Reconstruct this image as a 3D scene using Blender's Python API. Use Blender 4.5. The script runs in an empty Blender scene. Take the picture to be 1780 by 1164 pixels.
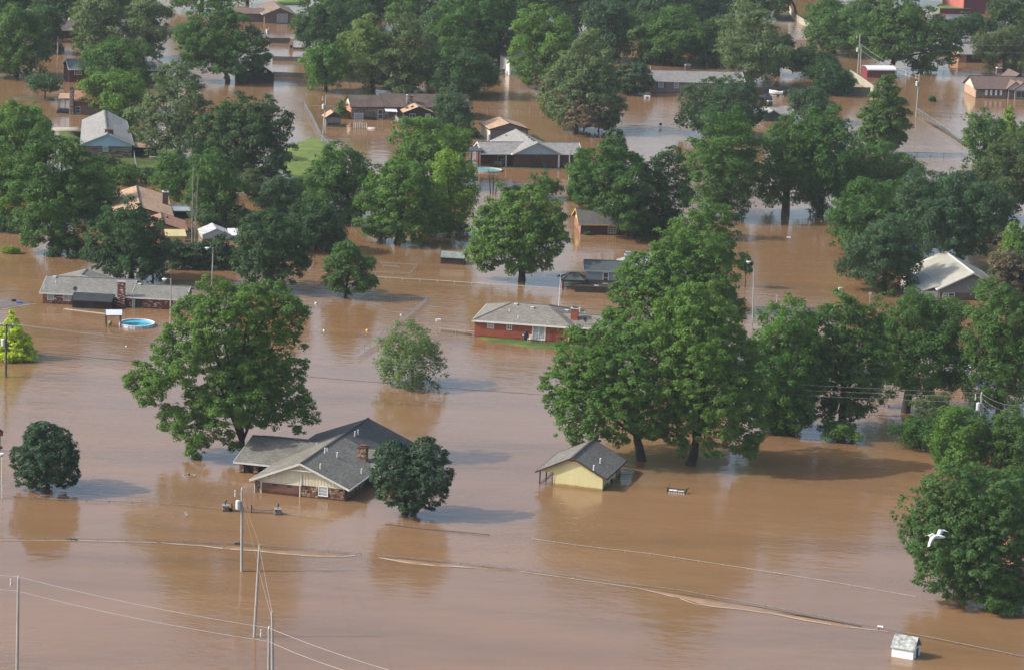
import bpy, math, random
import numpy as np
from mathutils import Vector, Matrix

# ------------------------------------------------------------------ camera, sky, sun
SC = bpy.context.scene
COL = SC.collection
FPX, PITCH, ROLL, CAMH = 5600.0, math.radians(12.2), math.radians(2.2), 103.8     # focal length in photo pixels, tilt, height above the water
cam_d = bpy.data.cameras.new('camera'); cam = bpy.data.objects.new('camera', cam_d); COL.objects.link(cam)
cam.location = (0, 0, CAMH); cam.rotation_euler = (Matrix.Rotation(math.pi/2-PITCH, 3, 'X') @ Matrix.Rotation(ROLL, 3, 'Z')).to_euler()
cam_d.sensor_width = 36; cam_d.lens = FPX/1780*36; cam_d.clip_start = 1; cam_d.clip_end = 9000
SC.camera = cam
SUN_EL, SUN_DIR = math.radians(37), Vector((-0.79, -0.115, 0.602)).normalized()
world = bpy.data.worlds.new('World'); SC.world = world; world.use_nodes = True
wn = world.node_tree.nodes; wl = world.node_tree.links
sky = wn.new('ShaderNodeTexSky'); sky.sky_type = 'NISHITA'; sky.sun_disc = False
sky.sun_elevation = SUN_EL; sky.sun_rotation = math.atan2(SUN_DIR.x, SUN_DIR.y)
sky.air_density = 1.0; sky.dust_density = 3.2; sky.ozone_density = 1.0
wl.new(sky.outputs[0], wn['Background'].inputs[0]); wn['Background'].inputs[1].default_value = 0.15
sun_d = bpy.data.lights.new('sun', 'SUN'); sun = bpy.data.objects.new('sun', sun_d); COL.objects.link(sun)
sun_d.energy = 3.0; sun_d.angle = math.radians(0.55); sun_d.color = (1.0, 0.965, 0.905)
sun.rotation_euler = (-SUN_DIR).to_track_quat('-Z', 'Y').to_euler(); sun.location = (-300, 300, 300)
vs = SC.view_settings; vs.view_transform = 'Standard'; vs.look = 'None'; vs.exposure = 0.62; vs.gamma = 1.0; vs.use_curve_mapping = False

# ------------------------------------------------------------------ measuring: rays from the photographer's position
def ray(px, py):
    a = (px-890)/FPX; b = (582-py)/FPX; a, b = a*math.cos(ROLL)-b*math.sin(ROLL), b*math.cos(ROLL)+a*math.sin(ROLL)
    return np.array([a, math.cos(PITCH)+b*math.sin(PITCH), -math.sin(PITCH)+b*math.cos(PITCH)])
CAM = np.array([0.0, 0.0, CAMH])
def G(px, py, z=0.0):
    d = ray(px, py); t = (z-CAMH)/d[2]
    return CAM + d*t
def at_y(px, py, Y):
    d = ray(px, py); return CAM + d*(Y/d[1])
def scl(px, py): return FPX/(G(px, py)@np.array([0, math.cos(PITCH), -math.sin(PITCH)]) + CAMH*math.sin(PITCH))
def Q(ox, oy, s): return lambda x, y: (ox+x/s, oy+y/s)

# ------------------------------------------------------------------ objects
def tag(o, label=None, cat=None, group=None, kind=None):
    if label: o['label'] = label
    if cat: o['category'] = cat
    if group: o['group'] = group
    if kind: o['kind'] = kind
    return o
def thing(name, label, cat, loc=(0, 0, 0), yaw=0.0, group=None):
    o = bpy.data.objects.new(name, None); COL.objects.link(o)
    o.empty_display_size = .5; o.location = loc; o.rotation_euler = (0, 0, yaw)
    return tag(o, label, cat, group)
def link(name, me, parent=None):
    o = bpy.data.objects.new(name, me); COL.objects.link(o)
    if parent is not None: o.parent = parent
    return o
def dup(o, loc=None, yaw=None, label=None, parent=None):
    c = o.copy(); COL.objects.link(c)
    if parent is not None: c.parent = parent
    if loc is not None: c.location = loc
    if yaw is not None: c.rotation_euler = (0, 0, yaw)
    if label: c['label'] = label
    for ch in list(o.children): dup(ch, parent=c)
    return c

def V(*a): return np.array(a, float)
class MB:
    def __init__(s): s.v = []; s.f = []
    def poly(s, pts):
        n = len(s.v); s.v += [tuple(map(float, p)) for p in pts]; s.f.append(tuple(range(n, n+len(pts)))); return s
    def box(s, x0, y0, z0, x1, y1, z1):
        n = len(s.v); s.v += [(x0, y0, z0), (x1, y0, z0), (x1, y1, z0), (x0, y1, z0), (x0, y0, z1), (x1, y0, z1), (x1, y1, z1), (x0, y1, z1)]
        for f in ((0, 3, 2, 1), (4, 5, 6, 7), (0, 1, 5, 4), (1, 2, 6, 5), (2, 3, 7, 6), (3, 0, 4, 7)): s.f.append(tuple(n+i for i in f))
        return s
    def bar(s, a, b, w=.08, h=None):
        a = np.array(a, float); b = np.array(b, float); h = w if h is None else h
        d = b-a; L = np.linalg.norm(d)
        if L < 1e-6: return s
        d /= L; up = V(0, 0, 1) if abs(d[2]) < .95 else V(0, 1, 0)
        x = np.cross(d, up); x /= np.linalg.norm(x); y = np.cross(x, d); n = len(s.v)
        for p in (a, b):
            for i, j in ((-1, -1), (1, -1), (1, 1), (-1, 1)): s.v.append(tuple(p+x*i*w/2+y*j*h/2))
        for f in ((0, 1, 2, 3), (7, 6, 5, 4), (0, 4, 5, 1), (1, 5, 6, 2), (2, 6, 7, 3), (3, 7, 4, 0)): s.f.append(tuple(n+i for i in f))
        return s
    def tube(s, pts, r, k=6, cap=True):
        pts = [np.array(p, float) for p in pts]; m = len(pts)
        rs = list(r) if hasattr(r, '__len__') else [r]*m
        n = len(s.v); prev = None
        for i, p in enumerate(pts):
            d = pts[min(i+1, m-1)]-pts[max(i-1, 0)]; d = d/max(np.linalg.norm(d), 1e-9)
            up = prev if prev is not None else (V(1, 0, 0) if abs(d[0]) < .9 else V(0, 1, 0))
            x = up-d*(up@d); x /= max(np.linalg.norm(x), 1e-9); y = np.cross(d, x); prev = x
            for j in range(k):
                t = 2*math.pi*j/k; s.v.append(tuple(p+(x*math.cos(t)+y*math.sin(t))*rs[i]))
        for i in range(m-1):
            for j in range(k):
                a = n+i*k+j; b = n+i*k+(j+1) % k; s.f.append((a, b, b+k, a+k))
        if cap: s.f.append(tuple(n+j for j in reversed(range(k)))); s.f.append(tuple(n+(m-1)*k+j for j in range(k)))
        return s
    def lathe(s, c, prof, k=14):
        c = np.array(c, float); n = len(s.v); m = len(prof)
        for r, z in prof:
            for j in range(k):
                t = 2*math.pi*j/k; s.v.append((c[0]+r*math.cos(t), c[1]+r*math.sin(t), c[2]+z))
        for i in range(m-1):
            for j in range(k):
                a = n+i*k+j; b = n+i*k+(j+1) % k; s.f.append((a, b, b+k, a+k))
        s.f.append(tuple(n+j for j in reversed(range(k)))); s.f.append(tuple(n+(m-1)*k+j for j in range(k)))
        return s
    def ball(s, c, r, sq=(1, 1, 1), k=10, m=6):
        prof = [(max(.02, math.sin(math.pi*i/m))*r, -math.cos(math.pi*i/m)*r) for i in range(m+1)]
        n = len(s.v); s.lathe((0, 0, 0), prof, k)
        for i in range(n, len(s.v)):
            p = s.v[i]; s.v[i] = (c[0]+p[0]*sq[0], c[1]+p[1]*sq[1], c[2]+p[2]*sq[2])
        return s
    def slab(s, polys, th):
        """roof planes given as top polygons, thickened downwards"""
        cnt = {}
        key = lambda p: (round(p[0], 3), round(p[1], 3), round(p[2], 3))
        for P in polys:
            s.poly(P); s.poly([(p[0], p[1], p[2]-th) for p in reversed(P)])
            for i in range(len(P)):
                a, b = key(P[i]), key(P[(i+1) % len(P)]); cnt[tuple(sorted((a, b)))] = cnt.get(tuple(sorted((a, b))), 0)+1
        edges = []
        for P in polys:
            for i in range(len(P)):
                a, b = P[i], P[(i+1) % len(P)]
                if cnt[tuple(sorted((key(a), key(b))))] == 1:
                    s.poly([a, (a[0], a[1], a[2]-th), (b[0], b[1], b[2]-th), b]); edges.append((a, b))
        shared = [e for e, n in cnt.items() if n > 1]
        return edges, shared
    def prism(s, poly, axis, a, b):
        """extrude a 2-D outline along x or y"""
        f = (lambda p, t: (t, p[0], p[1])) if axis == 'x' else (lambda p, t: (p[0], t, p[1]))
        A = [f(p, a) for p in poly]; B = [f(p, b) for p in poly]; m = len(poly)
        s.poly(A); s.poly(list(reversed(B)))
        for i in range(m): s.poly([A[i], B[i], B[(i+1) % m], A[(i+1) % m]])
        return s
    def build(s, name, mat, parent=None, smooth=False, **k):
        me = bpy.data.meshes.new(name); me.from_pydata(s.v, [], s.f)
        me.materials.append(mat)
        if smooth: me.polygons.foreach_set('use_smooth', [True]*len(me.polygons))
        me.update(); o = link(name, me, parent); tag(o, **k)
        return o

# ------------------------------------------------------------------ materials
def srgb(r, g, b):
    f = lambda c: (c/255/12.92) if c/255 <= .04045 else ((c/255+.055)/1.055)**2.4
    return (f(r), f(g), f(b))
def nodes(name):
    m = bpy.data.materials.new(name); m.use_nodes = True
    t = m.node_tree; return m, t.nodes, t.links, t.nodes['Principled BSDF']
def N(n, t, **k):
    x = n.new(t)
    for a, b in k.items(): setattr(x, a, b)
    return x
def ramp(n, l, fac, stops):
    r = n.new('ShaderNodeValToRGB'); e = r.color_ramp.elements
    e[0].position, e[0].color = stops[0][0], (*stops[0][1], 1); e[1].position, e[1].color = stops[-1][0], (*stops[-1][1], 1)
    for p, c in stops[1:-1]: q = e.new(p); q.color = (*c, 1)
    l.new(fac, r.inputs[0]); return r.outputs[0]
def mul(c, k): return tuple(min(.95, x*k) for x in c)
def mixc(n, l, a, b, fac, mode='MIX'):
    x = n.new('ShaderNodeMix'); x.data_type = 'RGBA'; x.blend_type = mode
    for s, v in ((6, a), (7, b), (0, fac)):
        if hasattr(v, 'is_linked'): l.new(v, x.inputs[s])
        else: x.inputs[s].default_value = (*v, 1) if isinstance(v, tuple) else v
    return x.outputs[2]
def noise(n, l, vec, scale, det=4, rough=.6):
    x = n.new('ShaderNodeTexNoise'); x.inputs['Scale'].default_value = scale; x.inputs['Detail'].default_value = det; x.inputs['Roughness'].default_value = rough
    l.new(vec, x.inputs['Vector']); return x.outputs['Fac']
def plain(name, col, rough=.75, var=.22, vs=(.7, 9), bump=.0, spec=.3, metal=0., streak=False, wet=False):
    """painted / weathered surface: two scales of wear over one base colour"""
    m, n, l, b = nodes(name)
    tc = n.new('ShaderNodeTexCoord'); vec = tc.outputs['Object']
    if streak:
        mp = n.new('ShaderNodeMapping'); mp.inputs['Scale'].default_value = (1, 1, .18); l.new(vec, mp.inputs[0]); vec = mp.outputs[0]
    big = ramp(n, l, noise(n, l, vec, vs[0]), [(.3, mul(col, 1-var)), (.7, mul(col, 1+var*.6))])
    fine = ramp(n, l, noise(n, l, vec, vs[1], 3), [(.3, (1-var,)*3), (.7, (1, 1, 1))])
    c = mixc(n, l, big, fine, 1.0, 'MULTIPLY')
    if wet:   # silt and damp left just above the flood
        sz = n.new('ShaderNodeSeparateXYZ'); l.new(tc.outputs['Object'], sz.inputs[0]); nz = N(n, 'ShaderNodeMath', operation='MULTIPLY_ADD'); l.new(noise(n, l, tc.outputs['Object'], 1.1, 5), nz.inputs[0]); nz.inputs[1].default_value = -.5; l.new(sz.outputs[2], nz.inputs[2])
        c = mixc(n, l, c, ramp(n, l, nz.outputs[0], [(.0, (.50, .40, .29)), (.04, (.78, .70, .58)), (.16, (1, 1, 1))]), 1.0, 'MULTIPLY')
    l.new(c, b.inputs['Base Color'])
    b.inputs['Roughness'].default_value = rough; b.inputs['Metallic'].default_value = metal
    b.inputs['Specular IOR Level'].default_value = spec
    if bump:
        bp = n.new('ShaderNodeBump'); bp.inputs['Strength'].default_value = bump; bp.inputs['Distance'].default_value = .03
        l.new(noise(n, l, vec, 14), bp.inputs['Height']); l.new(bp.outputs[0], b.inputs['Normal'])
    return m
def shingle(name, col, along='x', stain=(.75, .7, .62), amt=.5, var=.24):
    """asphalt shingles: tabs of slightly different grey in courses, streaked by age"""
    m, n, l, b = nodes(name)
    tc = n.new('ShaderNodeTexCoord'); mp = n.new('ShaderNodeMapping'); l.new(tc.outputs['Object'], mp.inputs[0])
    if along == 'y': mp.inputs['Rotation'].default_value = (0, 0, math.pi/2)
    br = N(n, 'ShaderNodeTexBrick', offset=.37); l.new(mp.outputs[0], br.inputs['Vector'])
    br.inputs['Scale'].default_value = 1; br.inputs['Brick Width'].default_value = .42; br.inputs['Row Height'].default_value = .21; br.inputs['Mortar Size'].default_value = .018
    br.inputs['Color1'].default_value = (*mul(col, 1-var), 1); br.inputs['Color2'].default_value = (*mul(col, 1+var), 1); br.inputs['Mortar'].default_value = (*mul(col, .62), 1); br.inputs['Bias'].default_value = 0
    st = ramp(n, l, noise(n, l, tc.outputs['Object'], .33, 5), [(.32, stain), (.66, (1.06, 1.06, 1.06))])
    c1 = mixc(n, l, br.outputs['Color'], st, amt, 'MULTIPLY')
    gr = ramp(n, l, noise(n, l, tc.outputs['Object'], 24, 2), [(.3, (.74,)*3), (.7, (1.1,)*3)])
    l.new(mixc(n, l, c1, gr, .8, 'MULTIPLY'), b.inputs['Base Color']); b.inputs['Roughness'].default_value = .9; b.inputs['Specular IOR Level'].default_value = .15
    bp = n.new('ShaderNodeBump'); bp.inputs['Strength'].default_value = .5; bp.inputs['Distance'].default_value = .03
    l.new(br.outputs['Fac'], bp.inputs['Height']); bp.invert = True; l.new(bp.outputs[0], b.inputs['Normal'])
    return m
def brick(name, c1, c2, mortar, white=0.0, rough=.85):
    m, n, l, b = nodes(name)
    tc = n.new('ShaderNodeTexCoord'); sp = n.new('ShaderNodeSeparateXYZ'); l.new(tc.outputs['Object'], sp.inputs[0])
    ad = N(n, 'ShaderNodeMath', operation='ADD'); l.new(sp.outputs[0], ad.inputs[0]); l.new(sp.outputs[1], ad.inputs[1])
    cb = n.new('ShaderNodeCombineXYZ'); l.new(ad.outputs[0], cb.inputs[0]); l.new(sp.outputs[2], cb.inputs[1])
    br = n.new('ShaderNodeTexBrick'); l.new(cb.outputs[0], br.inputs['Vector']); br.inputs['Scale'].default_value = 1
    br.inputs['Brick Width'].default_value = .24; br.inputs['Row Height'].default_value = .085; br.inputs['Mortar Size'].default_value = .006
    br.inputs['Color1'].default_value = (*c1, 1); br.inputs['Color2'].default_value = (*c2, 1); br.inputs['Mortar'].default_value = (*mortar, 1)
    c = br.outputs['Color']
    c = mixc(n, l, c, ramp(n, l, noise(n, l, tc.outputs['Object'], .8, 4), [(.3, (.8, .78, .76)), (.7, (1.08, 1.06, 1.04))]), .8, 'MULTIPLY')
    if white:   # painted-over and re-used bricks, in ragged bunches
        mp = n.new('ShaderNodeMapping'); mp.inputs['Scale'].default_value = (1.5, 4.5, 1); l.new(cb.outputs[0], mp.inputs[0])
        f = ramp(n, l, noise(n, l, mp.outputs[0], 1.15, 2, .5), [(white, (0, 0, 0)), (white+.02, (1, 1, 1))])
        c = mixc(n, l, c, (.62, .58, .53), f)
    sz = n.new('ShaderNodeSeparateXYZ'); l.new(tc.outputs['Object'], sz.inputs[0]); nz = N(n, 'ShaderNodeMath', operation='MULTIPLY_ADD'); l.new(noise(n, l, tc.outputs['Object'], 1.3), nz.inputs[0]); nz.inputs[1].default_value = -.22; l.new(sz.outputs[2], nz.inputs[2])
    c = mixc(n, l, c, ramp(n, l, nz.outputs[0], [(.0, (.52, .48, .44)), (.09, (1, 1, 1))]), 1.0, 'MULTIPLY')
    l.new(c, b.inputs['Base Color']); b.inputs['Roughness'].default_value = rough; b.inputs['Specular IOR Level'].default_value = .2
    return m
def tinted(name, cols, rough=.85):
    """colour of each stone or board from its own random number"""
    m, n, l, b = nodes(name)
    at = N(n, 'ShaderNodeAttribute', attribute_name='tint')
    st = [(i/(len(cols)-1), c) for i, c in enumerate(cols)]
    c = ramp(n, l, at.outputs['Fac'], st)
    tc = n.new('ShaderNodeTexCoord')
    c = mixc(n, l, c, ramp(n, l, noise(n, l, tc.outputs['Object'], 7), [(.3, (.72,)*3), (.7, (1.1,)*3)]), .9, 'MULTIPLY')
    sz = n.new('ShaderNodeSeparateXYZ'); l.new(tc.outputs['Object'], sz.inputs[0]); nz = N(n, 'ShaderNodeMath', operation='MULTIPLY_ADD'); l.new(noise(n, l, tc.outputs['Object'], 1.3), nz.inputs[0]); nz.inputs[1].default_value = -.22; l.new(sz.outputs[2], nz.inputs[2])
    c = mixc(n, l, c, ramp(n, l, nz.outputs[0], [(.0, (.52, .48, .44)), (.09, (1, 1, 1))]), 1.0, 'MULTIPLY')
    l.new(c, b.inputs['Base Color']); b.inputs['Roughness'].default_value = rough; b.inputs['Specular IOR Level'].default_value = .2
    return m
def leafmat(name, col, yel=.28, transl=.42, dv=.32):
    col = (col[0]*1.45, col[1]*1.46, col[2]*1.5)
    m, n, l, b = nodes(name)
    at = N(n, 'ShaderNodeAttribute', attribute_name='tint')
    oi = n.new('ShaderNodeObjectInfo')
    hi = (col[0]*(1+dv)+yel*.03, col[1]*(1+dv)+yel*.028, col[2]*(1+dv*.4))
    c = ramp(n, l, at.outputs['Fac'], [(0, mul(col, 1-dv)), (.5, col), (1, hi)])
    v = ramp(n, l, oi.outputs['Random'], [(0, (.84, .93, .9)), (.5, (.98, .98, .96)), (1, (1.08, 1.03, .98))])
    c = mixc(n, l, c, v, 1.0, 'MULTIPLY')
    l.new(c, b.inputs['Base Color']); b.inputs['Roughness'].default_value = .55; b.inputs['Specular IOR Level'].default_value = .2
    tr = n.new('ShaderNodeBsdfTranslucent'); l.new(mixc(n, l, c, (1.15, 1.2, .45), 1.0, 'MULTIPLY'), tr.inputs[0])
    mx = n.new('ShaderNodeMixShader'); mx.inputs[0].default_value = transl
    l.new(b.outputs[0], mx.inputs[1]); l.new(tr.outputs[0], mx.inputs[2]); l.new(mx.outputs[0], n['Material Output'].inputs[0])
    return m

def water_mat():
    m, n, l, b = nodes('flood_water')
    tc = n.new('ShaderNodeTexCoord'); P = tc.outputs['Object']
    c = ramp(n, l, noise(n, l, P, .018, 5, .55), [(.3, (.204, .112, .053)), (.55, (.220, .125, .062)), (.75, (.234, .139, .073))])
    mpc = n.new('ShaderNodeMapping'); mpc.inputs['Scale'].default_value = (.022, .11, 1); mpc.inputs['Rotation'].default_value = (0, 0, .12); l.new(P, mpc.inputs[0])
    c = mixc(n, l, c, ramp(n, l, noise(n, l, mpc.outputs[0], 1, 5), [(.34, (.80, .82, .84)), (.5, (1, 1, 1)), (.66, (1.13, 1.11, 1.09))]), .8, 'MULTIPLY')
    l.new(c, b.inputs['Base Color']); b.inputs['Roughness'].default_value = .075; b.inputs['IOR'].default_value = 1.38
    # wavelets: short crests across the view, breeze patches and calm patches
    def wv(scale, rot, det=3):
        mp = n.new('ShaderNodeMapping'); mp.inputs['Scale'].default_value = scale; mp.inputs['Rotation'].default_value = (0, 0, rot); l.new(P, mp.inputs[0])
        return noise(n, l, mp.outputs[0], 1, det, .55)
    h1 = wv((.5, 1.0, 1), .10); h2 = wv((1.3, 2.3, 1), -.25, 2); h3 = wv((.22, .33, 1), .5, 2)
    patch = ramp(n, l, noise(n, l, P, .013, 3), [(.36, (.10,)*3), (.52, (.5,)*3), (.66, (1.4,)*3)])
    def mt(op, a, bb):
        x = N(n, 'ShaderNodeMath', operation=op)
        for i, v in enumerate((a, bb)):
            if hasattr(v, 'is_linked'): l.new(v, x.inputs[i])
            else: x.inputs[i].default_value = v
        return x.outputs[0]
    h = mt('ADD', mt('MULTIPLY', h1, 1.0), mt('MULTIPLY', h2, .45)); h = mt('MULTIPLY', h, patch); h = mt('ADD', h, mt('MULTIPLY', h3, .75))
    bp = n.new('ShaderNodeBump'); bp.inputs['Strength'].default_value = 1.0; bp.inputs['Distance'].default_value = .075
    l.new(h, bp.inputs['Height']); l.new(bp.outputs[0], b.inputs['Normal'])
    return m

WATER = water_mat()
def glass(name, col, rough=.08):
    m, n, l, b = nodes(name); b.inputs['Base Color'].default_value = (*col, 1); b.inputs['Roughness'].default_value = rough; b.inputs['IOR'].default_value = 1.5
    return m
GL = glass('window_glass', (.035, .042, .05)); GLB = glass('blind_behind_glass', (.30, .32, .33), .25); GLD = glass('dark_opening', (.012, .012, .013), .6)
WHITE = plain('white_paint', (.74, .74, .71), .5, .10); CREAM = plain('cream_paint', (.63, .58, .43), .6, .12, streak=True)
OFFW = plain('off_white_trim', (.60, .59, .54), .6, .14); GREYT = plain('grey_trim', (.26, .27, .27), .7, .15); DKBROWN = plain('dark_brown_trim', (.045, .03, .022), .7, .2)
BLACKP = plain('black_paint', (.016, .017, .019), .6, .25); WOODG = plain('weathered_grey_wood', (.24, .225, .20), .85, .3, (1.5, 16), streak=True)
WOODD = plain('dark_stained_wood', (.055, .045, .038), .85, .3, (1.5, 14), streak=True); CONC = plain('concrete', (.42, .40, .36), .9, .2)
GALV = plain('galvanised_steel', (.40, .42, .43), .45, .15, metal=.6); STEELD = plain('dull_dark_steel', (.10, .105, .11), .6, .2, metal=.3)
POLE = plain('weathered_pole', (.40, .38, .35), .85, .25, (1.2, 20), streak=True); POLED = plain('dark_creosote_pole', (.10, .085, .07), .85, .3, (1.2, 20), streak=True)
WIREL = plain('bright_wire', (.42, .41, .40), .5, .05); WIREG = plain('dull_wire', (.30, .295, .29), .5, .05); WIRED = plain('black_cable', (.03, .03, .032), .6, .1)
CERAM = plain('grey_transformer', (.55, .57, .58), .4, .1)
PLASTICW = plain('white_plastic', (.8, .8, .8), .4, .05)

# ------------------------------------------------------------------ houses
class House:
    def __init__(s, name, label, cat, A, B, z=0., group=None):
        a = G(*A, z); b = G(*B, z); d = (b-a)[:2]; s.L = float(np.hypot(*d)); s.u = d/s.L; s.v = V(-s.u[1], s.u[0]); s.o = a[:2]; s.z0 = z
        s.root = thing(name, label, cat, (a[0], a[1], 0), math.atan2(s.u[1], s.u[0]), group); s.roofs = []; s.rp = None
    def wpt(s, u, v, z): p = s.o+s.u*u+s.v*v; return V(p[0], p[1], z)
    def at(s, p, z):
        w = G(*p, z)[:2]-s.o; return float(w@s.u), float(w@s.v)
    def onv(s, p, v=0.):
        d = ray(*p); t = (v+s.o@s.v)/(d[:2]@s.v); w = CAM+d*t; return float((w[:2]-s.o)@s.u), float(w[2])
    def onu(s, p, u=0.):
        d = ray(*p); t = (u+s.o@s.u)/(d[:2]@s.u); w = CAM+d*t; return float((w[:2]-s.o)@s.v), float(w[2])
    def wall(s, x0, x1, y0, y1, z1, mat, z0=-1.3, name='wall', parent=None):
        return MB().box(x0, y0, z0, x1, y1, z1).build(name, mat, parent or s.root)
    def roof(s, polys, mat, fascia=WHITE, th=.1, fh=.2, ridge=None, **k):
        m = MB(); edges, shared = m.slab(polys, th); r = m.build('roof', mat, s.root, **k)
        if fascia:
            f = MB()
            for a, b in edges:
                if b == a: continue
                f.bar((a[0], a[1], a[2]-fh/2+.03), (b[0], b[1], b[2]-fh/2+.03), .06, fh)
            f.build('fascia', fascia, r)
        if ridge:
            c = MB()
            for a, b in shared:
                c.bar((a[0], a[1], a[2]+.02), (b[0], b[1], b[2]+.02), .3, .07)
            if c.v: c.build('ridge_cap', ridge, r)
        s.roofs += [[np.array(p, float) for p in P] for P in polys]; s.rp = r; return r
    def gab_y(s, x0, x1, y0, y1, ze, zr, oe=.5, og=.6):
        """gable roof, ridge along v; ze = height at the eave edge"""
        xm = (x0+x1)/2; a, b = x0-oe, x1+oe
        return [[(a, y0-og, ze), (xm, y0-og, zr), (xm, y1+og, zr), (a, y1+og, ze)], [(xm, y0-og, zr), (b, y0-og, ze), (b, y1+og, ze), (xm, y1+og, zr)]]
    def gab_x(s, x0, x1, y0, y1, ze, zr, oe=.5, og=.6):
        ym = (y0+y1)/2; a, b = y0-oe, y1+oe
        return [[(x0-og, a, ze), (x1+og, a, ze), (x1+og, ym, zr), (x0-og, ym, zr)], [(x0-og, ym, zr), (x1+og, ym, zr), (x1+og, b, ze), (x0-og, b, ze)]]
    def hip_x(s, x0, x1, y0, y1, ze, zr, oe=.5, h0=None, h1=None):
        ym = (y0+y1)/2; a, b, c, d = x0-oe, x1+oe, y0-oe, y1+oe
        r0 = a+(h0 if h0 is not None else (d-c)/2); r1 = b-(h1 if h1 is not None else (d-c)/2)
        P = [[(a, c, ze), (b, c, ze), (r1, ym, zr), (r0, ym, zr)], [(r0, ym, zr), (r1, ym, zr), (b, d, ze), (a, d, ze)]]
        if r0 > a+.01: P.append([(a, d, ze), (a, c, ze), (r0, ym, zr)])
        if r1 < b-.01: P.append([(b, c, ze), (b, d, ze), (r1, ym, zr)])
        return P
    def gable(s, axis, lo, hi, at, z0, zr, mat, oe=.5, ze=None, th=.12, name='gable', drop=.14):
        """triangular wall filling a gable end, from z0 up under the roof"""
        mid = (lo+hi)/2; ze = z0 if ze is None else ze
        sl = (zr-ze)/((hi-lo)/2+oe); zc = ze+sl*oe-drop
        pts = [(lo, z0), (hi, z0), (hi, max(zc, z0+.01)), (mid, zr-drop), (lo, max(zc, z0+.01))]
        return MB().prism(pts, 'y' if axis == 'y' else 'x', at, at+th).build(name, mat, s.root)
    def win(s, p0, p1, v=0., glass=GL, frame=WHITE, nx=1, ny=2, name='window', fw=.09, face='f', parent=None, lab=None):
        """window between two photo points on a wall plane (f: v = const, r/l: u = const)"""
        if face == 'f': a0, z1 = s.onv(p0, v); a1, z0 = s.onv(p1, v)
        else:
            a0, z1 = s.onu(p0, v); a1, z0 = s.onu(p1, v)
            if a0 > a1: a0, a1 = a1, a0
        return s.winl(a0, a1, z0, z1, v, glass, frame, nx, ny, name, fw, face, parent, lab)
    def winl(s, a0, a1, z0, z1, v=0., glass=GL, frame=WHITE, nx=1, ny=2, name='window', fw=.09, face='f', parent=None, lab=None):
        out = -1 if face in 'fl' else 1
        def bx(m, A0, A1, Z0, Z1, d0, d1):
            e0, e1 = sorted((v+out*d0, v+out*d1))
            if face == 'f': m.box(A0, e0, Z0, A1, e1, Z1)
            else: m.box(e0, A0, Z0, e1, A1, Z1)
        m = MB(); bx(m, a0-fw, a1+fw, z0-fw-.02, z0, -.02, .08); bx(m, a0-fw, a1+fw, z1, z1+fw, -.02, .07)
        bx(m, a0-fw, a0, z0+.001, z1-.001, -.02, .065); bx(m, a1, a1+fw, z0+.001, z1-.001, -.02, .065)
        for i in range(1, nx): x = a0+(a1-a0)*i/nx; bx(m, x-.035, x+.035, z0+.002, z1-.002, -.02, .05)
        for j in range(1, ny): z = z0+(z1-z0)*j/ny; bx(m, a0+.002, a1-.002, z-.03, z+.03, -.02, .045)
        w = m.build(name, frame, parent or s.root)
        if lab: w['label'] = lab
        g = MB(); bx(g, a0-.01, a1+.01, z0-.01, z1+.01, -.02, .02); g.build('pane', glass, w); return w
    def hit(s, p):
        d = ray(*p); best = None
        dl = V(d[:2]@s.u, d[:2]@s.v, d[2]); ol = V((CAM[:2]-s.o)@s.u, (CAM[:2]-s.o)@s.v, CAMH)
        for P in s.roofs:
            n = np.cross(P[1]-P[0], P[2]-P[0]); dn = dl@n
            if abs(dn) < 1e-9: continue
            t = ((P[0]-ol)@n)/dn; w = ol+dl*t
            n2 = n/np.linalg.norm(n); ok = True
            for i in range(len(P)):
                if np.cross(P[(i+1) % len(P)]-P[i], w-P[i])@n2 < -1e-6: ok = False
            if ok and (best is None or t < best[0]): best = (t, w)
        return None if best is None else best[1]
    def vent(s, p, kind='pipe', mat=None):
        w = s.hit(p)
        if w is None: return None
        m = MB()
        if kind == 'pipe':
            m.tube([w+V(0, 0, -.15), w+V(0, 0, .45)], .06, 7); return m.build('vent_pipe', mat or WHITE, s.rp)
        if kind == 'elbow':
            m.tube([w+V(0, 0, -.15), w+V(0, 0, .6), w+V(.06, -.1, .68), w+V(.1, -.32, .62)], .08, 7); return m.build('vent_pipe', mat or WHITE, s.rp)
        if kind == 'box':
            m.box(w[0]-.25, w[1]-.25, w[2]-.12, w[0]+.25, w[1]+.25, w[2]+.16).box(w[0]-.3, w[1]-.3, w[2]+.161, w[0]+.3, w[1]+.3, w[2]+.2); return m.build('roof_vent', mat or OFFW, s.rp)
        if kind == 'turtle':
            m.lathe(w+V(0, 0, -.1), [(.2, 0), (.2, .22), (.3, .24), (.26, .36), (.05, .42)], 10); return m.build('roof_vent', mat or STEELD, s.rp)
    def chimney(s, u, v, w, d, z0, z1, mat, cap=CONC, pot=STEELD, capw=.1):
        c = MB().box(u-w/2, v-d/2, z0, u+w/2, v+d/2, z1).build('chimney', mat, s.root)
        MB().box(u-w/2-capw, v-d/2-capw, z1+.002, u+w/2+capw, v+d/2+capw, z1+.12).build('chimney_cap', cap, c)
        if pot: MB().box(u-w*.28, v-d*.28, z1+.122, u+w*.28, v+d*.28, z1+.32).box(u-w*.36, v-d*.36, z1+.321, u+w*.36, v+d*.36, z1+.37).build('flue', pot, c)
        return c
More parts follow.
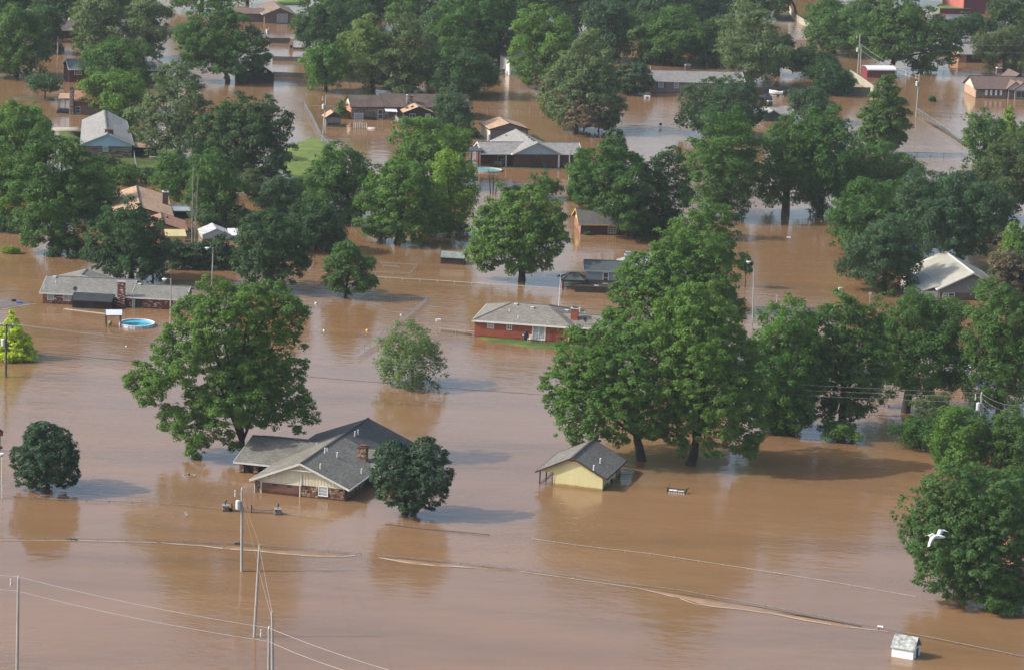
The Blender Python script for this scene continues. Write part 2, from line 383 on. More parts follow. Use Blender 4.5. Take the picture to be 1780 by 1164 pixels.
    def dish(s, p):
        w = s.hit(p)
        if w is None: w = V(0, 0, 2)
        d = MB(); d.tube([w+V(0, 0, -.1), w+V(0, 0, .5)], .04)
        m = d.build('dish_mast', STEELD, s.rp)
        q = MB(); c = w+V(0, -.1, .75); ax = V(.35, -.8, .45); ax /= np.linalg.norm(ax); x = np.cross(ax, V(0, 0, 1)); x /= np.linalg.norm(x); y = np.cross(x, ax)
        prev = None; rings = []
        for r, h in ((.02, -.10), (.2, -.07), (.36, 0), (.36, -.03), (.2, -.11), (.02, -.14)):
            n0 = len(q.v); rings.append(n0)
            for j in range(12): t = j*math.pi/6; q.v.append(tuple(c+ax*h+(x*math.cos(t)+y*math.sin(t))*r))
        for a, b in zip(rings, rings[1:]):
            for j in range(12): q.f.append((a+j, a+(j+1) % 12, b+(j+1) % 12, b+j))
        q.build('satellite_dish', STEELD, s.rp)
    def boards(s, axis, lo, hi, at, z0, z1, mat, step=.2, roofz=None, name='siding_board', out=-1, th=.03, skip=()):
        """lapped horizontal boards, each its own object; roofz(u) caps their ends under a gable"""
        z = z0; i = 0
        while z < z1-.02:
            t = min(z+step, z1); a, b = lo, hi
            if roofz is not None:
                k = np.linspace(lo, hi, 61); ok = [x for x in k if roofz(x) > t-.02]
                if len(ok) < 4: break
                a, b = ok[0], ok[-1]
            e0, e1 = sorted((at, at+out*th)); e2 = at+out*th*.35
            if axis == 'y': pts = [(a, at, z), (b, at, z), (b, at+out*th, z), (a, at+out*th, z), (a, at, t-.004), (b, at, t-.004), (b, e2, t-.004), (a, e2, t-.004)]
            else: pts = [(at, a, z), (at, b, z), (at+out*th, b, z), (at+out*th, a, z), (at, a, t-.004), (at, b, t-.004), (e2, b, t-.004), (e2, a, t-.004)]
            m = MB(); m.v = pts; m.f = [(0, 1, 2, 3), (7, 6, 5, 4), (3, 2, 6, 7), (0, 3, 7, 4), (1, 5, 6, 2), (0, 4, 5, 1)]
            m.build(name, mat, s.root); z += step; i += 1
    def battens(s, lo, hi, at, z0, zf, mat, step=.4, parent=None, out=-1):
        m = MB(); x = lo
        while x <= hi:
            z1 = zf(x)
            if z1 > z0+.05: e0, e1 = sorted((at, at+out*.03)); m.box(x-.02, e0, z0, x+.02, e1, z1)
            x += step
        return m.build('batten', mat, parent or s.root, kind='stuff')

def stone_face(H, regions, mat, seed=1, rh=(.16, .36), rw=(.22, .62), parent=None, name='stone'):
    """rubble facing: separate uneven stones with recessed joints on wall planes.
    region = (axis, lo, hi, at, out, z0, z1(x) or number)"""
    rg = random.Random(seed); m = MB(); tint = []
    for axis, lo, hi, at, out, z0, z1 in regions:
        z = z0
        top = (lambda x: z1) if not callable(z1) else z1
        zm = max(top(lo+(hi-lo)*i/20) for i in range(21))
        while z < zm-.05:
            h = rg.uniform(*rh); x = lo-rg.uniform(0, .2)
            while x < hi:
                w = rg.uniform(*rw); a, b = max(lo, x+.012), min(hi, x+w-.012)
                t = min(z+h-.015, top(max(lo, min(hi, (a+b)/2)))-.02)
                if b-a > .06 and t-z > .06:
                    d = rg.uniform(.03, .085); j = lambda k=.03: rg.uniform(-k, k)
                    q = [(a+.0, z+.01), (b, z+.01), (b, t), (a, t)]; qi = [(a+.02+abs(j()), z+.02+abs(j())), (b-.02-abs(j()), z+.02+abs(j())), (b-.02-abs(j()), t-.02-abs(j())), (a+.02+abs(j()), t-.02-abs(j()))]
                    P = (lambda p, e: (p[0], at+out*e, p[1])) if axis == 'y' else (lambda p, e: (at+out*e, p[0], p[1]))
                    n = len(m.v); m.v += [P(p, -.01) for p in q]+[P(p, d+j(.012)) for p in qi]
                    for f in ((4, 5, 6, 7), (0, 1, 5, 4), (1, 2, 6, 5), (2, 3, 7, 6), (3, 0, 4, 7)): m.f.append(tuple(n+i for i in f)); tint.append(0)
                    tv = rg.random()
                    for i in range(5): tint[-1-i] = tv
                x += w
            z += h
    o = m.build(name, mat, parent or H.root, kind='stuff')
    a = o.data.attributes.new('tint', 'FLOAT', 'FACE'); a.data.foreach_set('value', tint)
    return o

# ------------------------------------------------------------------ water, lawns and other ground
def sheet(name, pts, z, mat, jag=0., seed=0, sub=3, dome=0., **k):
    """flat piece of ground with a ragged outline (points in metres)"""
    rg = random.Random(seed); P = [V(*p[:2]) for p in pts]; out = []
    for i in range(len(P)):
        a, b = P[i], P[(i+1) % len(P)]; n = max(1, int(np.linalg.norm(b-a)/sub))
        for j in range(n):
            q = a+(b-a)*j/n; out.append((q[0]+rg.uniform(-jag, jag), q[1]+rg.uniform(-jag, jag)*2))
    c = np.mean(out, axis=0); m = MB(); n = len(out)
    m.v = [(x, y, -.4) for x, y in out]+[(c[0]+(x-c[0])*.86, c[1]+(y-c[1])*.86, z) for x, y in out]+[(c[0]+(x-c[0])*.4, c[1]+(y-c[1])*.4, z+dome) for x, y in out]+[(c[0], c[1], z+dome)]
    for i in range(n):
        j = (i+1) % n; m.f += [(i, j, n+j, n+i), (n+i, n+j, 2*n+j, 2*n+i), (2*n+i, 2*n+j, 3*n)]
    return m.build(name, mat, None, smooth=True, kind='structure', **k)
def gpts(pp, z=0.): return [tuple(G(*p, z)[:2]) for p in pp]
def grass_mat(name, col, col2):
    m, n, l, b = nodes(name); tc = n.new('ShaderNodeTexCoord'); P = tc.outputs['Object']
    c = ramp(n, l, noise(n, l, P, .28, 6, .65), [(.3, mul(col2, .75)), (.5, col2), (.62, col), (.8, mul(col, 1.2))])
    c = mixc(n, l, c, ramp(n, l, noise(n, l, P, 5, 4), [(.3, (.6,)*3), (.7, (1.1,)*3)]), .8, 'MULTIPLY')
    l.new(c, b.inputs['Base Color']); b.inputs['Roughness'].default_value = .9; b.inputs['Specular IOR Level'].default_value = .1
    bp = n.new('ShaderNodeBump'); bp.inputs['Strength'].default_value = .9; bp.inputs['Distance'].default_value = .1
    l.new(noise(n, l, P, 3.5, 5), bp.inputs['Height']); l.new(bp.outputs[0], b.inputs['Normal']); return m
GRASS = grass_mat('lawn_grass', (.115, .17, .035), (.085, .115, .035)); GRASS2 = grass_mat('far_lawn_grass', (.19, .27, .06), (.14, .19, .05))
WETG = grass_mat('soggy_grass', (.10, .11, .045), (.12, .09, .05))
w = MB(); w.poly([(-6000, 60, 0), (6000, 60, 0), (6000, 8000, 0), (-6000, 8000, 0)]); w.build('water', WATER, kind='structure')
b = MB(); b.poly([(-6000, 60, -3), (6000, 60, -3), (6000, 8000, -3), (-6000, 8000, -3)]); b.build('ground', plain('silt', (.16, .10, .06), .9), kind='structure')
sheet('lawn', gpts([(90, 224), (140, 224), (140, 262), (300, 252), (330, 262), (350, 285), (320, 300), (240, 305), (150, 298), (90, 270)]), .10, GRASS, .5, 1)
sheet('lawn', gpts([(484, 262), (515, 244), (545, 235), (582, 245), (610, 262), (596, 294), (566, 308), (500, 312), (478, 298)]), .10, GRASS2, .6, 2, dome=.04)
sheet('lawn', gpts([(820, 585), (880, 588), (990, 597), (1060, 600), (1050, 612), (985, 609), (930, 606), (860, 597), (824, 590)]), .12, GRASS, .25, 3, sub=1.5)
sheet('lawn', gpts([(860, 287), (900, 289), (985, 291), (980, 297), (930, 297), (860, 294)]), .08, WETG, .3, 4)
sheet('lawn', gpts([(810, 232), (842, 232), (842, 246), (806, 244)]), .08, WETG, .3, 5)
sheet('lawn', gpts([(1628, 8), (1700, 8), (1690, 22), (1628, 24)]), .3, GRASS2, .5, 6)
sheet('lawn', gpts([(680, -8), (740, -6), (735, 6), (690, 8)]), .3, GRASS2, .5, 7)
sheet('lawn', gpts([(1340, 22), (1372, 16), (1385, 40), (1350, 42)]), .06, WETG, .4, 8)
sheet('lawn', gpts([(480, -4), (545, -4), (540, 10), (480, 10)]), .2, GRASS2, .5, 9)
sheet('lawn', gpts([(660, 590), (690, 578), (706, 576), (690, 590), (655, 606)]), .04, WETG, .3, 10)
sheet('lawn', gpts([(762, 573), (824, 580), (824, 584), (762, 577)]), .05, WETG, .15, 11, sub=1.5)
sheet('lawn', gpts([(1600, 205), (1640, 222), (1682, 252), (1690, 262), (1655, 240), (1608, 212)]), .05, WETG, .3, 12)
sheet('lawn', gpts([(20, 168), (100, 170), (100, 176), (20, 176)]), .04, WETG, .3, 13)
ASPH = plain('wet_asphalt', (.11, .105, .10), .35, .15, (.3, 6)); SANDY = plain('gravel_driveway', (.40, .36, .29), .9, .15)
sheet('driveway', gpts([(86, 223), (139, 222), (139, 228), (86, 229)]), .16, SANDY, .1, 14)
sheet('road', gpts([(1640, 25), (1700, 24), (1700, 36), (1645, 37)]), .12, ASPH, .2, 15)
sheet('road', gpts([(-30, 520), (18, 520), (45, 524), (72, 528), (40, 533), (0, 538), (-30, 540)]), .05, plain('muddy_gravel', (.17, .145, .125), .6), .3, 16)

# ------------------------------------------------------------------ brown foreground house with a garage
ROOFG = shingle('grey_shingle', (.215, .207, .182), 'y', amt=.8); ROOFGX = shingle('grey_shingle_x', (.205, .20, .176), 'x', amt=.8); ROOFDK = shingle('dark_new_shingle', (.105, .105, .103), 'y')
CAPD = plain('ridge_cap_shingle', (.06, .06, .058), .9, .2); CAPG = plain('grey_ridge_shingle', (.15, .145, .135), .9, .2)
STONE = tinted('brown_rubble', [(.06, .03, .022), (.15, .075, .048), (.25, .14, .09), (.36, .25, .16), (.11, .055, .04), (.42, .33, .24)])
MORT = plain('dark_mortar', (.07, .05, .04), .95, .2)
def house_garage():
    q = Q(395, 715, 1780/330)
    H = House('brown_stone_house', 'flooded house with rubble stone front, cream gable and brown garage door', 'house', q(260, 750), q(1100, 838))
    L = H.L; xm, zr, ze = 5.95, 4.34, 1.64; sl = (zr-ze)/6.4
    H.wall(0, L, .0, 24, 1.56, MORT); H.wall(-4.8, 0, 8.9, 21, 1.32, DKBROWN); H.wall(L, 15.4, 8.6, 21, 1.55, MORT)
    a, bb = -.5, 12.35
    near = [[(a, -.7, ze), (xm, -.7, zr), (xm+.5, 14.6, zr), (a+.5, 14.6, ze)], [(xm, -.7, zr), (bb, -.7, ze), (bb+.5, 14.6, ze), (xm+.5, 14.6, zr)]]
    far = [[(a+.2, 14.604, ze), (xm+.5, 14.604, zr), (xm+.95, 25, zr), (a+.3, 25, ze-.1)], [(xm+.5, 14.604, zr), (bb+.5, 14.604, ze), (bb+.9, 25, ze), (xm+.95, 25, zr)]]
    H.roof([[(-5.5, 7.6, 1.42), (3.2, 7.6, 1.42), (3.2, 15, 3.12), (-5.5, 15, 3.12)], [(-5.5, 15, 3.12), (3.2, 15, 3.12), (3.2, 22.2, 1.42), (-5.5, 22.2, 1.42)]], ROOFGX, OFFW, ridge=CAPD)
    H.roof([[(8.4, 7.7, 1.56), (16, 7.7, 1.56), (16, 14.7, 3.04), (8.4, 14.7, 3.04)], [(8.4, 14.7, 3.04), (16, 14.7, 3.04), (16, 21.5, 1.56), (8.4, 21.5, 1.56)]], ROOFGX, OFFW, ridge=CAPD)
    H.roof(far, ROOFDK, None, ridge=CAPD, label='darker newer shingles on the rear half')
    r = H.roof(near, ROOFG, None, ridge=CAPD)
    f = MB()
    for x0, x1 in ((a, xm), (bb, xm)): f.bar((x0, -.73, ze-.06), (x1, -.73, zr-.06), .07, .24)
    for x in (a-.03, bb+.03): f.bar((x, -.7, ze-.06), (x+.5, 14.6, ze-.06), .06, .2)
    f.build('fascia', OFFW, r)
    lines = MB().tube([(a, -.66, 1.6), (a, -.6, 1.45), (.0, -.12, 1.15), (.02, -.1, -.6)], .055, 6); lines.build('downspout', OFFW, H.root)
    H.gable('y', .05, L-.05, -.06, 1.48, zr, CREAM, oe=.6, ze=ze, th=.1)
    H.battens(.3, L-.2, -.061, 1.5, lambda x: zr-.16-abs(x-xm)*sl, CREAM, .41)
    t = MB().box(xm-.08, -.16, 1.45, xm+.08, -.09, 3.4).box(xm-2.2, -.58, 3.34, xm+2.2, -.46, 3.46); t.bar((xm-2, -.5, 3.4), (xm, -.5, 4.2), .1, .12); t.bar((xm+2, -.5, 3.4), (xm, -.5, 4.2), .1, .12); t.build('gable_truss', OFFW, H.root)
    for x in (1.7, xm, 10.2): MB().bar((x, -.66, zr-abs(x-xm)*sl-.3), (x, -.07, zr-abs(x-xm)*sl-.34), .14, .22).build('bracket', OFFW, H.root)
    MB().box(.6, -.13, 1.38, 6.0, -.062, 1.47).box(.74, -.12, -1, .87, -.02, 1.378).box(5.75, -.12, -1, 5.89, -.02, 1.378).build('garage_frame', OFFW, H.root)
    gm = plain('brown_garage_door', (.15, .072, .052), .55, .15, wet=True); d = MB().box(.87, -.03, -1.2, 5.75, -.005, 1.37).build('garage_door', gm, H.root)
    for i in range(4):
        z0 = -.72+i*.53; m = MB().box(.89, -.075, z0+.008, 5.73, -.032, z0+.522)
        for k in range(6): x = .96+k*.80; m.box(x, -.088, z0+.09, x+.72, -.0755, z0+.44)
        m.build('door_panel', gm, d)
    for x in (2.25, 4.1): MB().box(x, -.10, 1.05, x+.62, -.089, 1.28).build('pane', GLD, d)
    H.win(q(862, 700), q(938, 788), -.05, GLB, WHITE, 1, 3)
    H.win(q(1180, 716), q(1216, 790), L, GLB, WHITE, 1, 1, face='r'); H.win(q(1224, 690), q(1250, 752), L, GL, WHITE, 1, 1, face='r')
    rz = lambda x: min(1.47, zr-abs(x-xm)*sl-.3)
    stone_face(H, [('y', .0, .73, -.0, -1, -.5, 1.44), ('y', 5.9, 8.14, -.0, -1, -.5, 1.44), ('y', 9.42, L, 0, -1, -.5, 1.44), ('y', 8.14, 9.42, 0, -1, -.5, .32), ('x', 0, 8.2, L, 1, -.5, 1.48)], STONE, 3)
    for x in (-4.5, -2.6, -.8):
        c = MB().box(x-.3, 8.0, -1, x+.3, 8.6, 1.3).build('porch_post', MORT, H.root)
        stone_face(H, [('y', x-.3, x+.3, 8.0, -1, -.5, 1.28), ('x', 8.0, 8.6, x-.3, -1, -.5, 1.28)], STONE, int(x*7)+50, parent=c)
    for x in (-4.0, -2.0): H.winl(x, x+1.2, .2, 1.15, 8.9, GLD, DKBROWN)
    c = H.chimney(10.45, 11.0, 1.05, .9, 1.4, 4.05, MORT, cap=MORT, pot=plain('clay_flue', (.22, .07, .05), .8))
    stone_face(H, [('y', 9.93, 10.97, 10.55, -1, 1.7, 4.04), ('x', 10.55, 11.45, 9.925, -1, 1.7, 4.04), ('x', 10.55, 11.45, 10.975, 1, 1.7, 4.04)], STONE, 9, parent=c)
    for p, k in (((915, 388), 'elbow'), ((1030, 428), 'elbow'), ((872, 535), 'elbow'), ((1258, 580), 'elbow'), ((1195, 232), 'elbow'), ((1225, 215), 'elbow'), ((938, 370), 'pipe')): H.vent(q(*p), k)
house_garage()

# ------------------------------------------------------------------ small yellow house with a porch
def house_yellow():
    q = Q(920, 755, 1780/180)
    H = House('yellow_cottage', 'small pale yellow clapboard cottage with grey roof and corner porch', 'house', q(417, 872), q(1250, 965))
    L = H.L; YEL = plain('yellow_siding', (.62, .56, .29), .55, .10, streak=True, wet=True); a, bb, xm, ze, zr = -2.3, 6.95, 2.37, 1.68, 3.99; sl = (zr-ze)/(bb-xm)
    H.wall(0, L, .03, 9.4, 1.73, plain('yellow_backing', (.45, .40, .2), .8)); rz = lambda x: zr-abs(x-xm)*sl-.13
    MB().prism([(-1.85, 1.7), (L, 1.7), (L, rz(L)), (xm, rz(xm)), (-1.85, rz(-1.85))], 'y', .03, .12).build('gable', YEL, H.root)
    r = H.roof([[(a, -.45, ze), (xm, -.45, zr), (xm, 9.9, zr), (a, 9.9, ze)], [(xm, -.45, zr), (bb, -.45, ze), (bb, 9.9, ze), (xm, 9.9, zr)]], shingle('cottage_shingle', (.20, .195, .18), 'y'), plain('dark_red_fascia', (.075, .035, .03), .7), ridge=CAPD)
    H.boards('y', 0, L, .03, -.55, 1.70, YEL, .2)
    H.boards('y', -1.85, L, .03, 1.70, 3.4, YEL, .2, rz); H.boards('y', -1.85, L, .03, 3.4, 4.0, plain('faded_red_siding', (.36, .15, .10), .7), .2, rz)
    H.boards('x', .0, 9.4, L, -.55, 1.9, YEL, .2, out=1)
    [MB().box(a_, -.032, -1, a_+.12, .03, z_).build('corner_board', YEL, H.root) for a_, z_ in ((-.05, 1.7), (L-.07, 1.95))]
    H.wall(-.04, -.001, .1, 8.5, 1.7, WOODD, name='porch_wall')
    for v, in ((.0,), (3.0,), (6.0,), (9.0,)): MB().box(-1.9, v, -1.2, -1.76, v+.14, 1.75).build('porch_post', DKBROWN, H.root)
    m = MB().box(-1.9, .02, .12, -.05, .1, .2).box(-1.9, .02, -.1, -.05, .1, -.03).box(-1.88, .15, .12, -1.8, 8, .2); m.build('porch_rail', WOODG, H.root)
    MB().box(-1.05, .08, -1, -.97, .16, 1.7).build('porch_post', DKBROWN, H.root)
    H.win(q(1497, 603), q(1543, 662), L, GLD, DKBROWN, face='r'); H.win(q(1285, 882), q(1335, 935), L, GLD, DKBROWN, face='r')
    v, z = H.onu(q(1398, 800), L); MB().box(L, v-.12, z-.4, L+.25, v+.12, z+.35).build('meter_box', BLACKP, H.root)
    H.vent(q(1218, 492), 'elbow'); H.vent(q(1105, 612), 'elbow')
house_yellow()

# ------------------------------------------------------------------ red brick house in the middle
REDB = brick('red_brick', (.30, .075, .042), (.235, .055, .034), (.26, .13, .09)); DKB = brick('dark_red_brick', (.10, .042, .034), (.075, .034, .03), (.10, .07, .06))
def house_red():
    q = Q(815, 515, 7.12)
    H = House('red_brick_house', 'red brick house with grey hip roof and white patio doors', 'house', q(70, 490), q(1235, 575))
    L = H.L; H.wall(0, L, 0, 12, 2.45, REDB); H.wall(L+.002, 20.6, 1.5, 9, 2.3, DKB)
    RM = shingle('warm_grey_shingle', (.24, .225, .195), 'x', amt=.6)
    H.roof(H.gab_x(11, 20.6, 1.6, 9, 2.25, 3.5, .5, .5), RM, WHITE, ridge=CAPG)
    H.roof(H.hip_x(.0, 14.7, 0, 12.2, 2.5, 4.35, .42, 5.0, 5.0), RM, WHITE, fh=.24, ridge=CAPG)
    MB().box(-.35, -.4, 2.33, 15.0, 0, 2.37).build('soffit', OFFW, H.root)
    H.win(q(235, 320), q(305, 390), 0, GLB, OFFW, 1, 2); H.win(q(478, 334), q(525, 408), 0, GL, WHITE, 2, 2)
    a0, z1 = H.onv(q(790, 366)); a1, z0 = H.onv(q(935, 530))
    d = H.winl(a0+.1, a1, .25, 2.25, 0, GLB, WHITE, 2, 1, name='patio_door', fw=.14); MB().tube([((a0+a1)/2+.1, -.1, 1.1), ((a0+a1)/2+.1, -.1, 1.4)], .03).build('handle', WHITE, d)
    c = H.chimney(14.7, 3.7, 1.05, .95, 2.3, 4.55, REDB, cap=CONC, pot=STEELD)
    for p in ((580, 105), (785, 145), (1210, 182), (1505, 206)): H.vent(q(*p), 'box')
    for p in ((500, 190), (608, 272)): H.vent(q(*p), 'pipe')
    H.vent(q(1540, 190), 'elbow', STEELD); H.vent(q(1370, 195), 'elbow'); H.dish(q(1445, 345))
    MB().tube([(14.9, -.35, 2.35), (14.5, -.1, 2.1), (14.5, -.1, .1)], .05).build('downspout', WHITE, H.root)
    for x in (11.6, 12.0): MB().tube([(x, -.12, .2), (x, -.12, 1.7)], .03).build('conduit', DKBROWN, H.root)
    MB().box(12.75, -.3, .1, 13.25, -.1, .95).build('meter_box', plain('rusty_steel', (.14, .06, .04), .8), H.root)
    # things outside the patio door
    def put(u, v): p = H.wpt(u, v, .12); return tuple(p)
    t = thing('barbecue_grill', 'dark blue covered grill beside the patio doors of the red brick house', 'grill', put(8.0, -.75), .2)
    MB().box(-.3, -.25, .1, .3, .25, .95).build('cabinet', plain('navy_cover', (.03, .05, .09), .6), t); MB().lathe((0, 0, .951), [(.36, 0), (.36, .12), (.2, .35), (.05, .4)], 10).build('lid', BLACKP, t); MB().box(-.5, -.2, .8, -.301, .2, .85).build('side_shelf', OFFW, t)
    t = thing('patio_table', 'low patio table standing before the white patio doors', 'table', put(9.5, -1.3), 0)
    MB().lathe((0, 0, .62), [(.55, 0), (.55, .05)], 12).build('tabletop', WOODG, t)
    for i in range(4): c, s = math.cos(i*1.57+.8), math.sin(i*1.57+.8); MB().tube([(c*.4, s*.4, -.1), (c*.34, s*.34, .62)], .03).build('leg', STEELD, t)
    for k, (u, v, r, l) in enumerate(((10.6, -1.2, .5, 'white metal patio chair right of the low patio table'), (8.7, -1.5, -.6, 'white metal patio chair between the blue grill and the patio table'))):
        t = thing('patio_chair', l, 'chair', put(u, v), r, 'chairs outside the patio doors')
        MB().box(-.25, -.25, .4, .25, .25, .45).build('seat', OFFW, t); m = MB()
        for i in range(5): m.bar((-.22+i*.11, .24, .45), (-.22+i*.11, .3, .95), .04)
        m.bar((-.25, .3, .95), (.25, .3, .95), .05); m.build('backrest', OFFW, t)
        for sx in (-.22, .22):
            for sy in (-.22, .22): MB().tube([(sx, sy, -.1), (sx, sy, .4)], .025).build('leg', OFFW, t)
house_red()

# ------------------------------------------------------------------ blue-grey house with deck, gazebo, flag
BLUEG = plain('blue_grey_siding', (.235, .285, .315), .6, .1, streak=True, wet=True); SLATE = shingle('slate_green_shingle', (.085, .105, .108), 'x', amt=.4)
def house_blue():
    q = Q(960, 415, 8.953)
    H = House('blue_grey_house', 'blue grey house with white glazed door above a dark deck', 'house', q(345, 828), q(790, 846))
    a0, z1 = H.onv(q(528, 482), 3.0); a1, zb = H.onv(q(945, 720), 3.0)
    H.wall(a0, 9, 3, 9, z1+.05, BLUEG); H.wall(a0-.03, 7.2, 2.93, 2.998, 1.55, brick('brown_brick', (.12, .075, .06), (.09, .055, .048), (.12, .10, .09)), name='brick_base')
    H.roof(H.gab_x(a0, 9, 3, 9, z1-.05, z1+1.1, .45, .45), SLATE, BLUEG, ridge=CAPD)
    H.battens(a0+.05, 7, 2.999, 1.56, lambda x: z1-.05, plain('blue_grey_trim', (.19, .23, .26), .6), 1.28)
    dm = H.win(q(800, 532), q(862, 690), 3.0, GL, WHITE, 1, 2, name='door', fw=.12)
    H.wall(7.6, 19, 6, 17, 2.4, BLUEG); H.roof(H.hip_x(7.6, 19, 6, 17, 2.4, 5.2, .6, 5, 5), shingle('pale_shingle', (.36, .37, .36), 'x', amt=.3), BLUEG, ridge=CAPG)
    c = H.chimney(8.6, 6.6, .95, .9, 2, 5.2, BLUEG, cap=WHITE, pot=None); MB().box(8.15, 6.15, 5.33, 9.05, 7.05, 5.8).build('chimney_top', BLUEG, c)
    m = MB().box(0, 0, -1.2, 7.2, 2.6, .95)
    m.build('deck', WOODD, H.root); r = MB().box(-.05, -.06, .951, 7.25, .04, 1.05)
    r.build('deck_rail', plain('dark_rail', (.06, .05, .045), .7), H.root)
    m = MB()
    for i in range(48): m.box(.02+i*.15, -.05, -.6, .15+i*.15, -.002, .93)
    m.build('deck_skirt_board', WOODD, H.root, kind='stuff')
    MB().box(3.2, .5, 1.0, 3.9, .8, 1.12).build('deck_box', OFFW, H.root)
    # gazebo
    g = House('wooden_gazebo', 'dark wooden gazebo with green hip roof left of the blue grey house', 'gazebo', q(165, 790), q(480, 800))
    gw, gd = g.L, 2.6; zt = g.onv(q(300, 640))[1]
    g.roof(g.hip_x(0, gw, 0, gd, zt, zt+.95, .3, 1.4, 1.4), SLATE, DKBROWN, ridge=CAPD)
    for x in (0.06, gw-.06):
        for y in (.06, gd-.06): MB().box(x-.08, y-.08, -1.2, x+.08, y+.08, zt).build('post', DKBROWN, g.root)
    MB().box(.15, 0, zt-.35, gw-.15, .08, zt-.05).box(.15, gd-.08, zt-.35, gw-.15, gd, zt-.05).build('beam', DKBROWN, g.root)
    m = MB().box(.15, .02, .45, gw-.15, .08, .52).box(.15, gd-.08, .45, gw-.15, gd-.02, .52)
    for i in range(12): x = .25+i*(gw-.5)/11; m.box(x-.02, .03, -.5, x+.02, .07, .45)
    m.build('railing', DKBROWN, g.root)
    MB().box(.6, .8, -.3, gw-.6, 1.7, .42).build('bench', WOODG, g.root)
    p = G(*q(103, 1085)); Y = p[1]; top = at_y(*q(130, 560), Y)
    t = thing('flagpole', 'white flagpole leaning beside the gazebo with two limp flags', 'flagpole', tuple(p), 0)
    hx, hz = top[0]-p[0], top[2]
    MB().tube([(-.06, 0, -1), (hx, 0, hz)], [.06, .045], 8).build('pole', WHITE, t); MB().ball((hx, 0, hz+.08), .09).build('finial', GALV, t)
    def flag(z0, z1, w, mat, nm, k):
        m = MB(); n = 7
        for i in range(n+1):
            x = hx*(z0/hz)+k*w*i/n; y = .12*math.sin(i*1.3); m.v += [(x, y-.012, z0-.12*i/n*2), (x, y-.012, z1-.35*i/n), (x, y+.012, z0-.12*i/n*2), (x, y+.012, z1-.35*i/n)]
        for i in range(n):
            a = i*4; m.f += [(a, a+1, a+5, a+4), (a+2, a+6, a+7, a+3), (a+1, a+3, a+7, a+5), (a, a+4, a+6, a+2)]
        return m.build(nm, mat, t)
    m, nn, ll, bb = nodes('striped_flag'); tc = nn.new('ShaderNodeTexCoord'); wv = nn.new('ShaderNodeTexWave'); wv.bands_direction = 'Z'; wv.inputs['Scale'].default_value = 1.6; ll.new(tc.outputs['Object'], wv.inputs[0])
    ll.new(ramp(nn, ll, wv.outputs['Fac'], [(.48, (.45, .04, .05)), (.52, (.7, .7, .68))]), bb.inputs['Base Color'])
    flag(hz*.60, hz*.76, .35, m, 'flag', 1).__setitem__('label', 'limp red and white striped flag'); flag(hz*.95, hz*1.03, .55, plain('navy_cloth', (.03, .04, .07), .8), 'flag', -1).__setitem__('label', 'dark navy flag at the top')
house_blue()

# ------------------------------------------------------------------ yellow-gabled brick house behind
def house_ygable():
    q = Q(980, 330, 8.09)
    H = House('yellow_gabled_house', 'dark brick house whose end gable is bright yellow', 'house', q(237, 626), q(820, 636))
    z = H.onv(q(237, 488), -.4)[1]; D = 8.6; L = 17.5
    H.wall(0, L, 0, D, z+.1, DKB); H.wall(-.03, -.001, .02, D, z+.1, brick('sunlit_end_brick', (.34, .15, .11), (.27, .11, .08), (.3, .22, .18)), name='end_wall')  # sunlight on the end wall is put into its paler brick colour
    zr = z+2.1; H.roof(H.gab_x(0, L, 0, D, z, zr, .45, .55), shingle('charcoal_shingle', (.135, .13, .125), 'x', amt=.5), plain('yellow_trim', (.68, .50, .16), .6), ridge=CAPD)
    H.gable('x', 0, D, -.06, z, zr, plain('yellow_gable_paint', (.72, .56, .20), .6, .08), oe=.45, ze=z); H.gable('x', 0, D, L-.06, z, zr, CREAM, oe=.45, ze=z)
    H.win(q(628, 515), q(728, 608), 0, GL, WHITE, 3, 3); H.win(q(1000, 515), q(1080, 608), 0, GL, WHITE, 3, 3)
    MB().tube([(-.1, .1, z), (-.1, .1, -.5)], .05).build('downspout', WHITE, H.root)
    H.roof(H.gab_y(5, 13, 4, 13, z, z+2.3, .4, .4), shingle('light_shingle', (.33, .33, .33), 'y'), WHITE)
    H.wall(5, 13, D, 13, z, DKB)
house_ygable()

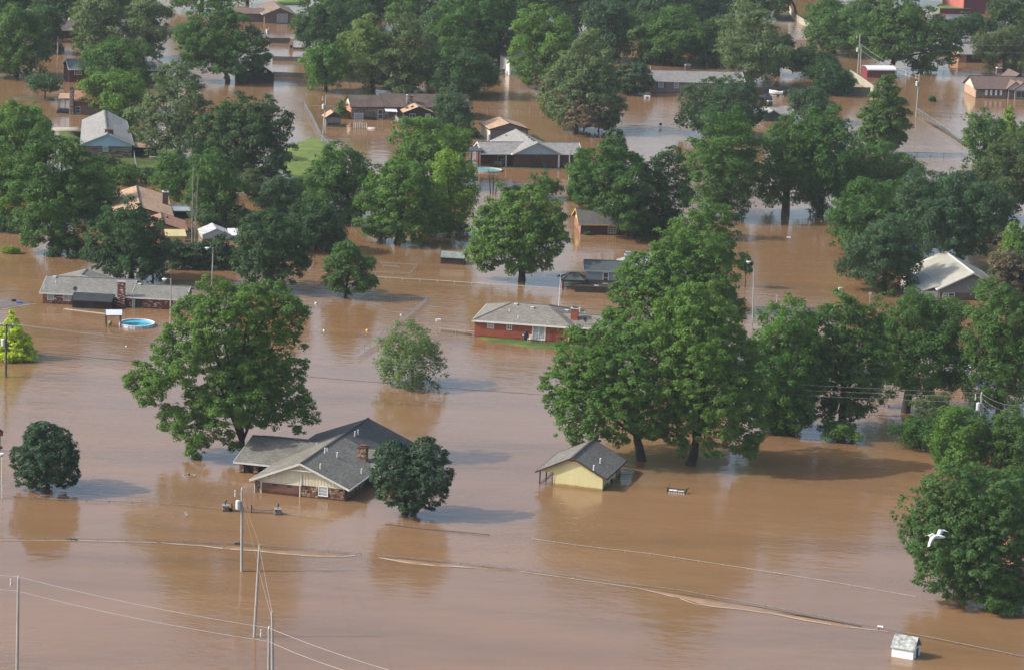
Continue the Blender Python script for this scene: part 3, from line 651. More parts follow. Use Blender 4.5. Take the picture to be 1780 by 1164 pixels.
# ------------------------------------------------------------------ long mottled-brick ranch, canopy and pool at the left
MOTT = brick('mottled_brick', (.17, .05, .038), (.10, .034, .03), (.16, .11, .09), white=.60)
def house_ranch():
    q = Q(60, 460, 6.357)
    H = House('mottled_brick_ranch', 'long ranch house of mottled red and white brick with grey roof', 'house', q(90, 425), q(1640, 500))
    L = 22.0; R = shingle('ranch_shingle', (.225, .222, .20), 'x', amt=.45)
    H.wall(0, 13.4, 0, 11, 1.66, MOTT); H.wall(13.402, L, .0, 8.4, 1.64, MOTT)
    H.roof(H.gab_x(0, 13.4, 0, 11, 1.72, 3.28, .5, .45), R, OFFW, ridge=CAPG); H.roof(H.gab_x(13.9, L, 0, 8.4, 1.68, 2.9, .5, .5), R, OFFW, ridge=CAPG)
    H.gable('x', 0, 8.4, L-.1, 1.64, 2.9, GREYT, ze=1.68); H.gable('x', 0, 11, 0, 1.66, 3.28, OFFW, ze=1.72)
    u, v = H.at(q(575, 52), 3.4); H.roof(H.gab_y(u-5.5, u+5.5, 7, v, 1.72, 3.4, .5, .3), R, OFFW, ridge=CAPG); H.wall(u-5.5, u+5.5, 11.1, v-.2, 1.68, MOTT)
    H.win(q(147, 326), q(207, 386), 0, GLB, OFFW, 1, 1); H.win(q(322, 336), q(432, 396), 0, GLB, OFFW, 2, 1)
    H.win(q(1118, 384), q(1180, 492), 0, GLD, BLACKP, 1, 1, name='door'); H.win(q(1088, 392), q(1108, 480), 0, GLB, OFFW, 1, 2)
    c = H.chimney(H.onv(q(958, 300), -.5)[0], -.32, 1.15, .6, -1, H.onv(q(958, 196), -.6)[1], MOTT, cap=CONC, pot=None, capw=.05)
    # lean-to
    MB().box(5.1, -2.35, -1.2, 11.0, -2.25, 1.2).box(5.1, -2.248, -1.2, 5.2, -.06, 1.4).build('lean_to_wall', BLACKP, H.root)
    H.roof([[(4.95, -2.6, 1.22), (11.25, -2.6, 1.22), (11.25, -.08, 1.95), (4.95, -.08, 1.95)]], plain('black_felt_roof', (.035, .038, .042), .8, .2), BLACKP, th=.08, label='black lean-to roof')
    MB().box(11.0, -2.3, -1, 11.12, -2.18, 1.2).build('post', BLACKP, H.root)
    H.winl(7.6, 8.25, .3, .95, -2.36, GL, BLACKP, 2, 1)
    H.vent(q(222, 142), 'box'); H.vent(q(235, 205), 'pipe'); H.vent(q(107, 258), 'pipe'); H.vent(q(1160, 222), 'box'); H.vent(q(1235, 215), 'elbow'); H.vent(q(1090, 345), 'pipe'); H.dish(q(452, 318))
    t = thing('floating_plank', 'pair of long pale planks floating in front of the black lean-to', 'planks', tuple(G(*q(590, 520))), -.35)
    MB().box(-4, -.12, -.05, 3.2, .02, .06).build('plank', OFFW, t); MB().box(-3.6, -.5, -.05, 4.4, -.36, .06).build('plank', WOODG, t)
    # canopy
    C = House('pool_canopy', 'small flat white canopy on posts beside the round pool', 'canopy', q(790, 690), q(945, 690)); zt = 1.85; w = C.L
    C.roof([[(-.1, -.2, zt), (w+.3, -.2, zt), (w+.45, 2.4, zt+.35), (.0, 2.4, zt+.35)]], plain('white_sheet_roof', (.58, .62, .66), .4, .08), STEELD, th=.06, fh=.12)
    for x in (.05, w+.1):
        for y in (0, 2.2): MB().box(x-.07, y-.07, -1, x+.07, y+.07, zt-.05+y*.13).build('post', STEELD, C.root)
    MB().box(.4, .4, -.3, .9, .8, .45).ball((.65, .5, .6), .3).build('pool_pump', plain('tan_plastic', (.28, .24, .15), .6), C.root)
    # pool
    c = (G(*q(950, 668))+G(*q(1312, 672)))/2; rr = 2.6
    t = thing('round_pool', 'round above ground swimming pool with turquoise water and white rim', 'swimming pool', (c[0], c[1], 0)); k = 36
    m = MB()
    for r0, z0 in ((rr, -1.2), (rr, .42)):
        pass
    def ring(m, r0, r1, z0, z1, k=36):
        n = len(m.v)
        for r, z in ((r0, z0), (r1, z0), (r1, z1), (r0, z1)):
            for j in range(k): a = 2*math.pi*j/k; m.v.append((r*math.cos(a), r*math.sin(a), z))
        for i in range(4):
            for j in range(k): a = n+i*k+j; b = n+i*k+(j+1) % k; d = n+((i+1) % 4)*k; m.f.append((a, b, d+(j+1) % k, d+j))
        return m
    ring(MB(), rr-.03, rr+.02, -1.2, .40).build('pool_wall', plain('blue_white_liner', (.50, .58, .66), .45, .12), t)
    ring(MB(), rr-.07, rr+.09, .402, .47).build('rim', PLASTICW, t)
    for j in range(16): a = 2*math.pi*j/16; x, y = math.cos(a)*(rr+.06), math.sin(a)*(rr+.06); MB().tube([(x, y, -1), (x, y, .40)], .05, 6).build('upright', PLASTICW, t)
    m = MB(); m.poly([((rr-.035)*math.cos(2*math.pi*j/k), (rr-.035)*math.sin(2*math.pi*j/k), .22) for j in range(k)]); pm = plain('pool_water', (.07, .42, .52), .06, .08, (.5, 2)); m.build('pool_water', pm, t)
house_ranch()
# ------------------------------------------------------------------ helper: house whose ridge runs away from the camera
def ridge_house(name, label, near, far, z, cat='house'):
    a, b = G(*near, z), G(*far, z); v = (b-a)[:2]; D = float(np.hypot(*v)); v /= D
    H = House.__new__(House); H.v = v; H.u = V(v[1], -v[0]); H.o = a[:2]; H.L = D; H.roofs = []; H.rp = None
    H.root = thing(name, label, cat, (a[0], a[1], 0), math.atan2(H.u[1], H.u[0])); return H
TAN = shingle('tan_shingle', (.50, .34, .225), 'y', amt=.5); TANX = shingle('tan_shingle_x', (.45, .29, .19), 'x', amt=.4); REDDISH = shingle('reddish_shingle', (.40, .215, .145), 'y', amt=.4)
BRNX = shingle('brown_shingle', (.145, .108, .092), 'x', (.55, .55, .55), amt=.8); GRYX = shingle('ash_shingle', (.30, .29, .28), 'x', amt=.4); GRYY = shingle('ash_shingle_y', (.30, .295, .28), 'y', amt=.4)
ORB = brick('orange_brick', (.40, .20, .13), (.33, .16, .10), (.4, .3, .24)); BRB = brick('brown_wall_brick', (.15, .10, .08), (.12, .078, .062), (.16, .13, .11))
LEDGE = tinted('ledge_stone', [(.10, .08, .07), (.20, .155, .13), (.30, .25, .21), (.40, .34, .29), (.14, .105, .09)])
def house_tan():
    q = Q(180, 310, 6.846)
    H = ridge_house('tan_roofed_house', 'house with a tan shingle roof and brick chimney behind the dark tree', q(450, 345), q(395, 85), 3.4)
    D = H.L; x0, x1 = -5.6, 5.8
    H.wall(x0+.5, x1-.5, .4, D-.4, 1.7, ORB)
    H.roof([[(x0, -.3, 1.6), (0, -.3, 3.4), (0, D, 3.4), (x0, D, 1.6)], [(0, -.3, 3.4), (x1, -.3, 1.6), (x1, D, 1.6), (0, D, 3.4)]], TAN, DKBROWN, ridge=CAPD)
    H.gable('y', x0+.5, x1-.5, .3, 1.5, 3.4, ORB, ze=1.6)
    u, v = H.at(q(735, 325), 1.7); H.chimney(u, v+.4, 1.0, 1.0, 1., 4.1, BRB, cap=WHITE)
    u0, v0 = H.at(q(1010, 632), 1.35); u1, v1 = H.at(q(690, 428), 2.6)
    H.roof([[(u1-4.2, v0, 1.35), (u1, v0, 2.7), (u1, v1+1, 2.7), (u1-4.2, v1+1, 1.35)], [(u1, v0, 2.7), (u0, v0, 1.35), (u0, v1+1, 1.35), (u1, v1+1, 2.7)]], REDDISH, DKBROWN, ridge=CAPD, label='redder roof of the front wing')
    H.wall(u1-3.8, u0-.4, v0+.5, v1+1, 1.4, ORB); H.gable('y', u1-3.8, u0-.4, v0+.45, 1.25, 2.7, plain('tan_gable', (.35, .25, .15), .7), oe=.4, ze=1.35)
    H.vent(q(755, 470), 'turtle')
    ua, va = H.at(q(740, 385), 1.45); ub, vb = H.at(q(1045, 390), 1.45); uc, vc = H.at(q(760, 318), 1.6)
    H.roof([[(ua, va, 1.4), (ub, va, 1.4), (ub, vc, 1.62), (ua, vc, 1.62)]], plain('patio_cover_metal', (.30, .33, .35), .5, .15), GREYT, th=.08, label='flat grey patio cover')
    for x in (ua+1.5, ub-.2): MB().tube([(x, va+.2, -1), (x, va+.2, 1.35)], .06).build('post', OFFW, H.root)
    H.wall(ua, ub-.6, vc-.3, vc, 1.4, GLD, name='patio_wall')
    S = House('yellow_metal_shed', 'small pale yellow metal shed in front of the tan roofed house', 'shed', q(745, 765), q(975, 765)); YM = plain('yellow_metal', (.58, .47, .22), .5, .1)
    z = S.onv(q(860, 690))[1]; S.wall(0, S.L, 0, 2.4, z, YM); S.roof([[(-.15, -.15, z), (S.L+.15, -.15, z), (S.L+.1, 2.5, z+.75), (-.1, 2.5, z+.75)]], plain('pale_yellow_roof', (.70, .60, .34), .5, .08), YM, th=.05, fh=.1)
    m = MB()
    for i in range(20): x = i*S.L/19; m.bar((x, -.15, z+.02), (x, 2.5, z+.77), .04, .05)
    m.build('roof_rib', YM, S.rp, kind='stuff')
    B = House('grey_barn_shed', 'pale grey barn shaped shed with a rounded gambrel roof', 'shed', q(1178, 740), q(1503, 738)); gm = plain('pale_grey_siding', (.44, .48, .49), .6, .08, streak=True, wet=True)
    gambrel(B, B.L, 5.2, B.onv(q(1178, 672))[1], B.onv(q(1340, 596))[1], gm, shingle('silver_shingle', (.48, .50, .50), 'y', amt=.25), (.68, .3))
    A = B.L+.05; B.wall(A, A+3, .3, 3.2, .75, gm, name='annex_wall'); B.roof([[(A, .1, .8), (A+3.1, .1, .8), (A+3.1, 3.4, 1.45), (A, 3.4, 1.45)]], WHITE, WHITE, th=.06, label='white lean-to roof')
def gambrel(H, w, d, ze, zr, wm, rm, knee=(.64, .42), oe=.15, trim=None, door=None):
    """barn roof, ridge along v, front at v=0"""
    xm = w/2; k = xm-knee[1]*xm; zk = ze+(zr-ze)*knee[0]
    pr = [(-oe, ze), (k, zk), (xm, zr), (w-k, zk), (w+oe, ze)]
    P = [[(a[0], -.2, a[1]), (b[0], -.2, b[1]), (b[0], d+.2, b[1]), (a[0], d+.2, a[1])] for a, b in zip(pr, pr[1:])]
    r = H.roof(P, rm, None, th=.06)
    f = MB()
    for a, b in zip(pr, pr[1:]): f.bar((a[0], -.22, a[1]-.05), (b[0], -.22, b[1]-.05), .05, .12)
    f.build('fascia', trim or wm, r)
    H.wall(0, w, .02, d, ze+.05, wm)
    for y in (.0, d-.06): MB().prism([(0, ze), (w, ze), (w-k-.02, zk-.08), (xm, zr-.08), (k+.02, zk-.08)], 'y', y, y+.05).build('gable', wm, H.root)
house_tan()

def house_bluegable():
    q = Q(90, 130, 6.848)
    H = House('blue_gabled_house', 'house with a sky blue end gable over dark ledge stone', 'house', q(366, 978), q(952, 988), .1)
    L = H.L; ze = H.onv(q(345, 832), -.4)[1]; zr = H.onv(q(662, 708), -.4)[1]; u, D = H.at(q(628, 420), zr)
    z1 = H.onv(q(660, 852))[1]; w0 = L/2+.5; w1 = w0*.86; m = MB(); A = [(0, .03), (L, .03), (u+w1-.5, D-.5), (u-w1+.5, D-.5)]; B4 = [(x, y, -1) for x, y in A]; T4 = [(x, y, z1) for x, y in A]
    [m.poly([B4[i], B4[(i+1) % 4], T4[(i+1) % 4], T4[i]]) for i in range(4)]; m.poly(T4); m.build('wall', MORT, H.root)
    bl = plain('sky_blue_paint', (.40, .58, .70), .6, .06, streak=True)
    H.roof([[(-.5, -.4, ze), (L/2, -.4, zr), (u, D, zr), (u-w1, D, ze)], [(L/2, -.4, zr), (L+.5, -.4, ze), (u+w1, D, ze), (u, D, zr)]], GRYY, plain('blue_trim', (.36, .50, .58), .6), ridge=CAPG)
    sl = (zr-ze)/(L/2+.5); H.gable('y', 0, L, -.03, z1, zr, bl, ze=ze); H.battens(.2, L-.1, -.031, z1, lambda x: zr-.16-abs(x-L/2)*sl, plain('blue_batten', (.31, .49, .60), .6), .3)
    stone_face(H, [('y', 0, L, .03, -1, .0, z1-.02)], LEDGE, 21, rh=(.1, .2), rw=(.4, 1.3))
    H.win(q(612, 858), q(668, 912), -.04, GLB, bl, 1, 1)
    H.chimney(L/2+.35, 2.6, 1.7, .6, zr-.6, zr+.38, BRB, cap=BRB, pot=None, capw=.03)
    for p in ((655, 462), (900, 672), (655, 540)): H.vent(q(*p), 'turtle')
    # patio roof to the right
    H.roof([[(L+.3, 1.2, 2.0), (L+5.6, 1.2, 1.75), (L+5.6, 6.2, 1.9), (L+.3, 6.2, 2.25)]], TANX, DKBROWN, th=.1, label='tan patio roof')
    for x in (L+3.1, L+5.4): MB().tube([(x, 1.5, 0), (x, 1.5, 1.8)], .07).build('post', WHITE, H.root)
    H.wall(L+.1, L+5, 5.6, 6, 1.9, WOODD, 0, name='patio_wall')
    t = thing('air_conditioner', 'pale air conditioner box at the left wall of the blue gabled house', 'air conditioner', tuple(H.wpt(-.8, 1.2, .1))); MB().box(-.45, -.4, 0, .45, .4, .9).build('case', OFFW, t); MB().lathe((0, 0, .9), [(.36, 0), (.36, .06)], 12).build('fan_grille', STEELD, t)
    t = thing('concrete_step', 'low concrete block on the grass beside the tan patio roof', 'concrete block', tuple(H.wpt(L+4.6, -.2, .1))); MB().box(-1.2, -.5, 0, 1.2, .5, .3).build('block', CONC, t)
house_bluegable()

def house_stonechim():
    q = Q(90, 130, 6.848)
    H = House('tan_stone_house', 'tan roofed house with a tall stone chimney half hidden by the bright green tree', 'house', q(245, 470), q(480, 478))
    z = H.onv(q(300, 325), -.3)[1]; L = 11; H.wall(0, L, 0, 8, z, BRB); H.roof(H.gab_x(0, L, 0, 8, z, z+2.0, .4, .2), REDDISH, DKBROWN, ridge=CAPD)
    c = H.chimney(-.1, -.3, .9, .8, -1, H.onv(q(250, 165))[1], MORT, cap=MORT, pot=STEELD); stone_face(H, [('y', -.55, .35, -.7, -1, -.3, H.onv(q(250, 170))[1]), ('x', -.7, .1, -.55, -1, -.3, H.onv(q(250, 170))[1])], LEDGE, 31, parent=c)
    zc = H.onv(q(130, 285), 1)[1]; H.roof([[(-3.2, .4, zc), (-.4, .4, zc+.1), (-.4, 3.6, zc+.9), (-3.2, 3.6, zc+.8)]], TANX, DKBROWN, th=.08, label='tan porch roof')
    for x, y in ((-3.1, .5), (-3.1, 3.4), (-1.6, .5)): MB().tube([(x, y, -1), (x, y, zc)], .07).build('post', DKBROWN, H.root)
    H.winl(.8, 1.6, .3, 1.6, 0, GLD, OFFW)
    t = thing('parked_car', 'dark car submerged to its windows under the porch of the tan stone house', 'car', tuple(H.wpt(-1.4, 1.6, -.55)), .2)
    car_body(t, plain('black_car_paint', (.02, .02, .025), .3, .05, spec=.5))
def car_body(t, paint):
    m = MB(); n = 5
    m.prism([(-2.2, .35), (2.25, .35), (2.3, .75), (1.3, .95), (-2.1, 1.0), (-2.25, .8)], 'y', -.88, .88); m.build('body', paint, t)
    c = MB(); bt = [(-2.0, -.82, 1.0), (1.2, -.82, .96), (1.2, .82, .96), (-2.0, .82, 1.0)]; tp = [(-1.5, -.62, 1.45), (.35, -.62, 1.47), (.35, .62, 1.47), (-1.5, .62, 1.45)]
    for i in range(4): c.poly([bt[i], bt[(i+1) % 4], tp[(i+1) % 4], tp[i]])
    c.build('windows', GL, t); r = MB().box(-1.5, -.62, 1.452, .35, .62, 1.52)
    for b0, t0 in zip(bt, tp): r.bar(b0, t0, .09)
    r.build('cabin_roof', paint, t)
    for x in (-1.4, 1.45):
        for y in (-.86, .86):
            w = MB(); w.tube([(x, y-.1, .32), (x, y+.1, .32)], .33, 14); w.build('wheel', BLACKP, t)
    for y in (-.6, .6): MB().box(2.27, y-.18, .6, 2.31, y+.18, .74).build('headlight', PLASTICW, t)
house_stonechim()

def house_greyblue_far():
    q = Q(0, 0, 7.275)
    H = House('slate_roofed_house', 'brick house with a blue slate roof behind the round green tree', 'house', q(872, 1040), q(1900, 1040))
    z = H.onv(q(870, 880), -.4)[1]; L = 23; H.wall(0, L, 0, 9, z, DKB); zr = z+1.75
    H.roof(H.gab_x(0, 14, 0, 9, z, zr, .4, .2), shingle('slate_blue_shingle', (.13, .16, .18), 'x'), WHITE, ridge=CAPG); H.roof(H.hip_x(14.3, L, -1, 10, z, zr+.7, .4, 4, 4), GRYX, WHITE, ridge=CAPG)
    H.win(q(945, 890), q(1030, 942), 0, GL, WHITE, 3, 2); H.winl(20, 21.4, -.3, 1.6, -.01, GLB, WHITE, name='door'); H.wall(14.5, L-.2, -.6, 8.6, z-.05, BRB)
house_greyblue_far()

def house_brownlong():
    q = Q(540, 150, 6.138)
    H = House('long_brown_house', 'long house with a stained brown roof and a wooden deck at the back', 'house', q(440, 350), q(760, 353))
    z = H.onv(q(430, 222), -.45)[1]; L = H.onv(q(1690, 300))[0]; D = 9.5; zr = z+1.9
    H.wall(0, L, 0, D, z+.05, BRB); H.wall(-.03, -.001, .02, D, z, ORB, name='end_wall'); ux = H.onv(q(780, 200))[0]  # orange end wall: warm sunlight painted in as a lighter brick
    H.roof(H.gab_x(.1, ux, 0, D, z, zr, .45, .5), BRNX, DKBROWN); H.roof(H.gab_x(ux+.55, L, 0, D+1.2, z+.03, zr+.32, .45, .5), BRNX, DKBROWN)
    H.gable('x', 0, D, -.06, z-.05, zr, OFFW, oe=.45, ze=z); H.gable('x', 0, D, L-.1, z-.05, zr, OFFW, oe=.45, ze=z)
    stone_face(H, [('y', .1, 8.2, 0, -1, -.2, z-.1)], LEDGE, 41, rh=(.14, .26), rw=(.3, .7))
    H.win(q(468, 292), q(555, 352), -.06, GLB, WHITE, 1, 1, name='door', lab='white garage door'); H.win(q(722, 255), q(765, 348), -.09, GL, WHITE, 1, 2, name='door')
    # front gable wing
    ua, za = H.onv(q(985, 285), -5.2); ub, zb = H.onv(q(1325, 290), -5.2); za = (za+zb)/2; um = (ua+ub)/2; zp = H.onv(q(1160, 220), -5.2)[1]
    H.wall(ua+.5, ub-.5, -4.6, 0, za, plain('dark_brown_siding', (.04, .034, .034), .7)); H.gable('y', ua+.5, ub-.5, -4.66, za-.1, zp, plain('dark_brown_gable', (.04, .034, .034), .7), ze=za)
    H.roof([[(ua, -5.2, za), (um, -5.2, zp), (um, 1.5, zp), (ua, 1.5, za)], [(um, -5.2, zp), (ub, -5.2, za), (ub, 1.5, za), (um, 1.5, zp)]], TAN, DKBROWN, ridge=CAPG, label='tan roof of the back wing'); sl = (zp-za)/(um-ua)
    for sgn in (-1, 1):
        for k in (0, 1):
            x = um+sgn*(1.1+k*1.0); y = -3.4+k*.9; zz = zp-abs(x-um)*sl
            m = MB(); m.v = [(x-.28, y, zz+.03-sgn*-.28*sl*-1), (x+.28, y, zz+.03-sgn*.28*sl), (x+.28, y+1.5, zz+.03-sgn*.28*sl), (x-.28, y+1.5, zz+.03+sgn*.28*sl)]
            m.v[0] = (x-.28, y, zz+.03+sgn*.28*sl); m.v += [(a, b, c+.07) for a, b, c in m.v]
            m.f = [(0, 3, 2, 1), (4, 5, 6, 7), (0, 1, 5, 4), (1, 2, 6, 5), (2, 3, 7, 6), (3, 0, 4, 7)]; m.build('skylight', GL, H.rp)
    H.winl(ua+1.6, ua+2.8, .9, 1.9, -4.67, GL, OFFW, 2, 1); H.winl(ub-1.9, ub-.9, .4, 1.9, -4.67, GLB, OFFW, 1, 1, name='door')
    uc, zc = H.onv(q(1058, 200), 1.0); H.chimney(uc, 1.4, 1.3, 1.0, 1.5, H.onv(q(1058, 100), 1.2)[1], MORT, cap=CONC, pot=STEELD); stone_face(H, [('y', uc-.65, uc+.65, .9, -1, 2.2, H.onv(q(1058, 102), 1.2)[1]), ('x', .9, 1.9, uc-.65, -1, 2.2, H.onv(q(1058, 102), 1.2)[1])], LEDGE, 43)
    # awning
    a0, zz = H.onv(q(787, 246), -.1); a1, z2 = H.onv(q(925, 270), -1.9); H.roof([[(a0, -2.0, z2), (a1, -2.0, z2-.1), (a1, -.1, z2+.35), (a0, -.1, z2+.4)]], WHITE, WHITE, th=.05, fh=.1, label='white awning'); MB().tube([(a1-.2, -1.9, -.5), (a1-.2, -1.9, z2-.1)], .05).build('post', OFFW, H.root)
    for p in ((650, 88), (965, 72), (1485, 75)): H.vent(q(*p), 'box')
    # deck
    dx0, dx1, y0, y1, zd = ua-1.6, ub-2.2, -9.4, -4.7, .75
    d = MB().box(dx0, y0, .55, dx1, y1, .66).build('deck', WOODG, H.root); m = MB(); n = int((dx1-dx0)/.16)
    for i in range(n): m.box(dx0+i*.16, y0, .661, dx0+i*.16+.145, y1, .70)
    m.build('deck_board', WOODG, d, kind='stuff')
    for i in range(5): x = dx0+.1+i*(dx1-dx0-.2)/4; MB().box(x-.07, y0+.02, -1.3, x+.07, y0+.16, 1.62).build('deck_post', WOODG, d)
    r = MB()
    for zz in (.95, 1.2, 1.5): r.box(dx0, y0-.03, zz, dx1, y0+.015, zz+.1); r.box(dx0-.03, y0, zz, dx0+.015, y1, zz+.1)
    k = int((dx1-dx0)/.3)
    for i in range(k): r.box(dx0+.1+i*.3, y0-.06, .72, dx0+.16+i*.3, y0-.031, 1.5)
    r.build('railing', OFFW, d, kind='stuff')
    st = MB()
    for i in range(5): st.box(dx0-.35-i*.32, y1-1.8, .52-i*.2, dx0-.05-i*.32, y1-.5, .58-i*.2)
    st.bar((dx0-1.7, y1-1.85, .5), (dx0-.05, y1-1.85, 1.6), .07).bar((dx0-1.7, y1-.45, .5), (dx0-.05, y1-.45, 1.6), .07); st.build('deck_stairs', WOODG, d)
    t = thing('patio_table', 'dark glass table set on the wooden deck of the long brown house', 'table', tuple(H.wpt(dx0+2.6, y0+1.6, .70))); MB().box(-1.2, -.6, .7, 1.2, .6, .76).build('tabletop', GL, t)
    for sx in (-1, 1):
        for sy in (-.45, .45): MB().tube([(sx, sy, 0), (sx, sy, .7)], .04).build('leg', STEELD, t)
    for i, (dx, dy, l) in enumerate(((-.5, 1.2, 'dark patio chair at the house side of the deck table'), (-1.9, .1, 'dark patio chair at the left end of the deck table'), (1.9, .1, 'dark patio chair at the right end of the deck table'))):
        t = thing('patio_chair', l, 'chair', tuple(H.wpt(dx0+2.6+dx, y0+1.6+dy, .70)), 0, 'chairs on the wooden deck'); MB().box(-.28, -.28, .4, .28, .28, .46).build('seat', STEELD, t); MB().box(-.28, .24, .46, .28, .3, 1.0).build('backrest', STEELD, t)
        for sx in (-.24, .24):
            for sy in (-.24, .24): MB().tube([(sx, sy, 0), (sx, sy, .4)], .025).build('leg', STEELD, t)
    t = thing('black_smoker', 'black barrel smoker against the stone wall of the long brown house', 'smoker', tuple(H.wpt(*[H.onv(q(625, 350), -.8)[0], -.8], -.2))); MB().tube([(-1.2, 0, .8), (1.2, 0, .8)], .42, 12).build('barrel', BLACKP, t); MB().tube([(.8, 0, 1.1), (.8, 0, 1.7)], .08).build('chimney', BLACKP, t)
    for x in (-.9, .9): MB().box(x-.05, -.3, -.3, x+.05, .3, .5).build('leg', BLACKP, t)
    # dog pen in the water in front
    t = thing('wire_pen', 'white wire dog pen standing in the water before the garage door', 'pen', tuple(G(*q(460, 445)))); a = G(*q(460, 445)); bq = G(*q(600, 440)); w = bq[0]-a[0]
    for i in range(8): MB().tube([(w*i/7, (0 if i % 2 else .15), -1), (w*i/7, (0 if i % 2 else .15), 1.15)], .05).build('post', WHITE, t)
    m = MB(); m.bar((0, .07, 1.1), (w, .07, 1.1), .05); m.bar((0, .07, .3), (w, .07, .3), .04); m.bar((0, .07, 1.1), (-.2, 3.5, 1.1), .05); m.build('rail', GALV, t)
    t = thing('plastic_boat', 'tiny white dinghy adrift in front of the wooden deck', 'dinghy', tuple(G(*q(650, 460))), -.3); hull(t, 1.7, .65, .35)
    # plank shed
    S = House('plank_shed', 'little open plank shed behind the slanting utility pole', 'shed', q(163, 432), q(322, 432)); zs = S.onv(q(163, 330))[1]; zp2 = S.onv(q(225, 282))[1]
    S.wall(0, S.L, .05, 3.2, zs-.05, WOODG); S.roof(S.gab_y(0, S.L, 0, 3.4, zs-.2, zp2+.15, .35, .3), TAN, DKBROWN, ridge=CAPG); S.gable('y', 0, S.L, -.03, zs-.1, zp2+.15, WOODD, oe=.35, ze=zs-.2); S.boards('y', .05, S.L-.05, .05, -.4, zs-.1, WOODG, .22)
    S.winl(.35, S.L-.35, .25, .8, .04, GLD, WOODG, 3, 1)
def hull(t, L, w, h, mat=None):
    m = MB(); st = [(-.5, .8), (-.3, .95), (0, 1), (.25, .8), (.42, .42), (.5, .05)]; k = len(st)
    for x, f in st: y = w/2*f; m.v += [(x*L, -y, h), (x*L, -y*.6, -h*.6), (x*L, y*.6, -h*.6), (x*L, y, h), (x*L, y*.85, h), (x*L, y*.5, -h*.2), (x*L, -y*.5, -h*.2), (x*L, -y*.85, h)]
    for i in range(k-1):
        for j in range(8): a, b = i*8+j, i*8+(j+1) % 8; m.f.append((a, b, b+8, a+8))
    m.f += [tuple(range(8)), tuple(reversed(range((k-1)*8, k*8)))]
    return m.build('hull', mat or PLASTICW, t)
house_brownlong()

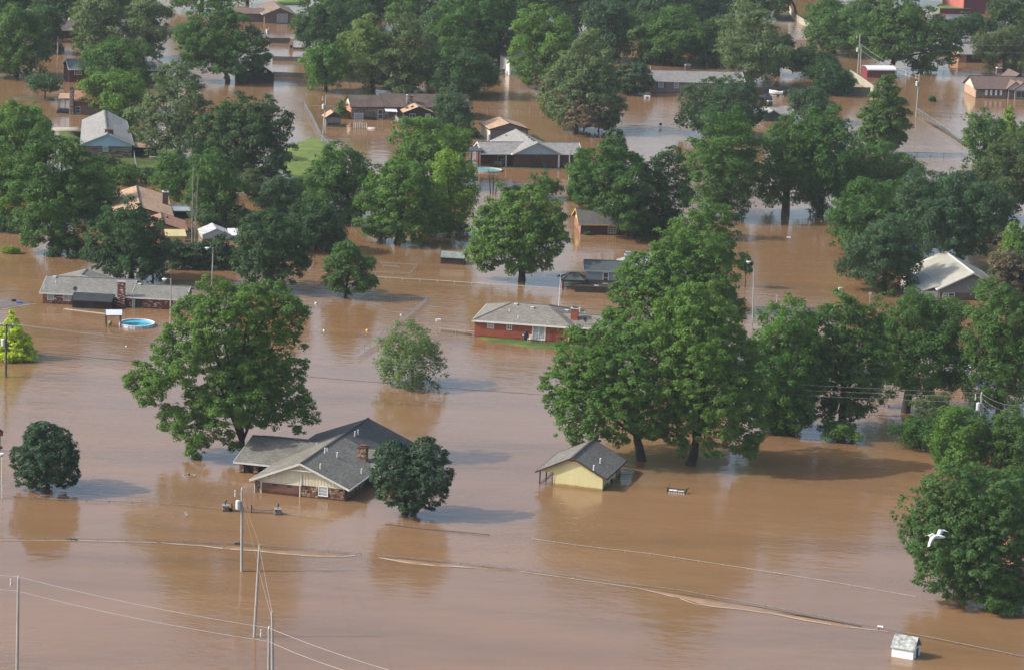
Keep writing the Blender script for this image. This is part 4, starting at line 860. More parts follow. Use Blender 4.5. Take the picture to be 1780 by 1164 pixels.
def house_L():
    q = Q(820, 195, 7.76)
    S = House('tan_garage', 'grey garage with an orange tan shingle roof', 'garage', q(247, 392), q(720, 392)); ze = S.onv(q(215, 235), -.3)[1]; L = 8.2; zp = S.onv(q(525, 152), -.3)[1]
    u, D = S.at(q(440, 62), zp); gm = plain('taupe_siding', (.155, .135, .13), .7, .08); S.wall(0, L, .02, D-.4, ze, gm); S.wall(-.03, -.001, .05, D-.4, ze, CREAM, name='side_wall')
    S.roof(S.gab_y(0, L, 0, D-.4, ze, zp, .4, .35), TAN, DKBROWN, ridge=CAPG); S.gable('y', 0, L, -.03, ze-.05, zp, gm, oe=.4, ze=ze); MB().box(.1, -.06, ze-.12, L, -.031, ze).build('trim_board', DKBROWN, S.root)
    MB().box(-.5, -.3, -.5, -.05, .2, 1.4).build('downspout', OFFW, S.root)
    H = House('grey_roofed_house', 'brick house with pale blue centre gable and broad grey roofs', 'house', q(560, 742), q(1340, 746), .05)
    z = H.onv(q(560, 566), -.4)[1]; xl = H.onv(q(140, 560), -.4)[0]; xr = H.onv(q(1480, 560), -.4)[0]
    zr = z+1.75; H.wall(.2, xr, 0, 8, z, DKB); H.wall(xl+.4, .2, 3.0, 8, z, DKB)
    H.roof(H.gab_x(xl+.2, xr, 0, 8, z, zr, .4, .4), GRYX, WHITE, ridge=CAPG); H.gable('x', 0, 8, xl+.2, z, zr, WHITE, oe=.4, ze=z)
    ua, zp = H.onv(q(895, 405), -1.2)[0], H.onv(q(895, 408), -1.2)[1]; u0 = H.onv(q(550, 552), -1.2)[0]; u1 = H.onv(q(1240, 556), -1.2)[0]; um = (u0+u1)/2
    uf, vf = H.at(q(710, 230), zp)
    H.roof([[(u0, -1.2, z+.06), (um, -1.2, zp), (um-1.2, vf, zp), (u0-1.2, vf, z+.06)], [(um, -1.2, zp), (u1, -1.2, z+.06), (u1-1.2, vf, z+.06), (um-1.2, vf, zp)]], GRYY, WHITE, ridge=CAPG)
    H.gable('y', u0+.5, u1-.5, -.75, z-.02, zp, plain('pale_blue_siding', (.40, .50, .54), .6, .06, streak=True), oe=.5, ze=z+.06); H.battens(u0+.8, u1-.8, -.751, z, lambda x: zp-.18-abs(x-um)*(zp-z)/((u1-u0)/2), plain('blue_line', (.30, .39, .43), .6), .35)
    m = MB(); m.box(um-1.6, -.85, zp-.75, um+1.6, -.76, zp-.66); m.build('gable_trim', WHITE, H.root); H.wall(u0+.6, u1-.6, -.7, 0, z-.03, DKB)
    H.wall(u1-1.0, u1-.65, -.78, -.701, z-.05, WHITE, name='corner_panel')
    for x in (xl+.5, xl+2.6, xl+5.0, xl+7.2): MB().box(x-.08, -.1, 0, x+.08, .06, z-.05).build('porch_post', WHITE if x > xl+4 else DKBROWN, H.root)
    H.winl(1.0, 1.7, .9, 1.9, -.01, GL, WHITE); H.winl(-2.6, -1.4, .3, 1.8, 3.0, GL, WHITE, 2, 2)
    H.chimney(*H.at(q(480, 385), 3.2), 1.1, .9, 2, 3.9, BRB, cap=CONC)
    for p in ((688, 268), (715, 290), (745, 318), (775, 350), (808, 375), (835, 395)): H.vent(q(*p), 'turtle')
    H.vent(q(930, 372), 'pipe'); H.vent(q(1010, 560), 'pipe')
    # veranda frame left
    F = House('veranda_frame', 'dark roofed veranda frame beside the far turquoise pool', 'veranda', q(20, 745), q(125, 745)); zz = F.onv(q(60, 520))[1]
    F.roof([[(-3, -.3, zz), (F.L+.3, -.3, zz), (F.L+.3, 3, zz+.35), (-3, 3, zz+.35)]], STEELD, STEELD, th=.08)
    for x in (-2.6, -.4, F.L-.5, F.L): MB().box(x-.09, 0, -1, x+.09, .18, zz).build('post', DKBROWN, F.root)
    m = MB(); [m.box(-2.6, .02, h, F.L, .1, h+.07) for h in (.6, 1.2)]; m.build('rail', DKBROWN, F.root)
    c = G(*q(180, 790)); t = thing('far_pool', 'pale turquoise pool in front of the grey roofed house', 'swimming pool', (c[0], c[1], 0)); k = 30; m = MB()
    P = lambda f, z: [(3.4*f*math.cos(2*math.pi*j/k), 2.9*f*math.sin(2*math.pi*j/k), z) for j in range(k)]
    m.poly(P(.97, .13)); m.build('pool_water', plain('pale_pool_water', (.20, .42, .42), .1, .1), t); m = MB(); A, B, Cc, Dd = P(1, -.8), P(1, .28), P(.96, .28), P(.96, -.5)
    for a, b in ((A, B), (B, Cc), (Cc, Dd)):
        for j in range(k): m.poly([a[j], a[(j+1) % k], b[(j+1) % k], b[j]])
    m.build('pool_wall', plain('pool_wall_cream', (.5, .5, .44), .6), t)
    t = thing('wheelie_bin', 'green wheelie bin against the brick wall below the pale blue gable', 'bin', tuple(H.wpt(*(H.onv(q(985, 740), -1.4)[0], -1.4), .05))); BG = plain('green_plastic', (.03, .07, .055), .5)
    MB().prism([(-.3, 0), (.3, 0), (.38, 1.05), (-.38, 1.05)], 'y', -.35, .35).build('body', BG, t); MB().box(-.42, -.42, 1.052, .42, .42, 1.14).build('lid', BG, t)
    t = thing('clothes_post', 'white T shaped clothes post in front of the blue gabled brick house', 'post', tuple(G(*q(785, 735)))); MB().tube([(0, 0, -.5), (0, 0, 1.45)], .06).build('post', WHITE, t); MB().bar((-.5, 0, 1.4), (.5, 0, 1.45), .08).build('arm', WHITE, t)
    t = thing('garden_bench', 'slatted bench under the porch of the grey roofed house', 'bench', tuple(H.wpt(*(H.onv(q(350, 720), .4)[0], .4), .1))); MB().box(-.9, -.25, .4, .9, .25, .46).build('seat', WOODG, t); MB().box(-.9, .2, .46, .9, .26, .95).build('backrest', WOODG, t)
    for x in (-.8, .8): MB().box(x-.05, -.22, -.1, x+.05, .22, .4).build('leg', WOODG, t)
house_L()

def house_far():
    q = Q(860, 0, 4.45)
    H = House('metal_workshop', 'cream metal workshop with a small white door behind the trees', 'workshop', q(113, 582), q(300, 583)); z = H.onv(q(113, 462))[1]; gm = plain('cream_metal', (.46, .46, .40), .5, .08, streak=True)
    H.wall(0, 9, 0, 10, z, gm); H.wall(-.04, -.001, .1, 10, z, WHITE, name='side_wall'); H.roof([[(-.2, -.2, z+.05), (4.5, -.2, z+.9), (4.5, 10.2, z+.9), (-.2, 10.2, z+.05)], [(4.5, -.2, z+.9), (9.2, -.2, z+.05), (9.2, 10.2, z+.05), (4.5, 10.2, z+.9)]], STEELD, STEELD)
    H.gable('y', 0, 9, -.03, z-.02, z+.95, gm, oe=.2, ze=z+.05); H.win(q(125, 527), q(156, 581), 0, GLB, WHITE, 1, 1, name='door'); H.win(q(202, 485), q(250, 582), 0, GLB, OFFW, 1, 4, name='roller_door')
    t = thing('water_barrel', 'dark barrel beside the cream metal workshop', 'barrel', tuple(G(*q(63, 572)))); MB().lathe((0, 0, -.5), [(.55, 0), (.6, .7), (.55, 1.5)], 12).build('drum', STEELD, t); MB().lathe((0, 0, 1.001), [(.57, 0), (.57, .06)], 12).build('lid', BLACKP, t)
    H = House('grey_ranch_house', 'long ash grey roofed brick ranch beside the dense round cedar', 'house', q(1212, 716), q(1500, 722)); z = H.onv(q(1210, 628), -.4)[1]; L = H.onv(Q(880, 0, 3.88)(1600, 560), -.4)[0]
    H.wall(0, L, 0, 9, z, brick('taupe_brick', (.24, .18, .15), (.20, .15, .125), (.25, .21, .19))); H.roof(H.gab_x(.1, L, 0, 9.4, z, z+1.95, .45, .5), shingle('ranch_ash_shingle', (.27, .255, .245), 'x', amt=.3), WHITE, ridge=CAPG); H.gable('x', 0, 9, 0, z-.05, z+1.9, WHITE, oe=.45, ze=z)
    H.win(q(1268, 634), q(1304, 674), 0, GLB, WHITE, 1, 2); H.win(q(1390, 642), q(1420, 680), 0, GLB, WHITE, 1, 2)
    for p in ((1256, 634, 1264, 676), (1308, 634, 1316, 676)): (a, z1), (b, z0) = H.onv(q(p[0], p[1])), H.onv(q(p[2], p[3])); MB().box(a, -.06, z0, b, -.002, z1).build('shutter', STEELD, H.root)
    uc, vc = H.at(q(1467, 530), z+1.9); H.chimney(uc, 5.2, 1.2, 1, z+1, z+3.2, BRB, cap=CONC)
    for p in ((1645, 545), (1668, 545)): H.vent(q(*p), 'pipe')
    MB().tube([(uc-9, 5, z+1.5), (uc-9, 5, z+2.9)], .05).build('vent_pipe', WHITE, H.rp)
    t = thing('propane_tank', 'white box half sunk in the water before the ash grey ranch', 'box', tuple(G(*q(1178, 758)))); MB().box(-.7, -.4, -.3, .7, .4, .5).build('case', PLASTICW, t); MB().box(-.3, -.42, .0, .35, -.401, .3).build('panel', STEELD, t)
    q = Q(1440, 80, 8.9)
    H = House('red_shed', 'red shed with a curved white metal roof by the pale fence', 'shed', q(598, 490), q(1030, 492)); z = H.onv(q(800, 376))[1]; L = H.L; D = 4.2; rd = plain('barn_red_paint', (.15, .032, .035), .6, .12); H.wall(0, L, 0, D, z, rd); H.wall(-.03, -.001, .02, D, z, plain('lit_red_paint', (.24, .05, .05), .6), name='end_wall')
    arc = [(D/2-(D/2+.2)*math.cos(a), z+.85*math.sin(a)) for a in np.linspace(0, math.pi, 9)]
    r = H.roof([[(-.15, a[0], a[1]), (L+.15, a[0], a[1]), (L+.15, b[0], b[1]), (-.15, b[0], b[1])] for a, b in zip(arc, arc[1:])], PLASTICW, None, th=.05)
    MB().prism([(0.02, z)]+[(max(.02, min(D-.02, a[0])), a[1]-.05) for a in arc[1:-1]]+[(D-.02, z)], 'x', -.03, .05).build('gable', rd, H.root)
    q = Q(1650, 110, 6.847)
    H = House('brown_roofed_house', 'brick house with brown roof and cream end gable at the far right', 'house', q(312, 416), q(890, 427)); z = H.onv(q(310, 308), -.4)[1]; L = 22; D = H.at(q(157, 345), 0)[1]; D = max(8., min(11., D)); zr = z+2.5
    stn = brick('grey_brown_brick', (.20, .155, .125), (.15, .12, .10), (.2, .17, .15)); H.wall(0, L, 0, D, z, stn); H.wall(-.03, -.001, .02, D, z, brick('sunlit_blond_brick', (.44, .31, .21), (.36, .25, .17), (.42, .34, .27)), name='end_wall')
    RB = shingle('brown_roof_shingle', (.165, .118, .105), 'x', amt=.3); H.roof(H.gab_x(0, L, 0, D, z, zr, .45, .4), RB, DKBROWN, ridge=CAPD); H.gable('x', 0, D, -.06, z, zr, CREAM, oe=.45, ze=z)
    stone_face(H, [('y', 0, 3.2, 0, -1, -.2, z-.08), ('y', 8, 9.6, 0, -1, -.2, z-.08)], LEDGE, 61, rh=(.1, .2), rw=(.4, 1.2))
    for k in range(3): a = H.onv(q(455+k*57, 320)); bq = H.onv(q(490+k*57, 380)); H.winl(a[0], bq[0], bq[1], a[1], 0, GL, STEELD, 1, 2)
    for x in (430, 487, 545, 603): (a, z1), (b, z0) = H.onv(q(x, 316)), H.onv(q(x+22, 384)); MB().box(a, -.09, z0, b, -.06, z1).build('shutter', WHITE, H.root)
    H.win(q(692, 322), q(742, 420), 0, GLD, DKBROWN, 1, 1, name='door')
    for x0, x1, zz, dp in ((683, 900, z+2.0, -1.0), (760, 1010, z+1.9, -1.8)):
        a = H.onv(q(x0, 295), dp)[0]; b = H.onv(q(x1, 300), dp)[0]; H.roof([[(a, dp, z+.05), ((a+b)/2, dp, zz), ((a+b)/2, D/2, zz), (a, D/2, z+.05)], [((a+b)/2, dp, zz), (b, dp, z+.05), (b, D/2, z+.05), ((a+b)/2, D/2, zz)]], shingle('brown_gable_shingle', (.21, .145, .125), 'y', amt=.3), DKBROWN); H.gable('y', a+.4, b-.4, dp+.3, z-.02, zz, OFFW, oe=.4, ze=z+.05)
        MB().box(a+.6, dp+.35, -1, a+.75, dp+.5, z).build('porch_post', OFFW, H.root); H.wall(a+.7, b-.5, dp+1.1+(.5 if dp < -1.5 else 0), -.05, z-.05, stn); H.winl((a+b)/2-1.2, (a+b)/2+1.2, .3, z-.4, dp+1.1+(.5 if dp < -1.5 else 0), GL, OFFW, 2, 1)
    H.roof(H.gab_y(9, 15, 5, D+4, z+.6, zr+.7, .3, .3), RB, DKBROWN); H.chimney(*H.at(q(590, 95), zr), 1.2, 1, zr-.5, zr+.75, BRB, cap=WHITE)
    q = Q(1580, 430, 8.9)
    H = House('white_roofed_house', 'grey sided house with a big white metal roof', 'house', q(470, 805), q(1440, 818)); L = H.L; ze = H.onv(q(455, 655), -.7)[1]; zp = H.onv(q(965, 400), -.7)[1]; ua = H.onv(q(965, 400), -.7)[0]; uf, D = H.at(q(675, 55), zp)
    WM = plain('white_metal_roof', (.50, .485, .41), .5, .10, (.3, 5), streak=True); gs = plain('grey_lap_siding', (.215, .225, .225), .6, .06); H.wall(0, L, 0, D-.8, ze, BRB); sl = (zp-ze)/(L/2+.6); xm = L/2
    r = H.roof([[(-.6, -.7, ze), (xm, -.7, zp), (xm, D, zp), (-.6, D, ze)], [(xm, -.7, zp), (L+.6, -.7, ze), (L+.6, D, ze), (xm, D, zp)]], WM, WHITE, th=.08)
    zg = H.onv(q(800, 705))[1]; rz = lambda x: zp-.16-abs(x-xm)*sl; H.gable('y', 0, L, -.02, zg, zp, gs, oe=.6, ze=ze); H.boards('y', 0, L, -.02, zg, zp-.2, gs, .24, rz); MB().box(xm-1.9, -.12, zp-1.05, xm+1.9, -.06, zp-.9).build('gable_trim', gs, H.root)
    m = MB()
    for i in range(int(D/.45)):
        y = -.5+i*.45
        for s in (-1, 1): m.bar((xm+s*.05, y, zp+.01), (xm+s*(L/2+.58), y, ze+.02), .03, .05)
    m.build('seam', WM, r, kind='stuff'); MB().bar((xm, -.7, zp+.03), (xm, D, zp+.03), .35, .06).build('ridge_cap', WHITE, r)
    H.win(q(530, 712), q(608, 785), 0, GLB, WHITE, 1, 2); H.win(q(618, 712), q(694, 785), 0, GL, WHITE, 1, 2); H.win(q(1036, 722), q(1112, 786), 0, GL, WHITE, 1, 2); H.win(q(1124, 722), q(1204, 786), 0, GL, WHITE, 1, 2)
    (xa, ya) = H.at(q(255, 395), ze+.35); (xb, yb) = H.at(q(320, 300), ze+1.0)
    H.roof([[(-3.4, .6, ze-.55), (0.2, .6, ze+.55), (.2, D*.62, ze+.55), (-3.4, D*.62, ze-.55)]], plain('white_annex_roof', (.56, .56, .50), .45, .07), WHITE, th=.07, label='lower white roof of the side annex'); m = MB()
    for i in range(int(D*.62/.3)): y = .7+i*.3; m.bar((-3.38, y, ze-.52), (.2, y, ze+.57), .03, .05)
    m.build('seam', WM, H.rp, kind='stuff'); H.wall(-3, -.002, 1, D*.6, ze-.6, WHITE, name='annex_wall'); H.wall(-2.2, -.003, D*.64, D-1, ze-.2, WHITE, name='rear_wall')
    for p in ((870, 205), (900, 225)): H.vent(q(*p), 'pipe', STEELD)
    q = Q(520, 420, 5.5625)
    H = House('dark_plank_shed', 'dark plank shed with pale green roof standing alone in open water', 'shed', q(1368, 213), q(1590, 226)); z = H.onv(q(1368, 152))[1]; L = H.L; H.wall(0, L, 0, 2.6, z, WOODD); H.roof(H.gab_x(0, L, 0, 2.6, z, z+.9, .15, .15), shingle('pale_green_shingle', (.24, .285, .265), 'x', amt=.3), WOODD, th=.05, fh=.1); H.boards('y', 0, L, 0, -.4, z-.02, plain('dark_red_plank', (.05, .03, .03), .8, .3), .2); H.gable('x', 0, 2.6, L-.07, z-.02, z+.88, WOODD, oe=.15, ze=z)
    q = Q(380, 0, 7.275)
    H = House('brown_gabled_house', 'dim brown house with twin front window at the top of the view', 'house', q(640, 297), q(950, 301)); ze = H.onv(q(560, 188), -.6)[1]; zp = H.onv(q(775, 97), -.6)[1]; L = H.L; bm = plain('brown_siding', (.15, .11, .10), .7, .1)
    H.wall(-1.2, L+.4, 0, 14, ze, bm); H.roof(H.gab_y(-1.4, L+.5, 0, 15, ze, zp, .6, .6), shingle('dull_tan_shingle', (.27, .20, .16), 'y'), OFFW); H.gable('y', -1.2, L+.4, -.05, ze-.05, zp, bm, oe=.6, ze=ze); H.win(q(742, 182), q(798, 282), -.05, GLB, OFFW, 1, 2); H.win(q(806, 182), q(865, 282), -.05, GLB, OFFW, 1, 2)
    H.wall(-9, -1.25, 3, 10, ze-.2, bm); H.roof(H.gab_x(-9, -1.2, 3, 10, ze-.2, ze+1, .4, .4), shingle('dull_brown_shingle', (.2, .15, .12), 'x'), DKBROWN)
    H = House('black_barn_shed', 'black barn shaped shed with a tiny white window', 'shed', q(432, 1042), q(698, 1044)); gambrel(H, H.L, 4.5, H.onv(q(432, 940))[1], H.onv(q(570, 852))[1], plain('black_green_paint', (.016, .022, .024), .7), STEELD); H.win(q(575, 892), q(605, 918), -.01, GLB, WHITE, 2, 2)
    H = House('dark_red_shed', 'low dark red shed between the big tree trunk and the black barn shed', 'shed', q(225, 1048), q(415, 1050)); z = H.onv(q(225, 955))[1]; H.wall(0, H.L, 0, 3, z, plain('dull_red', (.06, .028, .028), .7)); H.roof(H.gab_x(0, H.L, 0, 3, z, z+.8, .3, .2), GRYX, DKBROWN); H.winl(1.5, 2.3, .3, 1, 0, GLD, DKBROWN)
    q = Q(1300, 100, 9.7)
    H = House('slate_gabled_house', 'small dark slate gable with chimney just below the moored boat', 'house', q(285, 1075), q(560, 1078)); ze = H.onv(q(290, 985), -.4)[1]; zp = H.onv(q(420, 888), -.4)[1]; L = H.L; dm = plain('slate_siding', (.07, .085, .095), .7)
    H.wall(0, L, 0, 12, ze, dm); H.roof(H.gab_y(0, L, 0, 8, ze, zp, .4, .4), GRYY, OFFW, ridge=CAPG); H.gable('y', 0, L, -.04, ze-.03, zp, dm, oe=.4, ze=ze); H.roof(H.gab_x(L-1, L+3.2, 1, 9, ze-.1, zp+.2, .4, .4), GRYX, OFFW); H.wall(L, L+3, 1.3, 9, ze-.1, dm); H.chimney(L/2+.4, 5, 1.0, .9, ze, zp+1.2, BRB, cap=OFFW); H.wall(-6, -.1, 5, 11, ze-.2, dm); H.roof(H.gab_x(-6, 0, 4.5, 11, ze-.2, zp-.2, .4, .4), GRYX, OFFW)
    q = Q(1340, 0, 4.045)
    H = House('orange_brick_house', 'orange brick house with open dark garage under the far right trees', 'house', q(1318, 440), q(1480, 443)); z = H.onv(q(1365, 382), -.4)[1]; H.wall(0, 12, 0, 8, z, ORB); H.roof(H.gab_x(0, 12, 0, 8, z, z+2.2, .4, .3), GRYX, OFFW, ridge=CAPG); H.winl(2.2, 6.2, -.5, z-.4, 0, GLD, DKBROWN, name='garage_door')
    H = House('brown_slab_house', 'brown roofed house end showing between the trees near the white vinyl fence', 'house', q(105, 385), q(245, 386)); z = H.onv(q(105, 352))[1]; H.wall(0, 8, 0, 8, z, DKB); H.roof(H.gab_x(0, 8, 0, 8, z, z+2.2, .4, .3), shingle('rust_shingle', (.26, .17, .135), 'x'), DKBROWN); H.winl(2, 3.2, .2, z-.2, 0, GLD, OFFW)
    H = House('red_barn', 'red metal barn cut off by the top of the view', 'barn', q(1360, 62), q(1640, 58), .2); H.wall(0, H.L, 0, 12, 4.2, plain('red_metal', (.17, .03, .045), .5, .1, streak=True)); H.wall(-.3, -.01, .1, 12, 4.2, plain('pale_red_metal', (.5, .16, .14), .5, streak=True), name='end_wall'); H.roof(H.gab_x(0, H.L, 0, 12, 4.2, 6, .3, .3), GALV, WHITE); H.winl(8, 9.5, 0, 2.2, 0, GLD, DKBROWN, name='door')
    q = Q(1690, 900, 6.84)
    H = House('red_roofed_house', 'rust red shingle roof at the right edge beside the big leafy tree', 'house', q(480, 680), q(720, 690)); z = H.onv(q(500, 505), -.5)[1]; H.wall(0, 9, 0, 9, z, ORB); H.roof(H.gab_x(0, 9, 0, 9, z, z+2.4, .5, .5), shingle('rust_red_shingle', (.20, .095, .075), 'x', amt=.3), DKBROWN); H.roof([[(-1.5, -3.0, .75), (9, -3.0, .75), (9, -.05, 1.3), (-1.5, -.05, 1.3)]], DKBROWN, DKBROWN, th=.08, label='dark porch roof'); H.winl(2, 3, .3, 1.2, 0, GL, OFFW)
    for x in (-1.3, 3, 8.5): MB().box(x-.07, -2.9, -1, x+.07, -2.76, .7).build('porch_post', OFFW, H.root)
    H = House('white_house', 'white house glimpsed through the dark trees right of centre', 'house', (1612, 668), (1680, 672)); H.wall(0, H.L, 0, 8, 2.2, WHITE); H.roof(H.gab_x(0, H.L, 0, 8, 2.2, 4, .5, .4), GRYX, WHITE); H.winl(1.5, 2.5, .5, 1.7, 0, GL, WHITE); H.winl(3.6, 4.8, .5, 1.7, 0, GL, WHITE)
    H = House('beige_house', 'beige roofed house hidden behind the pale tall trees at top left', 'house', (84, 66), (136, 66)); H.wall(0, H.L, 0, 8, 2.0, DKB); H.roof(H.gab_x(0, H.L, 0, 8, 2.0, 4, .5, .4), shingle('pink_shingle', (.52, .38, .32), 'x'), OFFW); H.winl(1.5, 2.5, .5, 1.7, 0, GL, WHITE)
    H = House('pale_back_house', 'pale grey house wall between treetops above the cream workshop', 'house', (918, 26), (948, 26)); H.wall(-2, H.L, 0, 7, 3.0, plain('pale_wall', (.33, .34, .33), .7)); H.roof(H.gab_x(-2, H.L, 0, 7, 3.0, 4.6, .4, .4), shingle('white_shingle', (.5, .5, .48), 'x'), WHITE); H.winl(1, 2, 1, 2, 0, GL, WHITE)
    H = House('pink_brick_house', 'low pale brick house between the two trees left of the dark oak behind', 'house', (738, 134), (772, 134)); H.wall(-1, H.L, 0, 7, 1.6, BRB); H.roof(H.gab_x(-1, H.L, 0, 7, 1.6, 3.2, .4, .4), shingle('pinkish_shingle', (.32, .2, .16), 'x'), OFFW); H.winl(1, 2, .3, 1.2, 0, GL, WHITE)
house_far()

# white gambrel playhouse in the foreground
def playhouse():
    q = Q(1530, 1080, 13.855)
    a = G(*q(790, 920)); b = G(*q(270, 830)); H = House('white_barn_shed', 'small white barn shed with mossy grey gambrel roof by the waterline', 'shed', q(270, 830), q(790, 920))
    L = H.L; D = max(1.6, H.at(q(1050, 800), 0)[1]); ze = H.onv(q(790, 690), -.1)[1]; zr = ze+.95*D*.55
    zr = ze+1.15
    k = D*.27; pr = [(-.14, ze-.05), (k, ze+.72), (D/2, zr), (D-k, ze+.72), (D+.14, ze-.05)]
    mm, n, l, bb = nodes('mossy_old_shingle'); tc = n.new('ShaderNodeTexCoord'); c = ramp(n, l, noise(n, l, tc.outputs['Object'], 2.2, 6, .7), [(.36, (.13, .13, .12)), (.5, (.27, .28, .26)), (.62, (.42, .45, .44))]); l.new(c, bb.inputs['Base Color']); bb.inputs['Roughness'].default_value = .9
    r = H.roof([[(-.12, p[0], p[1]), (L+.12, p[0], p[1]), (L+.12, s[0], s[1]), (-.12, s[0], s[1])] for p, s in zip(pr, pr[1:])], mm, None, th=.05)
    wp = plain('bright_white_paint', (.78, .79, .78), .5, .07, streak=True); H.wall(0, L-.04, 0, D, ze+.02, wp)
    rowm = MB(); [rowm.bar((-.13, p[0]-.02, p[1]), (L+.13, p[0]-.02, p[1]), .03, .05) for p in (pr[0], pr[4])]; rowm.build('fascia', plain('grey_edge', (.3, .3, .29), .8), r)
    for x0, x1, z1 in ((0.02, D*.42, ze+.02), (D*.78, D-.02, ze+.02)): MB().box(L-.039, x0, -1, L, x1, z1).build('end_panel', wp, H.root)
    MB().box(L-.038, D*.42, -1, L-.01, D*.78, ze-.02).build('doorway', GLD, H.root); MB().box(L-.02, D*.40, ze-.06, L+.03, D*.80, ze+.06).build('door_lintel', wp, H.root)
    for x in (0.01, L-.06): MB().prism([(0, ze+.02), (D, ze+.02), (D-k, ze+.66), (D/2, zr-.08), (k, ze+.66)], 'x', x, x+.05).build('gable', plain('weathered_gable', (.16, .15, .145), .9, .35, (3, 12)), H.root)
    MB().box(L, D*.3, ze-.03, L+.02, D*.40, ze+.5).build('trim_board', wp, H.root)
playhouse()

# ------------------------------------------------------------------ fences
def poly3(pp, z=0.): return [V(*G(*p, z)[:2], 0) for p in pp]
def fence(name, label, pp, h, mat=GALV, step=3.0, r=.035, mesh=0, cat='fence', group=None, h1=None):
    P = poly3(pp); t = thing(name, label, cat, tuple(P[0]), 0, group); o = P[0]; rails = []; posts = []; wires = MB(); tot = sum(np.linalg.norm(b-a) for a, b in zip(P, P[1:])); run = 0
    for a, b in zip(P, P[1:]):
        L = np.linalg.norm(b-a); n = max(1, int(round(L/step)))
        hh = lambda s: h if h1 is None else h+(h1-h)*(run+s)/tot
        rails.append((a-o+V(0, 0, hh(0)), b-o+V(0, 0, hh(L))))
        for i in range(n):
            q = a+(b-a)*i/n-o; posts.append((q, hh(L*i/n)))
        if mesh:
            k = int(L/mesh)
            for i in range(k):
                s = L*i/k; e = (b-a)/L; H0 = hh(s); q = a+e*s-o; w = V(0, 0, .2)
                d1 = q+e*min(H0+.15, L-s); wires.bar(q+V(0, 0, -.1), d1+V(0, 0, H0), .012); wires.bar(q+V(0, 0, H0), d1+V(0, 0, -.1), .012)
        run += L
    posts.append((P[-1]-o, hh(0) if h1 is None else h1))
    m = MB(); m.tube([rails[0][0]]+[x[1] for x in rails], r, 6); m.build('rail', mat, t)
    proto = None
    for q, hh2 in posts[:90]:
        if proto is None: proto = MB().tube([(0, 0, -1.5), (0, 0, 1)], .04, 6).build('post', mat, t); ob = proto
        else: ob = proto.copy(); COL.objects.link(ob); ob.parent = t
        ob.location = (q[0], q[1], hh2-1+.05)
    if wires.v: wires.build('wire_mesh', mat, t, kind='stuff')
    return t
fence('chain_link_fence', 'chain link fence running down from the plank shed to the lawn', [(529, 188), (545, 216), (559, 246), (578, 266)], 1.25, mesh=.28, step=2.5)
fence('chain_link_fence', 'thin wire fence across the water behind the plank shed', [(529, 192), (605, 194)], 1.1)
fence('chain_link_fence', 'thin pale fence across the water in front of the long brown house', [(562, 250), (690, 251), (740, 252)], 1.0)
fence('pen_fence', 'almost drowned fence making a rectangle around open water behind the small tree', [(545, 458), (652, 459), (724, 463), (711, 478), (537, 471), (545, 458)], .35, mesh=.4, h1=.3)
fence('pen_fence', 'short drowned rail inside the rectangular fence', [(666, 464), (694, 466)], .25)
fence('chain_link_fence', 'long white fence rail just above water from the small tree to the flagpole', [(600, 479), (640, 483), (760, 490), (880, 498), (968, 503)], .26, mat=OFFW, r=.035)
fence('chain_link_fence', 'chain link fence corner sinking towards the small leafy tree', [(560, 516), (650, 519), (742, 523), (722, 541), (690, 567), (655, 597), (622, 620)], .35, mesh=.3, h1=1.1)
fence('wire_fence', 'thin wire fence joining the left corner of the red brick house', [(760, 580), (824, 586)], .9)
fence('chain_link_fence', 'chain link fence slanting across the water at the upper right', [(1594, 196), (1622, 215), (1650, 234), (1676, 254)], 1.0, mesh=.35)
fence('wire_fence', 'thin dark fence standing in the water below the brown roofed house', [(1600, 198), (1652, 206), (1710, 208)], 1.0, mat=STEELD)
fence('wire_fence', 'thin dark fence crossing the pale water at the right edge of the tall cedar', [(1572, 272), (1640, 274), (1672, 274)], .9, mat=STEELD)
fence('wire_fence', 'pale wire fence behind the red shed with the white roof', [(1557, 127), (1640, 131), (1700, 133), (1770, 134)], 1.1)
fence('wire_fence', 'wire fence in front of the grey house by the tan garage', [(820, 195), (900, 197), (940, 198)], 1.2)
fence('wire_fence', 'galvanised fence running from the blue gabled house towards the camera', [(232, 270), (235, 290), (238, 308)], 1.5, mesh=.3)
fence('wire_fence', 'low galvanised fence beneath the tan patio roof', [(234, 272), (262, 272), (290, 273)], 1.1)
fence('drowned_fence', 'nearly drowned fence top from the left edge to the stone gate pillar', [(-10, 862), (60, 866), (110, 870), (230, 874), (330, 880), (386, 886)], .20, mesh=0, r=.035, mat=WOODG)
fence('drowned_fence', 'drowned fence top right of the stone gate pillar', [(488, 893), (520, 898), (575, 905)], .18, r=.035, mat=WOODG)
fence('drowned_fence', 'long pale drowned fence top from the yellow cottage to the big leafy tree', [(925, 937), (1000, 948), (1130, 963), (1300, 989), (1440, 1011), (1592, 1038)], .14, r=.022, mat=plain('silver_grey_rail', (.42, .41, .38), .6))
fence('drowned_fence', 'short drowned fence top below the twin topped tree', [(670, 911), (740, 920), (800, 925), (850, 930)], .10, r=.05, mat=STEELD)
fence('drowned_fence', 'drowned fence top at the left along the tan spill of water', [(-10, 937), (120, 938), (270, 941), (415, 945), (470, 950), (570, 959), (628, 964)], .20, r=.035, mat=WOODG)
fence('drowned_fence', 'drowned fence top running past the white barn shed to the right edge', [(652, 966), (760, 976), (880, 988), (1000, 1004), (1180, 1027), (1330, 1054), (1480, 1083), (1620, 1110), (1790, 1145)], .20, r=.04, mat=WOODG)

